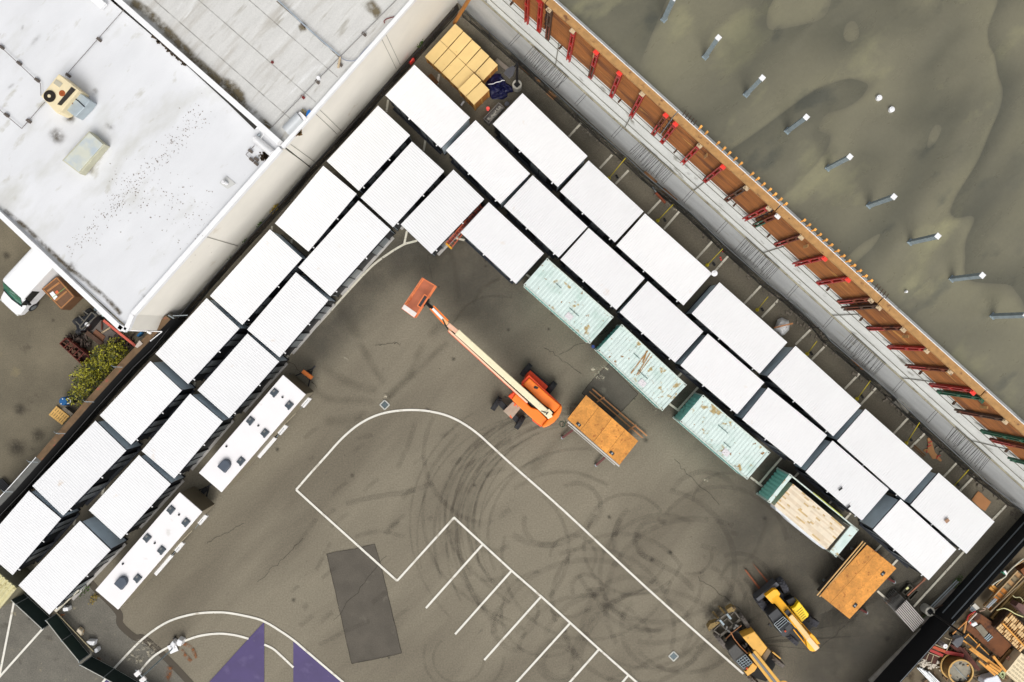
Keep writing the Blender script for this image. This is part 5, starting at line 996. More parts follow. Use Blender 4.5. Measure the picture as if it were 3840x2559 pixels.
# ================================================================ TELEHANDLERS
yl = M('handler_yellow', A(255, 184, 24, .95), .42, var=.06, scale=2); ylb = M('handler_bright', A(255, 214, 20, .95), .45, var=.03); ylp = M('boom_dusty', A(248, 212, 146), .6, var=.06, scale=2); glassd = M('cab_glass', A(28, 32, 36), .15, .1, var=.2)
t1 = thing('telehandler', 'bright yellow telehandler with long rusty forks pointing up, beside the plywood cart', 'telehandler', cen([L('z3', 560, 720)]))
for q in ([(175, 570), (245, 520), (330, 640), (268, 695)], [(455, 345), (520, 315), (585, 430), (525, 485)], [(830, 745), (938, 825), (905, 885), (795, 830)], [(560, 1020), (610, 995), (695, 1065), (655, 1110)]):
    wheel('z3', q, .55, t1, tyre_b)
ext('chassis', black_m, 'z3', [(270, 600), (470, 440), (830, 790), (900, 870), (680, 1090), (560, 1010)], .45, .9, t1, .03)
for q in ([(140, 110), (160, 130), (365, 370), (345, 385)], [(38, 185), (60, 190), (255, 440), (235, 455)]): ext('fork', M('fork_rust', A(150, 86, 54), .8, .1, var=.25, scale=5), 'z3', q, .12, .2, t1, 0)
ext('fork_carriage', M('carriage_grey', A(84, 86, 92), .5, .3, var=.2, scale=3), 'z3', [(180, 545), (430, 335), (470, 375), (215, 575)], .3, 1.2, t1)
o = ext('engine_cover', ylb, 'z3', [(615, 668), (665, 640), (708, 575), (832, 735), (820, 765), (745, 832)], .8, 1.75, t1, .05)
m = MB()
for i in range(6): m.bar(L('z3', 678+i*17, 705+i*22, 1.76), L('z3', 742+i*12, 650+i*26, 1.76), .025, .02)
m.build('louvres', brown_st, o)
ext('bonnet', black_m, 'z3', [(545, 565), (640, 520), (700, 580), (615, 660)], .7, 1.4, t1, .04)
cb_ = ext('cab', M('cab_dark', A(44, 46, 50), .5, var=.2, scale=4), 'z3', [(330, 745), (440, 655), (640, 890), (540, 1015), (500, 1000)], .7, 2.1, t1, .05)
ext('cab_roof_glass', glassd, 'z3', [(405, 850), (520, 760), (600, 850), (480, 955)], 2.1, 2.2, cb_, .01)
m = MB(); q = LL('z3', [(400, 855), (515, 762), (610, 850), (490, 955)], 2.25)
for f in (0, .2, .4, .62): m.bar(q[0].lerp(q[3], f), q[1].lerp(q[2], f), .03, .03)
m.bar(q[0], q[3], .04, .04); m.bar(q[1], q[2], .03, .03); m.build('roof_grille', galv, cb_)
m = MB(); m.tube(L('z3', 540, 942, 2.1), L('z3', 540, 942, 2.35), .07, 10, .05); m.build('beacon', M('beacon_red', A(250, 100, 60), .4), cb_)
m = MB(); m.bar(L('z3', 370, 480, 1.3), L('z3', 700, 870, 1.9), .55, .5); m.build('boom_outer', yl, t1, bevel=.03)
m = MB(); m.prism(LL('z3', [(295, 512), (400, 430), (440, 430), (480, 480), (430, 600), (380, 610)], 1.6), .8, 1.6); m.build('boom_head', yl, t1, bevel=.03)
m = MB(); m.bar(L('z3', 600, 750, 2.2), L('z3', 820, 1020, 2.35), .32, .12); m.build('boom_top', ylp, t1, bevel=.02)
m = MB(); m.bar(L('z3', 690, 860, 1.95), L('z3', 910, 1140, 2.15), .42, .4); m.build('boom_inner', yl, t1, bevel=.02)
m = MB(); m.prism(LL('z3', [(800, 1060), (860, 970), (905, 1010), (975, 1105), (940, 1100), (965, 1150), (915, 1192), (870, 1195), (815, 1140)], 2.3), 1.7, 2.25); m.build('boom_tail', yl, t1, bevel=.02)
m = MB(); m.prism(LL('z3', [(800, 1050), (840, 1010), (965, 1150), (915, 1190)], 2.4), 2.26, 2.36); m.build('tail_plate', M('tail_pale', A(252, 216, 168), .55, var=.05), t1, bevel=.02)
m = MB(); m.box(L('z3', 570, 715, 2.0), (.42, .3, .12), R(-50)); m.build('valve_block', black_m, t1)
m = MB(); m.tube(L('z3', 640, 920, 1.6), L('z3', 850, 1180, 1.8), .04, 6); m.tube(L('z3', 740, 840, 1.6), L('z3', 850, 970, 1.8), .04, 6); m.build('hydraulic_line', yl, t1)
m = MB(); m.bar(L('z3', 345, 875, 1.5), L('z3', 360, 860, 1.5), .25, .2); m.build('mirror', black_m, t1)
yo = M('old_yellow', A(236, 178, 72), .55, var=.07, scale=2, spots=(A(190, 140, 60), 3, .66, .06)); khaki = M('khaki_frame', A(150, 126, 78), .8, .1, var=.35, scale=4, spots=(A(60, 48, 36), 4, .56, .06))
t2 = thing('telehandler', 'older dusty yellow telehandler with short forks, at the bottom frame edge by the white line', 'telehandler', cen([L('z4', 800, 900)]))
for q in ([(765, 380), (820, 345), (975, 560), (900, 608)], [(320, 760), (375, 715), (540, 890), (465, 960)], [(1340, 1130), (1390, 1100), (1590, 1240), (1535, 1318)], [(905, 1490), (955, 1455), (1150, 1620), (1090, 1680)]): wheel('z4', q, .6, t2, tyre_g)
ext('chassis', M('chassis_black', A(26, 24, 22), .8, var=.2), 'z4', [(500, 740), (780, 560), (1000, 900), (1330, 1010), (1420, 1250), (1250, 1560), (1000, 1480), (640, 1000)], .5, .95, t2)
for q in ([(355, 180), (385, 155), (520, 320), (495, 345)], [(248, 285), (275, 258), (420, 425), (395, 450)]): ext('fork', khaki, 'z4', q, .3, .4, t2, .01)
m = MB(); 
for a, b_, wd in [((180, 560), (660, 190), .12), ((260, 600), (400, 700), .08), ((400, 500), (530, 620), .08), ((660, 270), (770, 410), .08), ((520, 380), (640, 500), .08), ((270, 610), (660, 260), .06), ((390, 715), (770, 400), .16), ((500, 760), (790, 510), .07)]:
    m.bar(L('z4', *a, 1.0), L('z4', *b_, 1.0), wd, .12)
m.build('carriage_frame', M('carriage_dusty', A(104, 98, 88), .7, .2, var=.3, scale=4), t2)
ext('frame_guard', khaki, 'z4', [(175, 560), (215, 490), (340, 450), (400, 470), (230, 600), (195, 635)], .5, 1.1, t2); ext('frame_guard', khaki, 'z4', [(520, 230), (620, 165), (700, 210), (660, 265), (540, 290)], .5, 1.1, t2)
for a in ((430, 470), (560, 360)): q_ = L('z4', *a, 1.15); m = MB(); m.box((q_.x, q_.y, 1.1), (.14, .45, .1), R(-50)+1.57); m.build('fork_shank', galv_d, t2)
o = ext('engine_cover', yo, 'z4', [(805, 735), (1030, 630), (1272, 935), (1140, 1118)], .9, 1.9, t2, .05)
ext('cover_tail', M('cover_brown', A(130, 106, 72), .6, var=.1), 'z4', [(1145, 1120), (1275, 940), (1340, 1000), (1215, 1205)], .9, 1.7, t2, .03)
c_b = ext('cab', M('cab_dusty', A(70, 68, 64), .6, var=.25, scale=4), 'z4', [(540, 985), (680, 860), (1010, 1210), (835, 1360), (640, 1170)], .8, 2.1, t2, .05)
m = MB(); q = LL('z4', [(700, 1180), (860, 1060), (985, 1210), (820, 1310)], 2.2)
for f in (0, .25, .5, .75, 1): m.bar(q[0].lerp(q[3], f), q[1].lerp(q[2], f), .025, .03); m.bar(q[0].lerp(q[1], f), q[3].lerp(q[2], f), .025, .03)
m.build('roof_grille', galv_d, c_b); ext('roof_glass', glassd, 'z4', [(705, 1180), (860, 1065), (975, 1210), (825, 1305)], 2.1, 2.14, c_b, 0)
m = MB(); m.tube(L('z4', 890, 1315, 2.1), L('z4', 890, 1315, 2.35), .08, 10, .06); m.build('beacon', M('beacon_red', A(250, 100, 60)), c_b)
ext('counter_block', yo, 'z4', [(830, 1350), (870, 1370), (1000, 1210), (1085, 1290), (1030, 1370), (905, 1455)], .9, 1.8, t2, .03)
m = MB(); m.bar(L('z4', 930, 1030, 1.8), L('z4', 1400, 1640, 2.0), .2, .35); m.bar(L('z4', 1010, 980, 1.8), L('z4', 1500, 1590, 2.0), .2, .35); m.build('boom', yo, t2, bevel=.02)
m = MB(); m.bar(L('z4', 985, 1040, 1.95), L('z4', 1440, 1600, 2.1), .16, .12); m.build('boom_cylinder', M('cyl_grey', A(110, 110, 108), .4, .4, var=.1), t2)
m = MB(); m.ring(L('z4', 1430, 1470, 0), .3, .42, 1.5, 1.6, 20); m.build('guard_ring', yo, t2)
m = MB(); m.path(LL('z4', [(590, 640), (650, 760), (760, 900), (900, 1040)], 1.9), .035); m.path(LL('z4', [(500, 770), (600, 670), (790, 520)], 1.3), .03); m.build('hose', M('hose_orange', A(176, 116, 70), .7), t2)
for x, y in [(850, 900), (900, 960), (880, 870), (930, 1000), (560, 620), (640, 560), (700, 520), (520, 560)]: m = MB(); q_ = L('z4', x+rnd.uniform(-20, 20), y, 1.2); m.box((q_.x, q_.y, 1.2), (.25, .12, .2), rnd.random()*3); m.build('valve_block', M('valve_grey', A(110, 108, 104), .6, .3, var=.5, scale=12), t2)
m = MB(); m.path(LL('z4', [(700, 630), (780, 690), (880, 670), (1040, 610)], 1.2), .03); m.build('cable', black_m, t2)
ext('tail_guard', yo, 'z4', [(1350, 1020), (1380, 1015), (1520, 1130), (1500, 1140)], 1.0, 1.3, t2, 0)
# ================================================================ PLYWOOD CARTS
osb = M('osb', A(222, 152, 68), .75, var=.2, scale=1.6, grain=(7, .18), spots=[(A(176, 108, 44), 3.5, .6, .06), (A(120, 66, 26), 7, .72, .03)], objvar=.17)
def cart(label, k, q, zt, nsh, wheels, slots):
    c4 = LL(k, q, zt); ctr, an, Ln, Wd = rect_fit(c4); t = thing('plywood_cart', label, 'cart', (ctr.x, ctr.y, 0))
    o0, ex, ey = c4[0], c4[1]-c4[0], c4[3]-c4[0]
    for i in range(nsh):
        m = MB(); f0, f1 = i/nsh+.002, (i+1)/nsh-.002; m.prism([o0+ex*f0, o0+ex*f1, o0+ex*f1+ey, o0+ex*f0+ey], zt-.03, zt+rnd.uniform(0, .012)); m.build('plywood_sheet', osb, t)
    m = MB(); g_ = [o0+ex*.02+ey*.03, o0+ex*.98+ey*.03, o0+ex*.98+ey*.97, o0+ex*.02+ey*.97]; m.prism(g_, .45, zt-.04); m.build('frame', M('cart_frame', A(60, 54, 50), .7, var=.2), t)
    for (x, y) in slots:
        p = L(k, x, y, zt+.02); m = MB(M=frame((p.x, p.y, 0), an)); m.box((0, 0, zt+.03), (.34, .2, .04)); o = m.build('lifting_slot', black_m, t); m = MB(M=frame((p.x, p.y, 0), an)); m.box((.03, 0, zt+.055), (.1, .14, .02)); m.build('lifting_eye', galv, o)
    for a, b_ in wheels:
        pa, pb = L(k, *a, .5), L(k, *b_, .25); m = MB(); m.bar(pa, pb, .14, .12); o = m.build('outrigger', M('leg_red', A(90, 34, 28), .6, .1, var=.2), t)
        m = MB(); m.tube((pb.x, pb.y, 0), (pb.x, pb.y, .3), .1, 10); m.build('jack_foot', galv, o)
    return t, o0, ex, ey
t, o0, ex, ey = cart('orange plywood topped cart between boom lift and mint containers', '22', [(680, 495), (1160, 918), (1000, 1148), (508, 715)], 1.5, 4, [((560, 815), (462, 888)), ((860, 1062), (772, 1140))], [(612, 765), (916, 1028)])
m = MB(); m.bar(L('22', 512, 742, 1.35), L('22', 985, 1150, 1.35), .1, .1); m.bar(L('22', 515, 770, 1.0), L('22', 945, 1138, 1.0), .05, .05); m.build('side_rail', M('rail_pale', A(200, 196, 188), .5, .2, var=.1), t)
t, o0, ex, ey = cart('orange plywood topped cart beside the bright telehandler', '33', [(910, 305), (1180, 522), (738, 1015), (480, 770)], 1.5, 3, [((1095, 610), (1160, 648)), ((845, 895), (905, 930)), ((830, 385), (780, 345)), ((580, 680), (525, 640))], [(1055, 570), (800, 862)])
m = MB()
for d in (0, 22): m.bar(L('33', 450+d, 770+d*.6, 1.45), L('33', 872+d, 272+d*.6, 1.45), .07, .07)
m.build('side_rail', M('lumber_pale', A(222, 178, 116), .7, var=.1, scale=3), t)
t = thing('timber_ladder', 'two long thin timbers with cross ties on the dark asphalt patch beside the plywood cart', 'timber', cen([L('22', 975, 665)]))
for a, b_ in (((740, 440), (1240, 870)), ((712, 462), (1200, 888))): m = MB(); m.bar(L('22', *a, .25), L('22', *b_, .25), .09, .06); m.build('timber', M('timber_tan', A(186, 128, 80), .75, var=.15, scale=3), t)
for a, b_ in (((780, 560), (848, 515)), ((1070, 820), (1140, 770))): m = MB(); m.bar(L('22', *a, .31), L('22', *b_, .31), .1, .06); m.build('cross_tie', M('timber_tan', A(186, 128, 80)), t)
m = MB(); m.path(LL('z2', [(1660, 1260), (1680, 1330), (1650, 1410), (1600, 1430), (1560, 1380), (1570, 1320), (1630, 1310), (1660, 1360), (1620, 1430)], .03), .02); tag(m.build('hose', M('hose_green', A(72, 92, 74), .6)), 'thin coiled green hose between boom lift and plywood cart', 'hose')
for i, (k, x, y, nm) in enumerate([('12', 1183, 585, 'upper one below the boom lift basket'), ('23', 1484, 1328, 'lower one near the older telehandler')]):
    q = [L(k, x, y-44, 0), L(k, x+44, y, 0), L(k, x, y+44, 0), L(k, x-44, y, 0)]; c = sum(q, Vector())/4; t = thing('drain_grate', 'square drain grate with pale frame, the '+nm, 'drain', c, 'drain grates')
    m = MB()
    for a, b_ in zip(q, q[1:]+q[:1]): m.bar((a.x, a.y, .03), (b_.x, b_.y, .03), .07, .06)
    m.build('frame', M('frame_pale', A(206, 206, 198), .7, var=.1), t)
    m = MB(); q2 = [c+(p-c)*.78 for p in q]; m.prism(q2, .005, .02); o = m.build('pit', black_m, t); m = MB()
    for j in range(7): f = (j+.5)/7; a = q2[0].lerp(q2[1], f); b_ = q2[3].lerp(q2[2], f); m.bar((a.x, a.y, .035), (b_.x, b_.y, .035), .035, .02)
    m.build('grate', M('grate_steel', A(110, 124, 128), .5, .4), t)
# wrapped bundle + cardboard + orange strips
m = MB(); pts = [(60, 1440), (90, 1370), (130, 1355), (185, 1375), (200, 1420), (190, 1470), (150, 1515), (125, 1520), (90, 1490), (45, 1465)]
cx = 125; cy = 1435; m.v.append(L('31', cx, cy, .75))
for r in range(1, 5):
    for x, y in pts: f = r/4; m.v.append(L('31', cx+(x-cx)*f+rnd.uniform(-5, 5), cy+(y-cy)*f+rnd.uniform(-5, 5), .75*(1-f**3)+rnd.uniform(-.03, .05)+.03))
nb = len(pts); m.f += [(0, 1+i, 1+(i+1) % nb) for i in range(nb)]
for r in range(3):
    for i in range(nb): a = 1+r*nb; m.f.append((a+i, a+nb+i, a+nb+(i+1) % nb, a+(i+1) % nb))
tag(m.build('wrapped_bundle', M('white_wrap', A(244, 244, 244, .95), .4, var=.08, scale=4, spots=(A(110, 80, 64), 2.5, .68, .03))), 'white plastic wrapped bundle beside the outer row, near a parking stripe', 'bundle')
m = MB(); m.bar(L('31', 55, 1445, .9), L('31', 228, 1405, .85), .1, .05); tag(m.build('plank', M('timber_tan', A(186, 128, 80))), 'tan plank lying across the white wrapped bundle', 'plank')
m = MB(); m.sheet(LL('zh', [(1075, 235), (1120, 260), (1170, 315), (1258, 385), (1175, 512), (1100, 470), (985, 355), (1010, 320)], .06)); m.build; tag(m.build('cardboard_sheet', M('cardboard_b', A(176, 122, 76), .8, var=.08, scale=2)), 'flat brown cardboard sheet beside the last outer unit', 'cardboard')
t = thing('cardboard_carton', 'flattened cardboard carton with red tape on the asphalt near the fence', 'cardboard', cen([L('32', 1500, 1000)]))
cbm = M('cardboard', A(178, 128, 80)); m = MB(); m.prism(LL('32', [(1465, 895), (1485, 885), (1510, 930), (1520, 970), (1535, 1020), (1600, 1095), (1590, 1108), (1550, 1080), (1515, 1085), (1480, 1030), (1430, 1010), (1440, 995), (1470, 990), (1475, 950)], .1), .02, .08); m.build('flap', cbm, t)
m = MB(); 
for a, b_ in (((1470, 935), (1505, 920)), ((1465, 970), (1500, 955)), ((1550, 1060), (1585, 1050)), ((1455, 1025), (1462, 1005)), ((1548, 1082), (1560, 1052))): m.bar(L('32', *a, .1), L('32', *b_, .1), .06, .03)
m.build('tape', M('red_tape', A(190, 44, 36), .6), t)
m = MB(); m.bar(L('32', 1340, 955, .05), L('32', 1445, 1050, .05), .1, .04); m.bar(L('32', 1335, 975, .05), L('32', 1430, 1060, .05), .06, .04); tag(m.build('timber_scrap', M('timber_old', A(120, 84, 50))), 'thin brown timber scraps beside the flattened carton', 'timber')
m = MB(); m.prism(LL('32', [(1205, 512), (1318, 615), (1285, 665), (1160, 560)], .5), .1, .5); tag(m.build('concrete_slab', M('old_concrete', A(142, 138, 128), .9, var=.15, scale=3)), 'grey weathered slab standing in the fence strip near the wall', 'slab')
m = MB(); q = L('21', 1862, 945, 2.95); m.tube((q.x, q.y, 0), (q.x, q.y, 2.85), .05, 8); m.tube((q.x, q.y, 2.85), (q.x, q.y, 2.95), .2, 20); m.tube((q.x, q.y, 2.95), (q.x, q.y, 3.05), .07, 10); tag(m.build('antenna', white_p), 'round white topped post at the corner of the third outer unit', 'post')
m = MB()
for i, (x, y) in enumerate([(1915, 800), (1955, 822), (1920, 820), (1940, 745)]): q = L('21', x, y, .03); m.box((q.x, q.y, .03), (.12, .08, .04), i)
tag(m.build('red_scraps', brt_red), 'tiny red scraps on asphalt near a yellow brace', 'scraps')
t = thing('steel_hoist', 'rusty brown steel bar with fittings in the fence strip near the second rebar comb', 'bar', cen([L('21', 1365, 250)]))
m = MB(); m.bar(L('21', 1320, 205, .25), L('21', 1410, 300, .25), .16, .12); m.build('bar', rustm, t); m = MB(); m.tube(L('21', 1292, 152, .2), L('21', 1330, 205, .2), .05, 8); m.build('hook', galv, t)
m = MB(); m.tube(L('22', 745, 50, 0), L('22', 745, 50, .6), .12, 14); tag(m.build('blue_bucket', M('blue_dark', A(30, 60, 130), .5)), 'blue bucket between the first two mint containers', 'bucket')
# steel pipe stack
pm = M('pipe_pale', A(214, 208, 204), .5, .25, var=.1, scale=4, objvar=.08); pd = M('pipe_dull', A(96, 94, 90), .6, .3, var=.2, scale=4)
Aq = LL('z5', [(615, 1010), (830, 790), (1190, 1190), (965, 1410)], 1.0); ln = Aq[3]-Aq[0]; ac = Aq[1]-Aq[0]; pr_ = ac.length/17/2
m = MB(); m.tube(-ln/2, ln/2, pr_*.8, 10); p0_ = m.build('steel_pipe', pm); me_top = p0_.data
p0_.location = (0, 0, 0)
for v in me_top.vertices: pass
base_loc = None
me_fix = MB(); me_fix.tube(-ln/2, ln/2, pr_*.95, 10); me1 = bpy.data.meshes.new('steel_pipe'); me1.from_pydata([tuple(v) for v in me_fix.v], [], me_fix.f); me1.materials.append(pm)
me2 = bpy.data.meshes.new('steel_pipe'); me2.from_pydata([tuple(v) for v in me_fix.v], [], me_fix.f); me2.materials.append(pd)
bpy.data.objects.remove(p0_)
for i in range(17):
    o = bpy.data.objects.new('steel_pipe', me2 if i % 2 else me1); COL.objects.link(o); o.location = Aq[0]+ac*(i+.5)/17+ln/2+Vector((0, 0, -pr_*1.6 if i % 2 else 0)); tag(o, 'steel pipe in the top layer of the stack at the lower right fence', 'pipe', 'top layer of stacked pipes')
for j, z in enumerate((.15, .35, .55, .75)):
    for i in range(9):
        o = bpy.data.objects.new('steel_pipe', me2); COL.objects.link(o); q = Aq[0]+ac*(i+.5)/9; q.z = z; d = ln.normalized(); o.location = q+ln/2-d*(.75-j*.12+rnd.uniform(-.08, .08)); tag(o, 'dull grey pipe in the lower layers of the stack, ends sticking out up left', 'pipe', 'lower layers of stacked pipes')
m = MB(); m.bar(L('z5', 430, 850, .06), L('z5', 640, 650, .06), .15, .12); m.bar(L('z5', 900, 1330, .06), L('z5', 1110, 1120, .06), .15, .12); tag(m.build('pipe_dunnage', M('timber_old', A(120, 84, 50))), 'timber bearers under the steel pipe stack', 'bearer')
t = thing('tool_tray', 'small dark steel frame trays with a rust bar beside the pipe stack', 'tray', cen([L('z5', 900, 620)]))
for q in ([(740, 620), (880, 470), (950, 540), (800, 680)], [(850, 740), (1010, 580), (1060, 610), (900, 780)]):
    w_ = LL('z5', q, .2); m = MB()
    for a, b_ in zip(w_, w_[1:]+w_[:1]): m.bar(a, b_, .06, .2)
    m.prism(w_, .02, .06); m.build('tray', M('tray_dark', A(74, 70, 58), .6, .2, var=.3, scale=4), t)
m = MB(); m.bar(L('z5', 850, 700, .3), L('z5', 1160, 410, .3), .09, .08); m.tube(L('z5', 1160, 410, .3), L('z5', 1200, 350, .3), .1, 8); m.build('bar', M('copper_rust', A(160, 104, 78), .6, .1, var=.3, scale=3), t)
m = MB(); q = L('z5', 845, 555, .3); m.box((q.x, q.y, .3), (.2, .14, .1), .6); m.build('lamp', M('pale_yellow', A(226, 226, 160), .6), t)
for i, (a, b_) in enumerate([((1290, 930), (1570, 660)), ((1300, 975), (1600, 690))]):
    m = MB(); m.bar(L('z5', *a, .3), L('z5', *b_, .3) + Vector((.9, .95, 0)), .06, .06); tag(m.build('aluminium_rail', M('alu', A(200, 208, 212), .35, .5, var=.1, scale=3)), ['bright aluminium rail along the fence kerb by the leaning lamp, upper of two', 'bright aluminium rail along the fence kerb by the leaning lamp, lower of two'][i], 'rail')
m = MB(); m.path(LL('z5', [(1120, 1100), (1300, 1000), (1560, 880)], .15), .04); tag(m.build('hose', brown_st), 'brown hose on the concrete pad by the lower right fence', 'hose')
# brown tarp-ish weeds by the fence
leafm = M('weed_leaf', A(70, 96, 34), .8, var=.3, scale=6, objvar=.1); drym = M('dry_weed', A(150, 128, 50), .8, var=.3, scale=6)
def bush(name, label, k, pts, r, h, n, mat, stem=True, zb=0, leaf=.09):
    c = cen([L(k, x, y, 0) for x, y in pts]); c.z = zb; t = thing(name, label, 'plant', c)
    m = MB()
    for i in range(n):
        x, y = rnd.choice(pts); p = L(k, x, y, zb+h*.5); th = rnd.random()*6.28; rr = r*math.sqrt(rnd.random()); z = zb+h*(.15+.85*rnd.random()*(1-(rr/r)**2*.6)); q = Vector((p.x+rr*math.cos(th), p.y+rr*math.sin(th), z)); s_ = leaf*rnd.uniform(.5, 1.3)
        a = Vector((rnd.gauss(0, 1), rnd.gauss(0, 1), rnd.gauss(0, .5))).normalized()*s_; b_ = a.cross(Vector((rnd.gauss(0, 1), rnd.gauss(0, 1), 1))).normalized()*s_*.7; m.add([q-a, q-b_, q+a, q+b_], [(0, 1, 2, 3)])
    m.build('leaves', mat, t, kind='stuff')
    if stem:
        m = MB()
        for x, y in pts:
            p = L(k, x, y, zb+h*.7); m.tube((c.x+rnd.uniform(-.1, .1), c.y+rnd.uniform(-.1, .1), zb), p, .03, 5, .01)
        m.build('stem', M('twig', A(140, 126, 112), .8), t)
    return t
for i, (k, x, y, mt, lb) in enumerate([('11', 160, 345, drym, 'yellow green weed at the foot of the cream wall beside the third unit'), ('11', 22, 472, leafm, 'small green weed at the cream wall below the yellow green one'), ('01', 2222, 640, leafm, 'dark green weed on the cream wall base near the roof vent pipe'), ('01', 2095, 770, leafm, 'dark green weed lower along the cream wall base'), ('10', 1500, 390, leafm, 'small weed at the cream wall left of the yellow crates')]):
    bush('weed', lb, k, [(x, y), (x+14, y-20), (x-14, y+22)], .22, .6, 90, mt, stem=False, leaf=.08)
wd_ = [('03', 770, 725, leafm, 'green weed at the corner of the lowest left unit'), ('03', 860, 800, drym, 'yellowish weed patch on the old asphalt near the lower trailer'), ('33', 1740, 640, leafm, 'dark weeds at the foot of the black screened fence, middle'), ('33', 1470, 925, leafm, 'dark weeds at the black screened fence beside the pad'), ('33', 2240, 270, leafm, 'dark weeds at the upper end of the black screened fence')]
for k, x, y, mt, lb in wd_: bush('weed', lb, k, [(x, y), (x+25, y-25), (x-25, y+30)], .25, .3, 80, mt, stem=False, leaf=.06)
# ================================================================ ROOF EQUIPMENT
zr = ZB-.28
ac = thing('air_conditioner', 'cream rooftop air conditioner with round fan and rust stains on the white roof', 'air conditioner', cen([L('00', 560, 860, ZB)])+Vector((0, 0, zr)))
acm = M('ac_cream', A(240, 224, 184), .55, var=.07, scale=2, spots=[(A(200, 150, 90), 1.8, .68, .04)])
ext('housing', acm, '00', [(375, 885), (540, 680), (725, 830), (560, 1030), (520, 1040)], zr, ZB+.95, ac, .03)
p = L('00', 455, 885, ZB+1.0); m = MB(); m.ring((p.x, p.y), .1, .36, ZB+.95, ZB+1.02, 24); o = m.build('fan_grille', M('fan_dark', A(40, 32, 24), .5, .2), ac); m = MB(); m.tube((p.x, p.y, ZB+.95), (p.x, p.y, ZB+1.05), .1, 12); m.build('fan_hub', acm, o)
ext('intake_slot', M('slot_dark', A(46, 40, 34), .7), '00', [(655, 800), (692, 825), (560, 970), (525, 960)], ZB+.95, ZB+1.0, ac, 0)
ext('duct', M('duct_grey', A(188, 200, 206), .45, .3, var=.1, scale=2), '00', [(690, 820), (825, 925), (780, 985), (690, 1075), (568, 978)], zr, ZB+.6, ac, .03)
m = MB(); m.path(LL('00', [(650, 880), (720, 930), (778, 985)], ZB+.63), .03); m.build('seam', black_m, ac)
for q in ([(660, 850), (700, 885), (675, 850)], [(600, 910), (670, 960), (640, 890), (660, 900)]): ext('rust_patch', M('rust_orange', A(170, 84, 30), .8, var=.3, scale=6), '00', q, ZB+.6, ZB+.63, ac, 0)
ext('access_panel', M('panel_grey', A(190, 184, 164), .6, var=.1), '00', [(490, 765), (515, 728), (575, 768), (545, 805)], ZB+.95, ZB+.98, ac, 0)
m = MB(); q = L('00', 570, 858, ZB+.96); m.tube((q.x, q.y, ZB+.95), (q.x, q.y, ZB+.955), .2, 12); m.build('rust_patch', M('rust_orange', A(170, 84, 30)), ac)
sk = thing('skylight', 'long pale skylight box on the white roof below the air conditioner', 'skylight', cen([L('00', 760, 1400, ZB)])+Vector((0, 0, zr)))
fr = M('skylight_frame', A(196, 194, 170), .6, var=.08)
ext('curb', fr, '00', [(820, 1205), (965, 1330), (735, 1600), (570, 1475)], zr, ZB+.35, sk, .02)
ext('glazing', M('glazing', A(212, 214, 200), .25, var=.05, scale=1.2, tint=(A(190, 200, 206), 1.1, .5)), '00', [(822, 1218), (945, 1325), (722, 1580), (585, 1473)], ZB+.35, ZB+.42, sk, .02)
ext('flashing', M('flashing_grime', A(150, 140, 118), .8, var=.2, scale=3), '00', [(975, 1330), (985, 1345), (780, 1590), (735, 1600)], zr, ZB-.22, sk, 0)
pipm = M('roof_pipe', A(120, 112, 106), .6, .2, var=.1)
def pipe(label, k, pts, z, r, blocks, mat=pipm, zsup=zr):
    t = thing('roof_pipe', label, 'pipe', cen(LL(k, pts, z))+Vector((0, 0, zsup))); m = MB(); m.path(LL(k, pts, z), r); m.build('pipe', mat, t)
    for x, y in blocks: q = L(k, x, y, z); m = MB(); m.box((q.x, q.y, (zsup+z)/2-.02), (.28, .16, z-zsup+.02), R(-40)); m.build('support_block', M('block_dark', A(96, 86, 78), .8), t)
    return t
pipe('thin conduit from the air conditioner to the dividing parapet', '00', [(1140, 88), (625, 670), (600, 700)], ZB-.1, .02, [(902, 360), (618, 688)])
pipe('thin conduit running up left from the air conditioner', '00', [(-60, 370), (5, 430), (330, 735), (372, 770), (376, 880)], ZB-.1, .02, [(5, 430), (167, 578), (332, 733)])
pipe('thin conduit running down left from the air conditioner', '00', [(-40, 980), (200, 1183), (410, 940)], ZB-.1, .02, [(52, 1056), (255, 1110)])
pipe('short conduit loop beside the white roof drum', 'zb', [(580, 680), (330, 940), (470, 1080)], ZB-.1, .02, [(450, 830), (480, 1085), (615, 1200), (625, 1070)])
pipe('long blue grey conduit on the grey roof ending in a curved cable', '10', [(180, -20), (420, 210), (600, 370), (765, 510)], ZB+.05, .05, [(430, 225)], M('conduit_blue', A(168, 178, 188), .5, .2), ZB-.2)
m = MB(); m.path(smooth_line(LL('10', [(765, 510), (800, 545), (870, 562), (930, 545), (980, 480), (1050, 410), (1200, 260), (1400, 30)], ZB+.02), 4), .03); tag(m.build('roof_cable', M('cable_blue', A(150, 156, 170), .6)), 'curved grey cable along the parapet of the grey roof', 'cable')
pipe('long thin pipe parallel to the cream wall on the grey roof', '10', [(1290, 0), (790, 505), (570, 730), (145, 1170), (100, 1140), (40, 1135)], ZB, .03, [(990, 310), (770, 590), (560, 750)], M('pipe_grey', A(150, 148, 144), .6, .2), ZB-.2)
m = MB(); q = L('10', 574, 720, ZB); m.tube((q.x, q.y, ZB-.2), (q.x, q.y, ZB+.1), .12, 14); tag(m.build('roof_drain', white_p), 'small round white drain beside the long pipe on the grey roof', 'drain')
m = MB(); m.box(L('10', 765, 575, ZB), (.12, .7, .12), R(-10)); tag(m.build('timber_block', tan_p), 'small tan block beside the pipe junction on the grey roof', 'block')
m = MB(); m.path(LL('10', [(1180, 215), (1175, 195), (1200, 175), (1270, 155)], ZB-.1), .035); tag(m.build('loose_cable', M('cable_red', A(120, 60, 56), .6)), 'short dark red cable end near the parapet of the grey roof', 'cable')
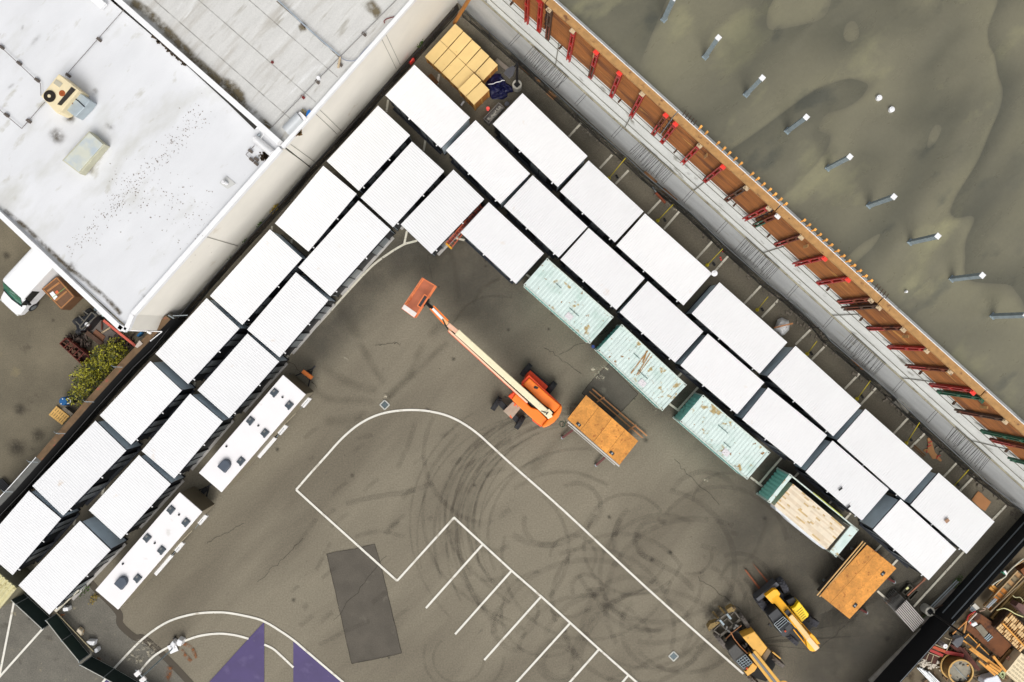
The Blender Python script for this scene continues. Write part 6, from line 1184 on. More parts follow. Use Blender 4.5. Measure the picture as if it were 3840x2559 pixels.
m = MB(); m.ring(L('za', 1630, 800, 0), .03, .09, ZB-.18, ZB-.1, 10); m.bar(L('za', 1640, 850, ZB-.1), L('za', 1720, 930, ZB-.1), .16, .1); tag(m.build('pipe_clamp', M('clamp_red', A(120, 36, 34), .6)), 'small dark red clamp on the grey roof pipe', 'clamp')
m = MB(); m.sheet(LL('za', [(1810, 1240), (1860, 1225), (1890, 1270), (1910, 1250), (1760, 1430), (1770, 1330)], ZB+.1)); tag(m.build('blue_sheet', M('blue_plastic', A(20, 110, 190), .5)), 'bright blue plastic sheet at the parapet beside the half round duct', 'sheet')
m = MB(); m.bar(L('za', 1600, 1280, ZB), L('za', 1720, 1400, ZB), .2, .15); m.bar(L('za', 1660, 1220, ZB), L('za', 1770, 1310, ZB), .12, .15); tag(m.build('scrap_boards', M('old_board', A(120, 110, 80), .8, var=.3, scale=6)), 'scrap boards heaped beside the blue sheet on the roof', 'boards')
# drum and half round duct
t = thing('roof_duct', 'white half round duct hood lying on the white roof beside the parapet', 'duct', cen([L('zb', 800, 650, ZB)])+Vector((0, 0, zr)))
q = LL('zb', [(620, 340), (1150, 790), (975, 975), (470, 520)], ZB+.3); ax0, ax1 = (q[0]+q[3])/2, (q[1]+q[2])/2; wv = (q[0]-q[3])/2
m = MB(); vs = []; n = 12
for e in (ax0, ax1):
    for i in range(n+1): th = math.pi*i/n; vs.append(e+wv*math.cos(th)+Vector((0, 0, .45*math.sin(th)-.5)))
m.add(vs, [(i, i+1, n+2+i, n+1+i) for i in range(n)]+[tuple(range(n+1)), tuple(range(n+1, 2*n+2))]); m.build('hood', M('duct_white', A(234, 234, 234), .4, .1, var=.03), t, smooth=False)
m = MB(); m.tube(ax0+Vector((0, 0, -.4)), ax0+Vector((.3, .3, -.4)), .1, 8); m.build('collar', galv, t)
t = thing('roof_duct', 'grey quarter round duct hood on the grey roof at the corner by the parapet', 'duct', cen([L('10', 320, 1130, ZB)])+Vector((0, 0, ZB-.2)))
q = LL('10', [(230, 1160), (370, 1040), (410, 1080), (290, 1230)], ZB+.4); ax0, ax1 = (q[0]+q[3])/2, (q[1]+q[2])/2; wv = (q[0]-q[3])/2; m = MB(); vs = []
for e in (ax0, ax1):
    for i in range(n+1): th = math.pi*i/n; vs.append(e+wv*1.25*math.cos(th)+Vector((0, 0, .55*math.sin(th)-.55)))
m.add(vs, [(i, i+1, n+2+i, n+1+i) for i in range(n)]+[tuple(range(n+1)), tuple(range(n+1, 2*n+2))]); m.build('hood', M('duct_grey2', A(206, 210, 212), .4, .2, var=.06), t)
m = MB(); m.prism(LL('10', [(380, 1040), (400, 1020), (460, 1080), (440, 1110)], ZB+.3), ZB-.2, ZB+.2); m.build('end_box', white_p, t)
t = thing('roof_vent', 'small white gooseneck vent on a square pad near the cream wall edge', 'vent', cen([L('01', 2085, 110, ZB)])+Vector((0, 0, zr)))
ext('pad', M('pad_grey', A(206, 206, 202), .8), '01', [(2080, 50), (2165, 120), (2090, 170), (2015, 115)], zr, zr+.03, t, 0); m = MB(); m.tube(L('01', 2085, 120, ZB-.2), L('01', 2045, 105, ZB+.15), .11, 10); m.build('stack', white_p, t)
m = MB(); m.box(L('00', 900, 15, ZB), (1.0, .5, .3), R(-42)); tag(m.build('roof_hatch', white_p, bevel=.02), 'white roof box cut by the top frame edge', 'hatch')
for k, x, y in [('zb', 700, 240), ('zb', 720, 330), ('zb', 870, 330)]:
    pass
m = MB(); m.path(LL('zb', [(700, 170), (870, 330), (770, 470)], ZB), .025); m.bar(L('zb', 760, 60, ZB+.1), L('zb', 640, 190, ZB+.1), .07); tag(m.build('roof_conduit', white_trim), 'bent white conduit at the end of the dividing parapet', 'conduit')
m = MB()
for i in range(120): q = L('zb', rnd.uniform(1080, 1330), rnd.uniform(480, 700), ZB); 
for i in range(70):
    q = L('zb', 850+rnd.gauss(0, 70)+0, 960+rnd.gauss(0, 60), ZB); m.box((q.x, q.y, ZB-.26), (rnd.uniform(.05, .2), .07, .03), rnd.random()*3)
m.build('leaf_litter', M('leaf_litter', A(74, 60, 44)), b1, kind='stuff')
m = MB()
for i in range(90):
    q = L('10', 300+rnd.uniform(0, 110), 1240-rnd.uniform(0, 100), ZB); m.box((q.x, q.y, ZB-.16), (rnd.uniform(.08, .25), .08, .06), rnd.random()*3)
m.build('leaf_litter', M('brown_litter', A(120, 92, 54), .9, var=.4, scale=6), b2, kind='stuff')
# wall brackets of the building end
t = thing('wall_unit', 'rusty electric box cluster at the lower end of the cream wall', 'electric box', L('01', 1560, 1350, 1.5))
m = MB(); m.box(L('01', 1562, 1348, 1.8), (.5, .5, .5), R(40)); m.box(L('01', 1520, 1390, 1.2), (.4, .3, .6), R(40)); m.build('box', M('box_grey', A(130, 126, 116), .6, .2, var=.3, scale=5), t); m = MB(); m.bar(L('01', 1590, 1335, 2.4), L('01', 1725, 1330, 2.4), .07); m.bar(L('01', 1545, 1330, 2.4), L('01', 1600, 1360, 2.4), .07); m.build('bracket', galv, t)
m = MB(); m.bar(L('01', 1150, 1470, 2.5), L('01', 1490, 1480, 2.5), .06, .06); m.bar(L('01', 1320, 1472, 2.5), L('01', 1320, 1472, .1), .05); m.bar(L('01', 1490, 1480, 2.5), L('01', 1380, 1568, 2.5), .05, .05); tag(m.build('gate_rail', white_trim), 'white rail at the foot of the cream wall end', 'rail')
# ================================================================ VAN YARD
vn = thing('van', 'white panel van with green tinted windscreen parked against the warehouse at the left edge', 'van', L('01', 280, 1050, 0))
vp = M('van_paint', A(246, 247, 249), .3, var=.02)
c = L('01', 70, 1262, 1.0); hd = Vector((-.68, -.735, 0)).normalized(); an = math.atan2(hd.y, hd.x); ctr = c-hd*2.9; MV = frame((ctr.x, ctr.y, 0), an)
def loft(m, secs):
    n = len(secs[0]); b0 = len(m.v)
    for s_ in secs:
        for p_ in s_: q_ = Vector(p_); m.v.append(m.M @ q_ if m.M else q_)
    for j in range(len(secs)-1):
        for i in range(n): a = b0+j*n+i; b_ = b0+j*n+(i+1) % n; m.f.append((a, b_, b_+n, a+n))
    m.f.append(tuple(b0+i for i in range(n-1, -1, -1))); m.f.append(tuple(b0+(len(secs)-1)*n+i for i in range(n)))
def sec(x, w_, z0, z1, c_=.14): return [(x, -w_, z0), (x, -w_, z1-c_*1.6), (x, -w_+c_, z1-c_*.3), (x, -w_+c_*2.4, z1), (x, w_-c_*2.4, z1), (x, w_-c_, z1-c_*.3), (x, w_, z1-c_*1.6), (x, w_, z0)]
m = MB(M=MV); loft(m, [sec(-2.9, .96, .45, 2.35), sec(-2.7, 1.0, .4, 2.45), sec(1.0, 1.0, .4, 2.45), sec(1.2, 1.0, .4, 2.38), sec(1.95, .99, .4, 1.35), sec(2.65, .93, .4, 1.12), sec(2.86, .8, .42, .95), sec(2.94, .66, .5, .8)]); bd_ = m.build('body', vp, vn, bevel=.03)
m = MB(M=MV); a_ = [(1.27, -.82, 2.3), (1.27, .82, 2.3), (1.92, .9, 1.42), (2.0, .3, 1.41), (2.0, -.3, 1.41), (1.92, -.9, 1.42)]; m.sheet([(x, y, z+.03) for x, y, z in a_]); m.build('windscreen', M('green_glass', A(46, 112, 90), .12, 0, var=.15, scale=2), vn)
m = MB(M=MV); m.bar((1.98, -.88, 1.42), (2.07, 0, 1.41), .09, .05); m.bar((2.07, 0, 1.41), (1.98, .88, 1.42), .09, .05); m.build('wiper_cowl', black_m, vn)
m = MB(M=MV); m.prism([(.55, .985), (1.75, .985), (1.75, 1.015), (.55, 1.015)], 1.3, 1.95); m.build('side_window', glassd, vn)
m = MB(M=MV); m.sheet([(.45, 1.012, 1.25), (1.7, 1.012, 1.25), (1.15, 1.0, 2.1), (.45, 1.0, 2.1)]); m.build('side_window', glassd, vn)
for x in (1.9, -1.8):
    for sy in (1, -1):
        m = MB(M=MV); m.tube((x, sy*.78, .36), (x, sy*1.03, .36), .36, 22); w_ = m.build('wheel', tyre_m, vn); m = MB(M=MV); m.tube((x, sy*1.03, .36), (x, sy*1.045, .36), .22, 14); m.build('rim', galv, w_)
for sy in (1, -1):
    m = MB(M=MV); m.box((1.5, sy*1.12, 1.45), (.14, .22, .26)); m.build('mirror', black_m, vn, bevel=.02)
    m = MB(M=MV); m.box((2.8, sy*.7, .85), (.2, .3, .14)); m.build('headlight', M('headlight', A(200, 200, 196), .2), vn, bevel=.02)
m = MB(M=MV)
for i in range(6): m.box((-.9, -.6+i*.24, 2.458), (3.4, .04, .016))
m.build('roof_rib', vp, vn)
t = thing('shipping_crate', 'brown lidded crate with battens and white papers, beside the white van', 'crate', L('01', 540, 1130, 0)); q = [(525, 972), (688, 1158), (562, 1280), (382, 1090)]
bm_ = M('crate_brown', A(112, 80, 56), .8, var=.12, scale=2.5); ext('body', M('crate_brown_side', A(110, 76, 48), .8, var=.2), '01', q, .1, 1.28, t, .02); ext('lid', bm_, '01', q, 1.28, 1.34, t, .01)
m = MB(); m.bar(L('01', 435, 1110, 1.37), L('01', 545, 1030, 1.37), .12, .05); m.bar(L('01', 510, 1195, 1.37), L('01', 615, 1110, 1.37), .12, .05)
w_ = LL('01', [(520, 985), (675, 1158), (562, 1265), (395, 1090)], 1.36)
for a, b_ in zip(w_, w_[1:]+w_[:1]): m.bar(a, b_, .07, .03)
m.build('batten', M('batten_tan', A(176, 122, 74), .75, var=.1, scale=4), t)
ext('paper_label', white_p, '01', [(455, 1130), (485, 1110), (528, 1160), (500, 1190)], 1.345, 1.355, t, 0); ext('paper_label', M('red_label', A(226, 110, 70), .7, var=.4, scale=20), '01', [(505, 1115), (525, 1100), (545, 1125), (520, 1145)], 1.345, 1.355, t, 0)
m = MB(); m.bar(L('01', 460, 1185, 1.36), L('01', 610, 1070, 1.36), .03, .02); m.build('strap', M('green_strap', A(120, 170, 90), .6), t)
fk = thing('forklift', 'black forklift cage and counterweight under the edge of the white roof', 'forklift', L('01', 790, 1370, 0))
bk_ = M('glossy_black', A(22, 24, 30), .3, .1, var=.2)
ext('counterweight', bk_, 'z8', [(520, 780), (555, 720), (620, 690), (640, 750), (600, 930), (560, 910)], .2, 1.2, fk, .05); ext('body', bk_, 'z8', [(570, 740), (760, 630), (830, 690), (660, 890), (590, 900)], .3, 1.4, fk, .04)
m = MB(); 
for a, b_ in (((590, 850), (760, 640)), ((620, 880), (830, 690)), ((540, 770), (600, 830)), ((580, 690), (650, 760)), ((640, 620), (710, 670)), ((590, 850), (620, 880)), ((760, 640), (830, 690))): m.bar(L('z8', *a, 2.1), L('z8', *b_, 2.1), .06, .05)
for x, y in ((600, 860), (800, 680), (620, 760)): p = L('z8', x, y, 2.1); m.bar(p, (p.x, p.y, 1.2), .06)
m.build('roof_cage', M('cage_grey', A(110, 106, 96), .5, .3), fk); m = MB(); q_ = L('z8', 695, 810, 1.5); m.tube((q_.x, q_.y, 1.4), (q_.x, q_.y, 1.55), .14, 16); m.build('gas_cap', white_p, fk)
for sx, sy in ((600, 900), (800, 720), (560, 760), (720, 640)):
    q_ = L('z8', sx, sy, .3); m = MB(); m.tube(q_+Vector((-.1, .1, 0)), q_+Vector((.1, -.1, 0)), .3, 16); m.build('wheel', tyre_m, fk)
for i, (x, y, r, mt, lb) in enumerate([(820, 600, .13, galv_d, 'rusty reel leftmost of three round lids under the roof edge'), (865, 645, .17, white_p, 'white round lid in the middle of three under the roof edge'), (928, 672, .15, M('bluish_lid', A(190, 210, 208), .5), 'pale bluish round lid, rightmost of three under the roof edge')]):
    q_ = L('z8', x, y, .9); m = MB(); m.tube((q_.x, q_.y, 0), (q_.x, q_.y, .9), r*.9, 18); m.ring((q_.x, q_.y), r*.3, r, .9, .95, 18); tag(m.build('drum', mt), lb, 'drum')
for i, (a, b_, wd, z, mt, lb) in enumerate([((930, 755), (1385, 1120), .16, 1.2, M('salmon_beam', A(206, 96, 78), .6, var=.12, scale=4), 'long salmon red beam leaning from the black forklift to the wall'), ((905, 930), (1020, 855), .08, .4, tan_p, 'short pale bar on the dark platform'), ((690, 920), (910, 1090), .3, .5, brown_st, 'brown beam edge of the dark platform'), ((905, 760), (905, 890), .05, .5, rustm, 'thin rusty rods standing near the forklift')]):
    m = MB(); m.bar(L('z8', *a, z), L('z8', *b_, z), wd, .12); tag(m.build('beam', mt), lb, 'beam')
m = MB(); m.prism(LL('z8', [(840, 730), (680, 910), (960, 1140), (1150, 1010), (1180, 990), (1050, 900), (940, 770)], .35), .02, .35); tag(m.build('platform', M('platform_grey', A(112, 104, 98), .85, var=.15, scale=1.5)), 'grey rubber platform in the corner of the van yard', 'platform')
m = MB(); m.prism(LL('z8', [(820, 880), (950, 980), (900, 1090), (790, 1010), (780, 930)], .4), .36, .42); tag(m.build('rust_plate', M('rust_plate', A(126, 84, 60), .8, var=.1, scale=2)), 'brown rusty plate lying on the grey platform', 'plate')
sc = thing('scrap_skip', 'rusty red steel frame bin full of scrap beside the bush', 'skip', L('z8', 540, 1150, 0)); w_ = LL('z8', [(310, 1080), (400, 1000), (720, 1260), (620, 1370)], .8)
rr_ = M('skip_rust', A(104, 44, 32), .75, .1, var=.3, scale=3, spots=(A(60, 26, 20), 3, .56, .08)); m = MB()
for a, b_ in zip(w_, w_[1:]+w_[:1]): m.bar((a.x, a.y, .4), (b_.x, b_.y, .4), .06, .8)
for f in (.2, .4, .6, .8): m.bar(w_[0].lerp(w_[3], f), w_[1].lerp(w_[2], f), .06)
m.build('frame', rr_, sc); m = MB(); m.prism(w_, .05, .35); m.build('floor', M('skip_dark', A(60, 30, 24), .9, var=.4, scale=5), sc)
m = MB()
for i in range(40): a = w_[0].lerp(w_[3], rnd.random()); b_ = w_[1].lerp(w_[2], rnd.random()); p = a.lerp(b_, rnd.random()); m.box((p.x, p.y, rnd.uniform(.4, .8)), (rnd.uniform(.1, .5), .08, .06), rnd.random()*3)
m.build('scrap_fill', M('scrap_mix', A(96, 66, 48), .8, .1, var=.7, scale=9), sc)
m = MB()
for i in range(150):
    p = L('z8', rnd.choice([rnd.uniform(430, 760), rnd.uniform(1000, 1350)]), rnd.uniform(960, 1150), 0); p.z = rnd.uniform(.05, .5); m.box(p, (rnd.uniform(.1, .6), rnd.uniform(.05, .15), rnd.uniform(.05, .2)), rnd.random()*3)
tag(m.build('scrap_heap', M('scrap_dark', A(66, 54, 46), .85, var=.8, scale=7, spots=(A(150, 150, 140), 6, .66, .03)), kind='stuff'), 'dark heap of mixed scrap between the platform and the block wall', 'scrap')
m = MB(); m.prism(LL('z8', [(1385, 970), (1440, 915), (1465, 930), (1410, 985)], .5), .1, .5); tag(m.build('blue_box', M('blue_box', A(30, 120, 180), .5)), 'small blue box at the foot of the wall end', 'box')
m = MB(); m.prism(LL('z8', [(1370, 1120), (1430, 1035), (1475, 1080), (1400, 1140)], 2.5), 2.45, 2.52); tag(m.build('pale_tile', M('pale_tile', A(190, 178, 168), .8, var=.1)), 'pale tile lying on the brown wall capping', 'tile')
m = MB(); m.prism(LL('z8', [(1540, 905), (1595, 925), (1575, 950), (1530, 925)], 2.6), 2.45, 2.6); tag(m.build('white_box', white_p), 'small white box on the end of the brown wall capping', 'box')
# bush
bush('shrub', 'yellow green shrub growing by the brown capped wall in the van yard', '02', [(1050, 40), (960, 90), (1080, 130), (900, 120), (1000, 160), (860, 200), (950, 220), (870, 260), (780, 250), (960, 290), (730, 320), (820, 330), (880, 350), (760, 400), (830, 420), (700, 480), (760, 490), (700, 530), (920, 180), (990, 210), (820, 270), (780, 350), (1060, 90)], .58, 2.4, 3600, M('shrub_leaf', A(160, 156, 34), .65, var=.5, scale=2.5, spots=[(A(58, 66, 22), 2.2, .5, .06), (A(206, 196, 50), 5, .64, .04)]), leaf=.075)
t = thing('barrel', 'blue plastic barrel with two white caps beside the wooden pallet', 'barrel', L('02', 590, 560, 0)); q_ = L('02', 577, 553, .9); m = MB(); b0_ = (q_.x, q_.y)
for z0, z1, r0, r1 in ((0, .1, .27, .29), (.1, .3, .29, .29), (.3, .34, .31, .31), (.34, .6, .29, .29), (.6, .64, .31, .31), (.64, .84, .29, .29), (.84, .9, .29, .26)): m.tube((*b0_, z0), (*b0_, z1), r0, 24, r1)
m.build('drum', M('barrel_blue', A(14, 92, 150), .4, var=.08), t)
for dx, dy in ((0, .17), (-.1, -.17)): m = MB(); m.tube((b0_[0]+dx, b0_[1]+dy, .9), (b0_[0]+dx, b0_[1]+dy, .93), .04, 10); m.build('bung', white_p, t)
t = thing('barrel', 'dark plastic barrel behind the blue one', 'barrel', L('02', 635, 548, 0)); q_ = L('02', 628, 548, .8); m = MB(); m.tube((q_.x, q_.y, 0), (q_.x, q_.y, .8), .24, 20); m.build('drum', black_m, t); m = MB(); m.ring((q_.x, q_.y), .14, .2, .8, .84, 16); m.build('rim', white_p, t)
def pallet(label, k, q, z, mt, group=None):
    w_ = LL(k, q, z); c_ = cen(w_); t = thing('pallet', label, 'pallet', c_, group); ex, ey = w_[1]-w_[0], w_[3]-w_[0]
    for i in range(7): f = (i+.5)/7; m = MB(); a = w_[0]+ex*f; b_ = a+ey; m.bar((a.x, a.y, z-.01), (b_.x, b_.y, z-.01), ex.length/7*.78, .022); m.build('slat', mt, t)
    for f in (.08, .5, .92): m = MB(); a = w_[0]+ey*f; b_ = a+ex; m.bar((a.x, a.y, z-.075), (b_.x, b_.y, z-.075), .1, .1); m.build('bearer', mt, t)
pallet('pale pressed wood pallet beside the blue barrel', '02', [(515, 595), (638, 690), (570, 778), (445, 675)], .16, M('pallet_wood', A(226, 180, 104), .8, var=.14, scale=4, spots=(A(120, 80, 40), 4, .68, .04)))
m = MB(); m.prism(LL('02', [(590, 610), (665, 670), (640, 690), (560, 625)], .6), .02, .5); tag(m.build('grey_scraps', M('grey_scrap', A(130, 120, 104), .8, var=.4, scale=7)), 'grey scraps between the pallet and the wall', 'scraps')
for i in range(5):
    m = MB(); m.bar(L('02', -40+i*14, 1300-i*9, .15+.02*i), L('02', 70+i*8, 1420-i*16, .15+.02*i), .1, .1); tag(m.build('steel_beam', black_m), 'dark steel beam in the bundle at the left frame edge below the van yard', 'beam', 'beams at the left frame edge')
# ================================================================ LOWER LEFT BITS
for i, (q, z, mt, lb) in enumerate([([(282, 340), (290, 310), (375, 298), (378, 365), (300, 375)], .5, white_p, 'white sandbag by the corner of the lowest left unit'), ([(480, 660), (515, 608), (575, 655), (570, 740), (545, 725)], .4, M('rusty_white', A(236, 222, 196), .7, var=.1, scale=4, spots=(A(190, 140, 60), 3, .6, .05)), 'rust stained white sandbag, upper one along the tan rail'),
        ([(625, 815), (650, 797), (768, 800), (755, 878), (690, 868)], .45, white_p, 'white block in the middle along the tan rail'), ([(750, 920), (800, 900), (820, 950), (780, 992), (755, 975)], .45, white_p, 'small white sandbag, lowest along the tan rail'),
        ([(1865, 850), (1905, 795), (1950, 840), (1930, 905), (1895, 890)], .6, white_p, 'white ballast bag left of the thin pole foot'), ([(1960, 820), (1985, 765), (2060, 800), (2030, 890), (1975, 880)], .6, white_p, 'white ballast bag right of the thin pole foot')]):
    m = MB(); m.prism(LL('zf', q, z), .02, z, grow=-.12); tag(m.build('ballast_bag', mt, bevel=.05), lb, 'bag')
m = MB(); m.prism(LL('zf', [(1905, 768), (1940, 740), (1950, 752), (1912, 778)], .2), .02, .2); tag(m.build('black_case', black_m), 'small black case beside the thin pole foot', 'case')
m = MB(); q_ = L('zf', 315, 275, .6); m.box((q_.x, q_.y, .5), (.22, .2, .3), .3); tag(m.build('black_box', black_m), 'small black box beside the corner sandbag of the lowest left unit', 'box')
m = MB(); m.bar(L('zf', 190, 360, .8), L('zf', 530, 40, .8), .2, .16); tag(m.build('unit_ramp', M('ramp_tan', A(214, 206, 186), .6, var=.15, scale=4)), 'pale timber rail along the lowest left unit', 'rail')
t = thing('light_pole', 'thin leaning grey pole with white lamps, standing beside the sports court arc', 'lamp post', L('zf', 1925, 900, 0))
pb, pt = L('zf', 1925, 900, 0), L('zf', 1430, 1380, 4.75); m = MB(); m.tube(pb, (pb.x, pb.y, 4.8), .05, 8); m.build('pole', galv_d, t)
m = MB(); m.tube(pb, (pb.x, pb.y, .25), .18, 12); m.box((pb.x, pb.y, .1), (.6, .6, .08), .4); m.build('foot', white_p, t)
h_ = Vector((pb.x, pb.y, 4.8)); m = MB(); m.bar(h_+Vector((-.4, .45, 0)), h_+Vector((.55, -.55, 0)), .06); m.build('crossbar', galv, t)
for dx, dy in ((-.1, .35), (.25, -.05), (.5, -.45)): m = MB(); m.box(h_+Vector((dx-.15, dy-.1, .05)), (.42, .3, .14), .7); m.build('lamp_head', M('lamp_white', A(244, 240, 238), .4), t, bevel=.03)
# ================================================================ CONSTRUCTION YARD (lower right)
lum = M('lumber_orange', A(226, 160, 72), .7, var=.15, scale=2.5, objvar=.1); rb_ = M('beam_rust', A(96, 50, 38), .75, .1, var=.2, scale=3, objvar=.12)
ext('x', rustm, 'z7', [(0, 0), (1, 0), (1, 1)], 0, .01, None, 0) if False else None
def tthing(name, label, cat, mat, k, pts, z0, z1, bevel=.01, group=None): m = MB(); m.prism(LL(k, pts, z1), z0, z1); return tag(m.build(name, mat, bevel=bevel), label, cat, group)
plt_ = M('plate_rust', A(122, 74, 40), .8, .1, var=.2, scale=1.2, spots=[(A(76, 44, 28), 1.3, .56, .1), (A(150, 100, 60), 2, .66, .06)])
tthing('steel_plate', 'large rust brown steel plate behind the black screened fence', 'plate', plt_, 'z7', [(1110, 320), (1340, -30), (1480, 40), (1660, 170), (2110, 660), (1860, 930), (1640, 780), (1400, 560)], .3, .45)
tthing('concrete_slab', 'grey concrete slab lying on the big rusty plate', 'panel', M('panel_conc', A(136, 128, 112), .9, var=.15, scale=3), 'z7', [(1335, 295), (1450, 235), (1605, 415), (1512, 515)], .45, .6)
m = MB(); m.prism(LL('z7', [(1510, 520), (1620, 420), (1705, 510), (1620, 612)], .56), .45, .5); 
t = thing('grate_panel', 'dark striped grate at the end of the concrete panel', 'grate', cen(LL('z7', [(1610, 515)]))); m.build('recess', black_m, t); m = MB()
for f in (.15, .45, .8): a = L('z7', 1510+110*f*.8, 520+92*f*.95, .6); b_ = L('z7', 1620+88*f, 420+90*f, .6); m.bar(a, b_, .08, .05)
m.build('slat', galv_d, t)
t = thing('cooler_box', 'white cooler box with red handle on the concrete panel', 'box', cen(LL('z7', [(1310, 240)]))); ext('body', white_p, 'z7', [(1248, 222), (1348, 180), (1390, 240), (1290, 292)], .45, .85, t, .04); ext('handle', brt_red, 'z7', [(1215, 195), (1235, 180), (1255, 225), (1240, 240)], .6, .75, t, .01)
t = thing('table_form', 'narrow grey trough with timber edge rails and ties, left of the rusty plate', 'form', cen(LL('z7', [(1380, 700)]))); ext('trough', M('trough', A(92, 88, 78), .85, var=.2, scale=3), 'z7', [(1100, 560), (1180, 480), (1640, 900), (1600, 990), (1560, 960)], .1, .4, t)
m = MB(); m.bar(L('z7', 1170, 440, .6), L('z7', 1610, 870, .6), .06, .08); m.bar(L('z7', 1070, 570, .6), L('z7', 1340, 760, .6), .1, .08); m.build('edge_rail', lum, t); m = MB(); m.bar(L('z7', 1420, 640, .7), L('z7', 1330, 750, .7), .07, .08); m.bar(L('z7', 1190, 430, .7), L('z7', 1100, 520, .7), .07, .08); m.build('cross_tie', lum, t)
bl_ = [((1200, 745), (1850, 1215), .13), ((1240, 720), (1880, 1190), .13), ((1400, 1000), (1740, 1300), .14), ((1560, 1090), (1800, 1270), .16), ((1620, 1070), (1850, 1230), .14), ((1700, 900), (1970, 1225), .16)]
for i, (a, b_, wd) in enumerate(bl_): m = MB(); m.bar(L('z7', *a, 1.0+.03*i), L('z7', *b_, .9+.03*i), wd, .09); tag(m.build('timber_beam', lum), 'orange timber beam of the loose pile behind the screened fence', 'timber', 'orange beams behind the screened fence')
for i in range(8):
    a, b_ = (800+i*38, 655+i*10), (1180+i*34, 990+i*22); m = MB(); m.bar(L('z7', a[0], a[1], .35+.05*(i % 3)), L('z7', b_[0]+rnd.uniform(-40, 60), b_[1]+rnd.uniform(20, 90), .35), .11, .12); tag(m.build('rusty_beam', rb_), 'rusty brown steel beam in the parallel bundle above the round form', 'beam', 'rusty beams in the bundle')
for i, (a, b_, wd, mt, lb) in enumerate([((430, 700), (690, 805), .2, M('orange_beam', A(190, 80, 44), .7, var=.15), 'orange red channel nearest the fence, upper of two'), ((370, 770), (640, 885), .2, red_p, 'dark red channel below the orange one'), ((690, 810), (1075, 885), .24, red_p, 'long dark red channel above the round form')]):
    m = MB(); m.bar(L('z7', *a, .5), L('z7', *b_, .5), wd, .15); tag(m.build('steel_channel', mt), lb, 'channel')
t = thing('steel_rack', 'dark rusty rack with pale cross bars at the foot of the screened fence', 'rack', cen(LL('z7', [(430, 920)]))); ext('bed', M('rack_bed', A(70, 36, 22), .8, var=.4, scale=4), 'z7', [(230, 960), (330, 830), (570, 920), (490, 1085)], .1, .3, t)
m = MB()
for a, b_ in (((330, 820), (575, 920)), ((350, 840), (295, 985)), ((450, 885), (400, 1040)), ((680, 510), (800, 560)), ((830, 550), (720, 790)), ((480, 655), (690, 745))): m.bar(L('z7', *a, .6), L('z7', *b_, .6), .05, .05)
m.build('cross_bar', M('bar_pale', A(176, 160, 130), .6, .2), t)
t = thing('paper_roll', 'white roll standing on end beside the orange red channels', 'roll', cen(LL('z7', [(670, 680)]))); q_ = L('z7', 700, 695, .9); m = MB(); m.tube((q_.x, q_.y, 0), (q_.x, q_.y, .9), .16, 20); m.build('roll', M('roll_white', A(226, 214, 214), .6), t); m = MB(); m.ring((q_.x, q_.y), .05, .16, .9, .92, 20); m.build('end_face', white_p, t)
# round column forms
def ringform(label, x, y, r, h, inner, k='z7'):
    q_ = L(k, x, y, h); t = thing('round_form', label, 'form', (q_.x, q_.y, 0)); m = MB(); m.ring((q_.x, q_.y), r-.05, r, 0, h, 40); m.build('shell', M('form_shell', A(150, 116, 66), .7, .1, var=.25, scale=3), t)
    m = MB(); m.ring((q_.x, q_.y), r-.08, r+.02, h, h+.03, 40); m.build('rim', M('form_rim', A(206, 166, 96), .6, .1, var=.15), t)
    if inner:
        m = MB(); m.tube((q_.x, q_.y, h-.25), (q_.x, q_.y, h-.2), r-.07, 32); m.build('membrane', M('membrane', A(150, 144, 128), .7, var=.2, scale=3, spots=[(A(40, 36, 30), 1.6, .62, .04), (A(190, 150, 90), 2, .6, .1)]), t)
        for a in (.6, 2.6, 3.6, 5.8): m = MB(); m.prism([(q_.x+math.cos(a)*r*.92, q_.y+math.sin(a)*r*.92), (q_.x+math.cos(a+.12)*r*.75, q_.y+math.sin(a+.12)*r*.75), (q_.x+math.cos(a-.12)*r*.75, q_.y+math.sin(a-.12)*r*.75)], h-.18, h-.14); m.build('gusset', lum, t)
        m = MB(); m.bar((q_.x+math.cos(2.4)*r*.9, q_.y+math.sin(2.4)*r*.9, h-.1), (q_.x+math.cos(5.4)*r*.9, q_.y+math.sin(5.4)*r*.9, h-.1), .03); m.build('tie_rod', galv_d, t)
    else:
        m = MB(); m.box((q_.x-.2, q_.y, .3), (.4, .9, .3), .1); m.box((q_.x+.25, q_.y+.1, .35), (.18, .8, .2), 0); m.build('contents', M('contents', A(110, 102, 84), .8, var=.4, scale=3), t)
ringform('large round column form with stained membrane inside, at the bottom edge', 1025, 1238, .88, 1.0, True)
ringform('round open form ring half hidden behind the larger round one', 870, 1110, .92, .35, False)
for i in range(16):
    x = 130+i*14; m = MB(); m.tube(L('z7', x+rnd.uniform(-25, 25), 1130+i*6+rnd.uniform(-20, 30) if i < 9 else 1150+i*5, .15+.06*(i % 4)), L('z7', x+330+rnd.uniform(-20, 30), 1500+i*3, .15+.06*(i % 4)), .045, 8); tag(m.build('aluminium_tube', M('alu_tube', A(206, 210, 212), .4, .4, var=.12, scale=5, objvar=.12)), 'aluminium tube in the bundle at the bottom frame edge behind the fence', 'tube', 'bundle of aluminium tubes')
m = MB()
for i in range(60): p = L('z7', 330+rnd.gauss(0, 110), 1080+rnd.gauss(0, 50), rnd.uniform(.05, .35)); m.box(p, (rnd.uniform(.08, .3), rnd.uniform(.06, .2), .08), rnd.random()*3)
tag(m.build('bag_heap', M('bag_white', A(206, 196, 180), .8, var=.3, scale=5), kind='stuff'), 'heap of pale bags and scraps above the aluminium tubes', 'scrap')
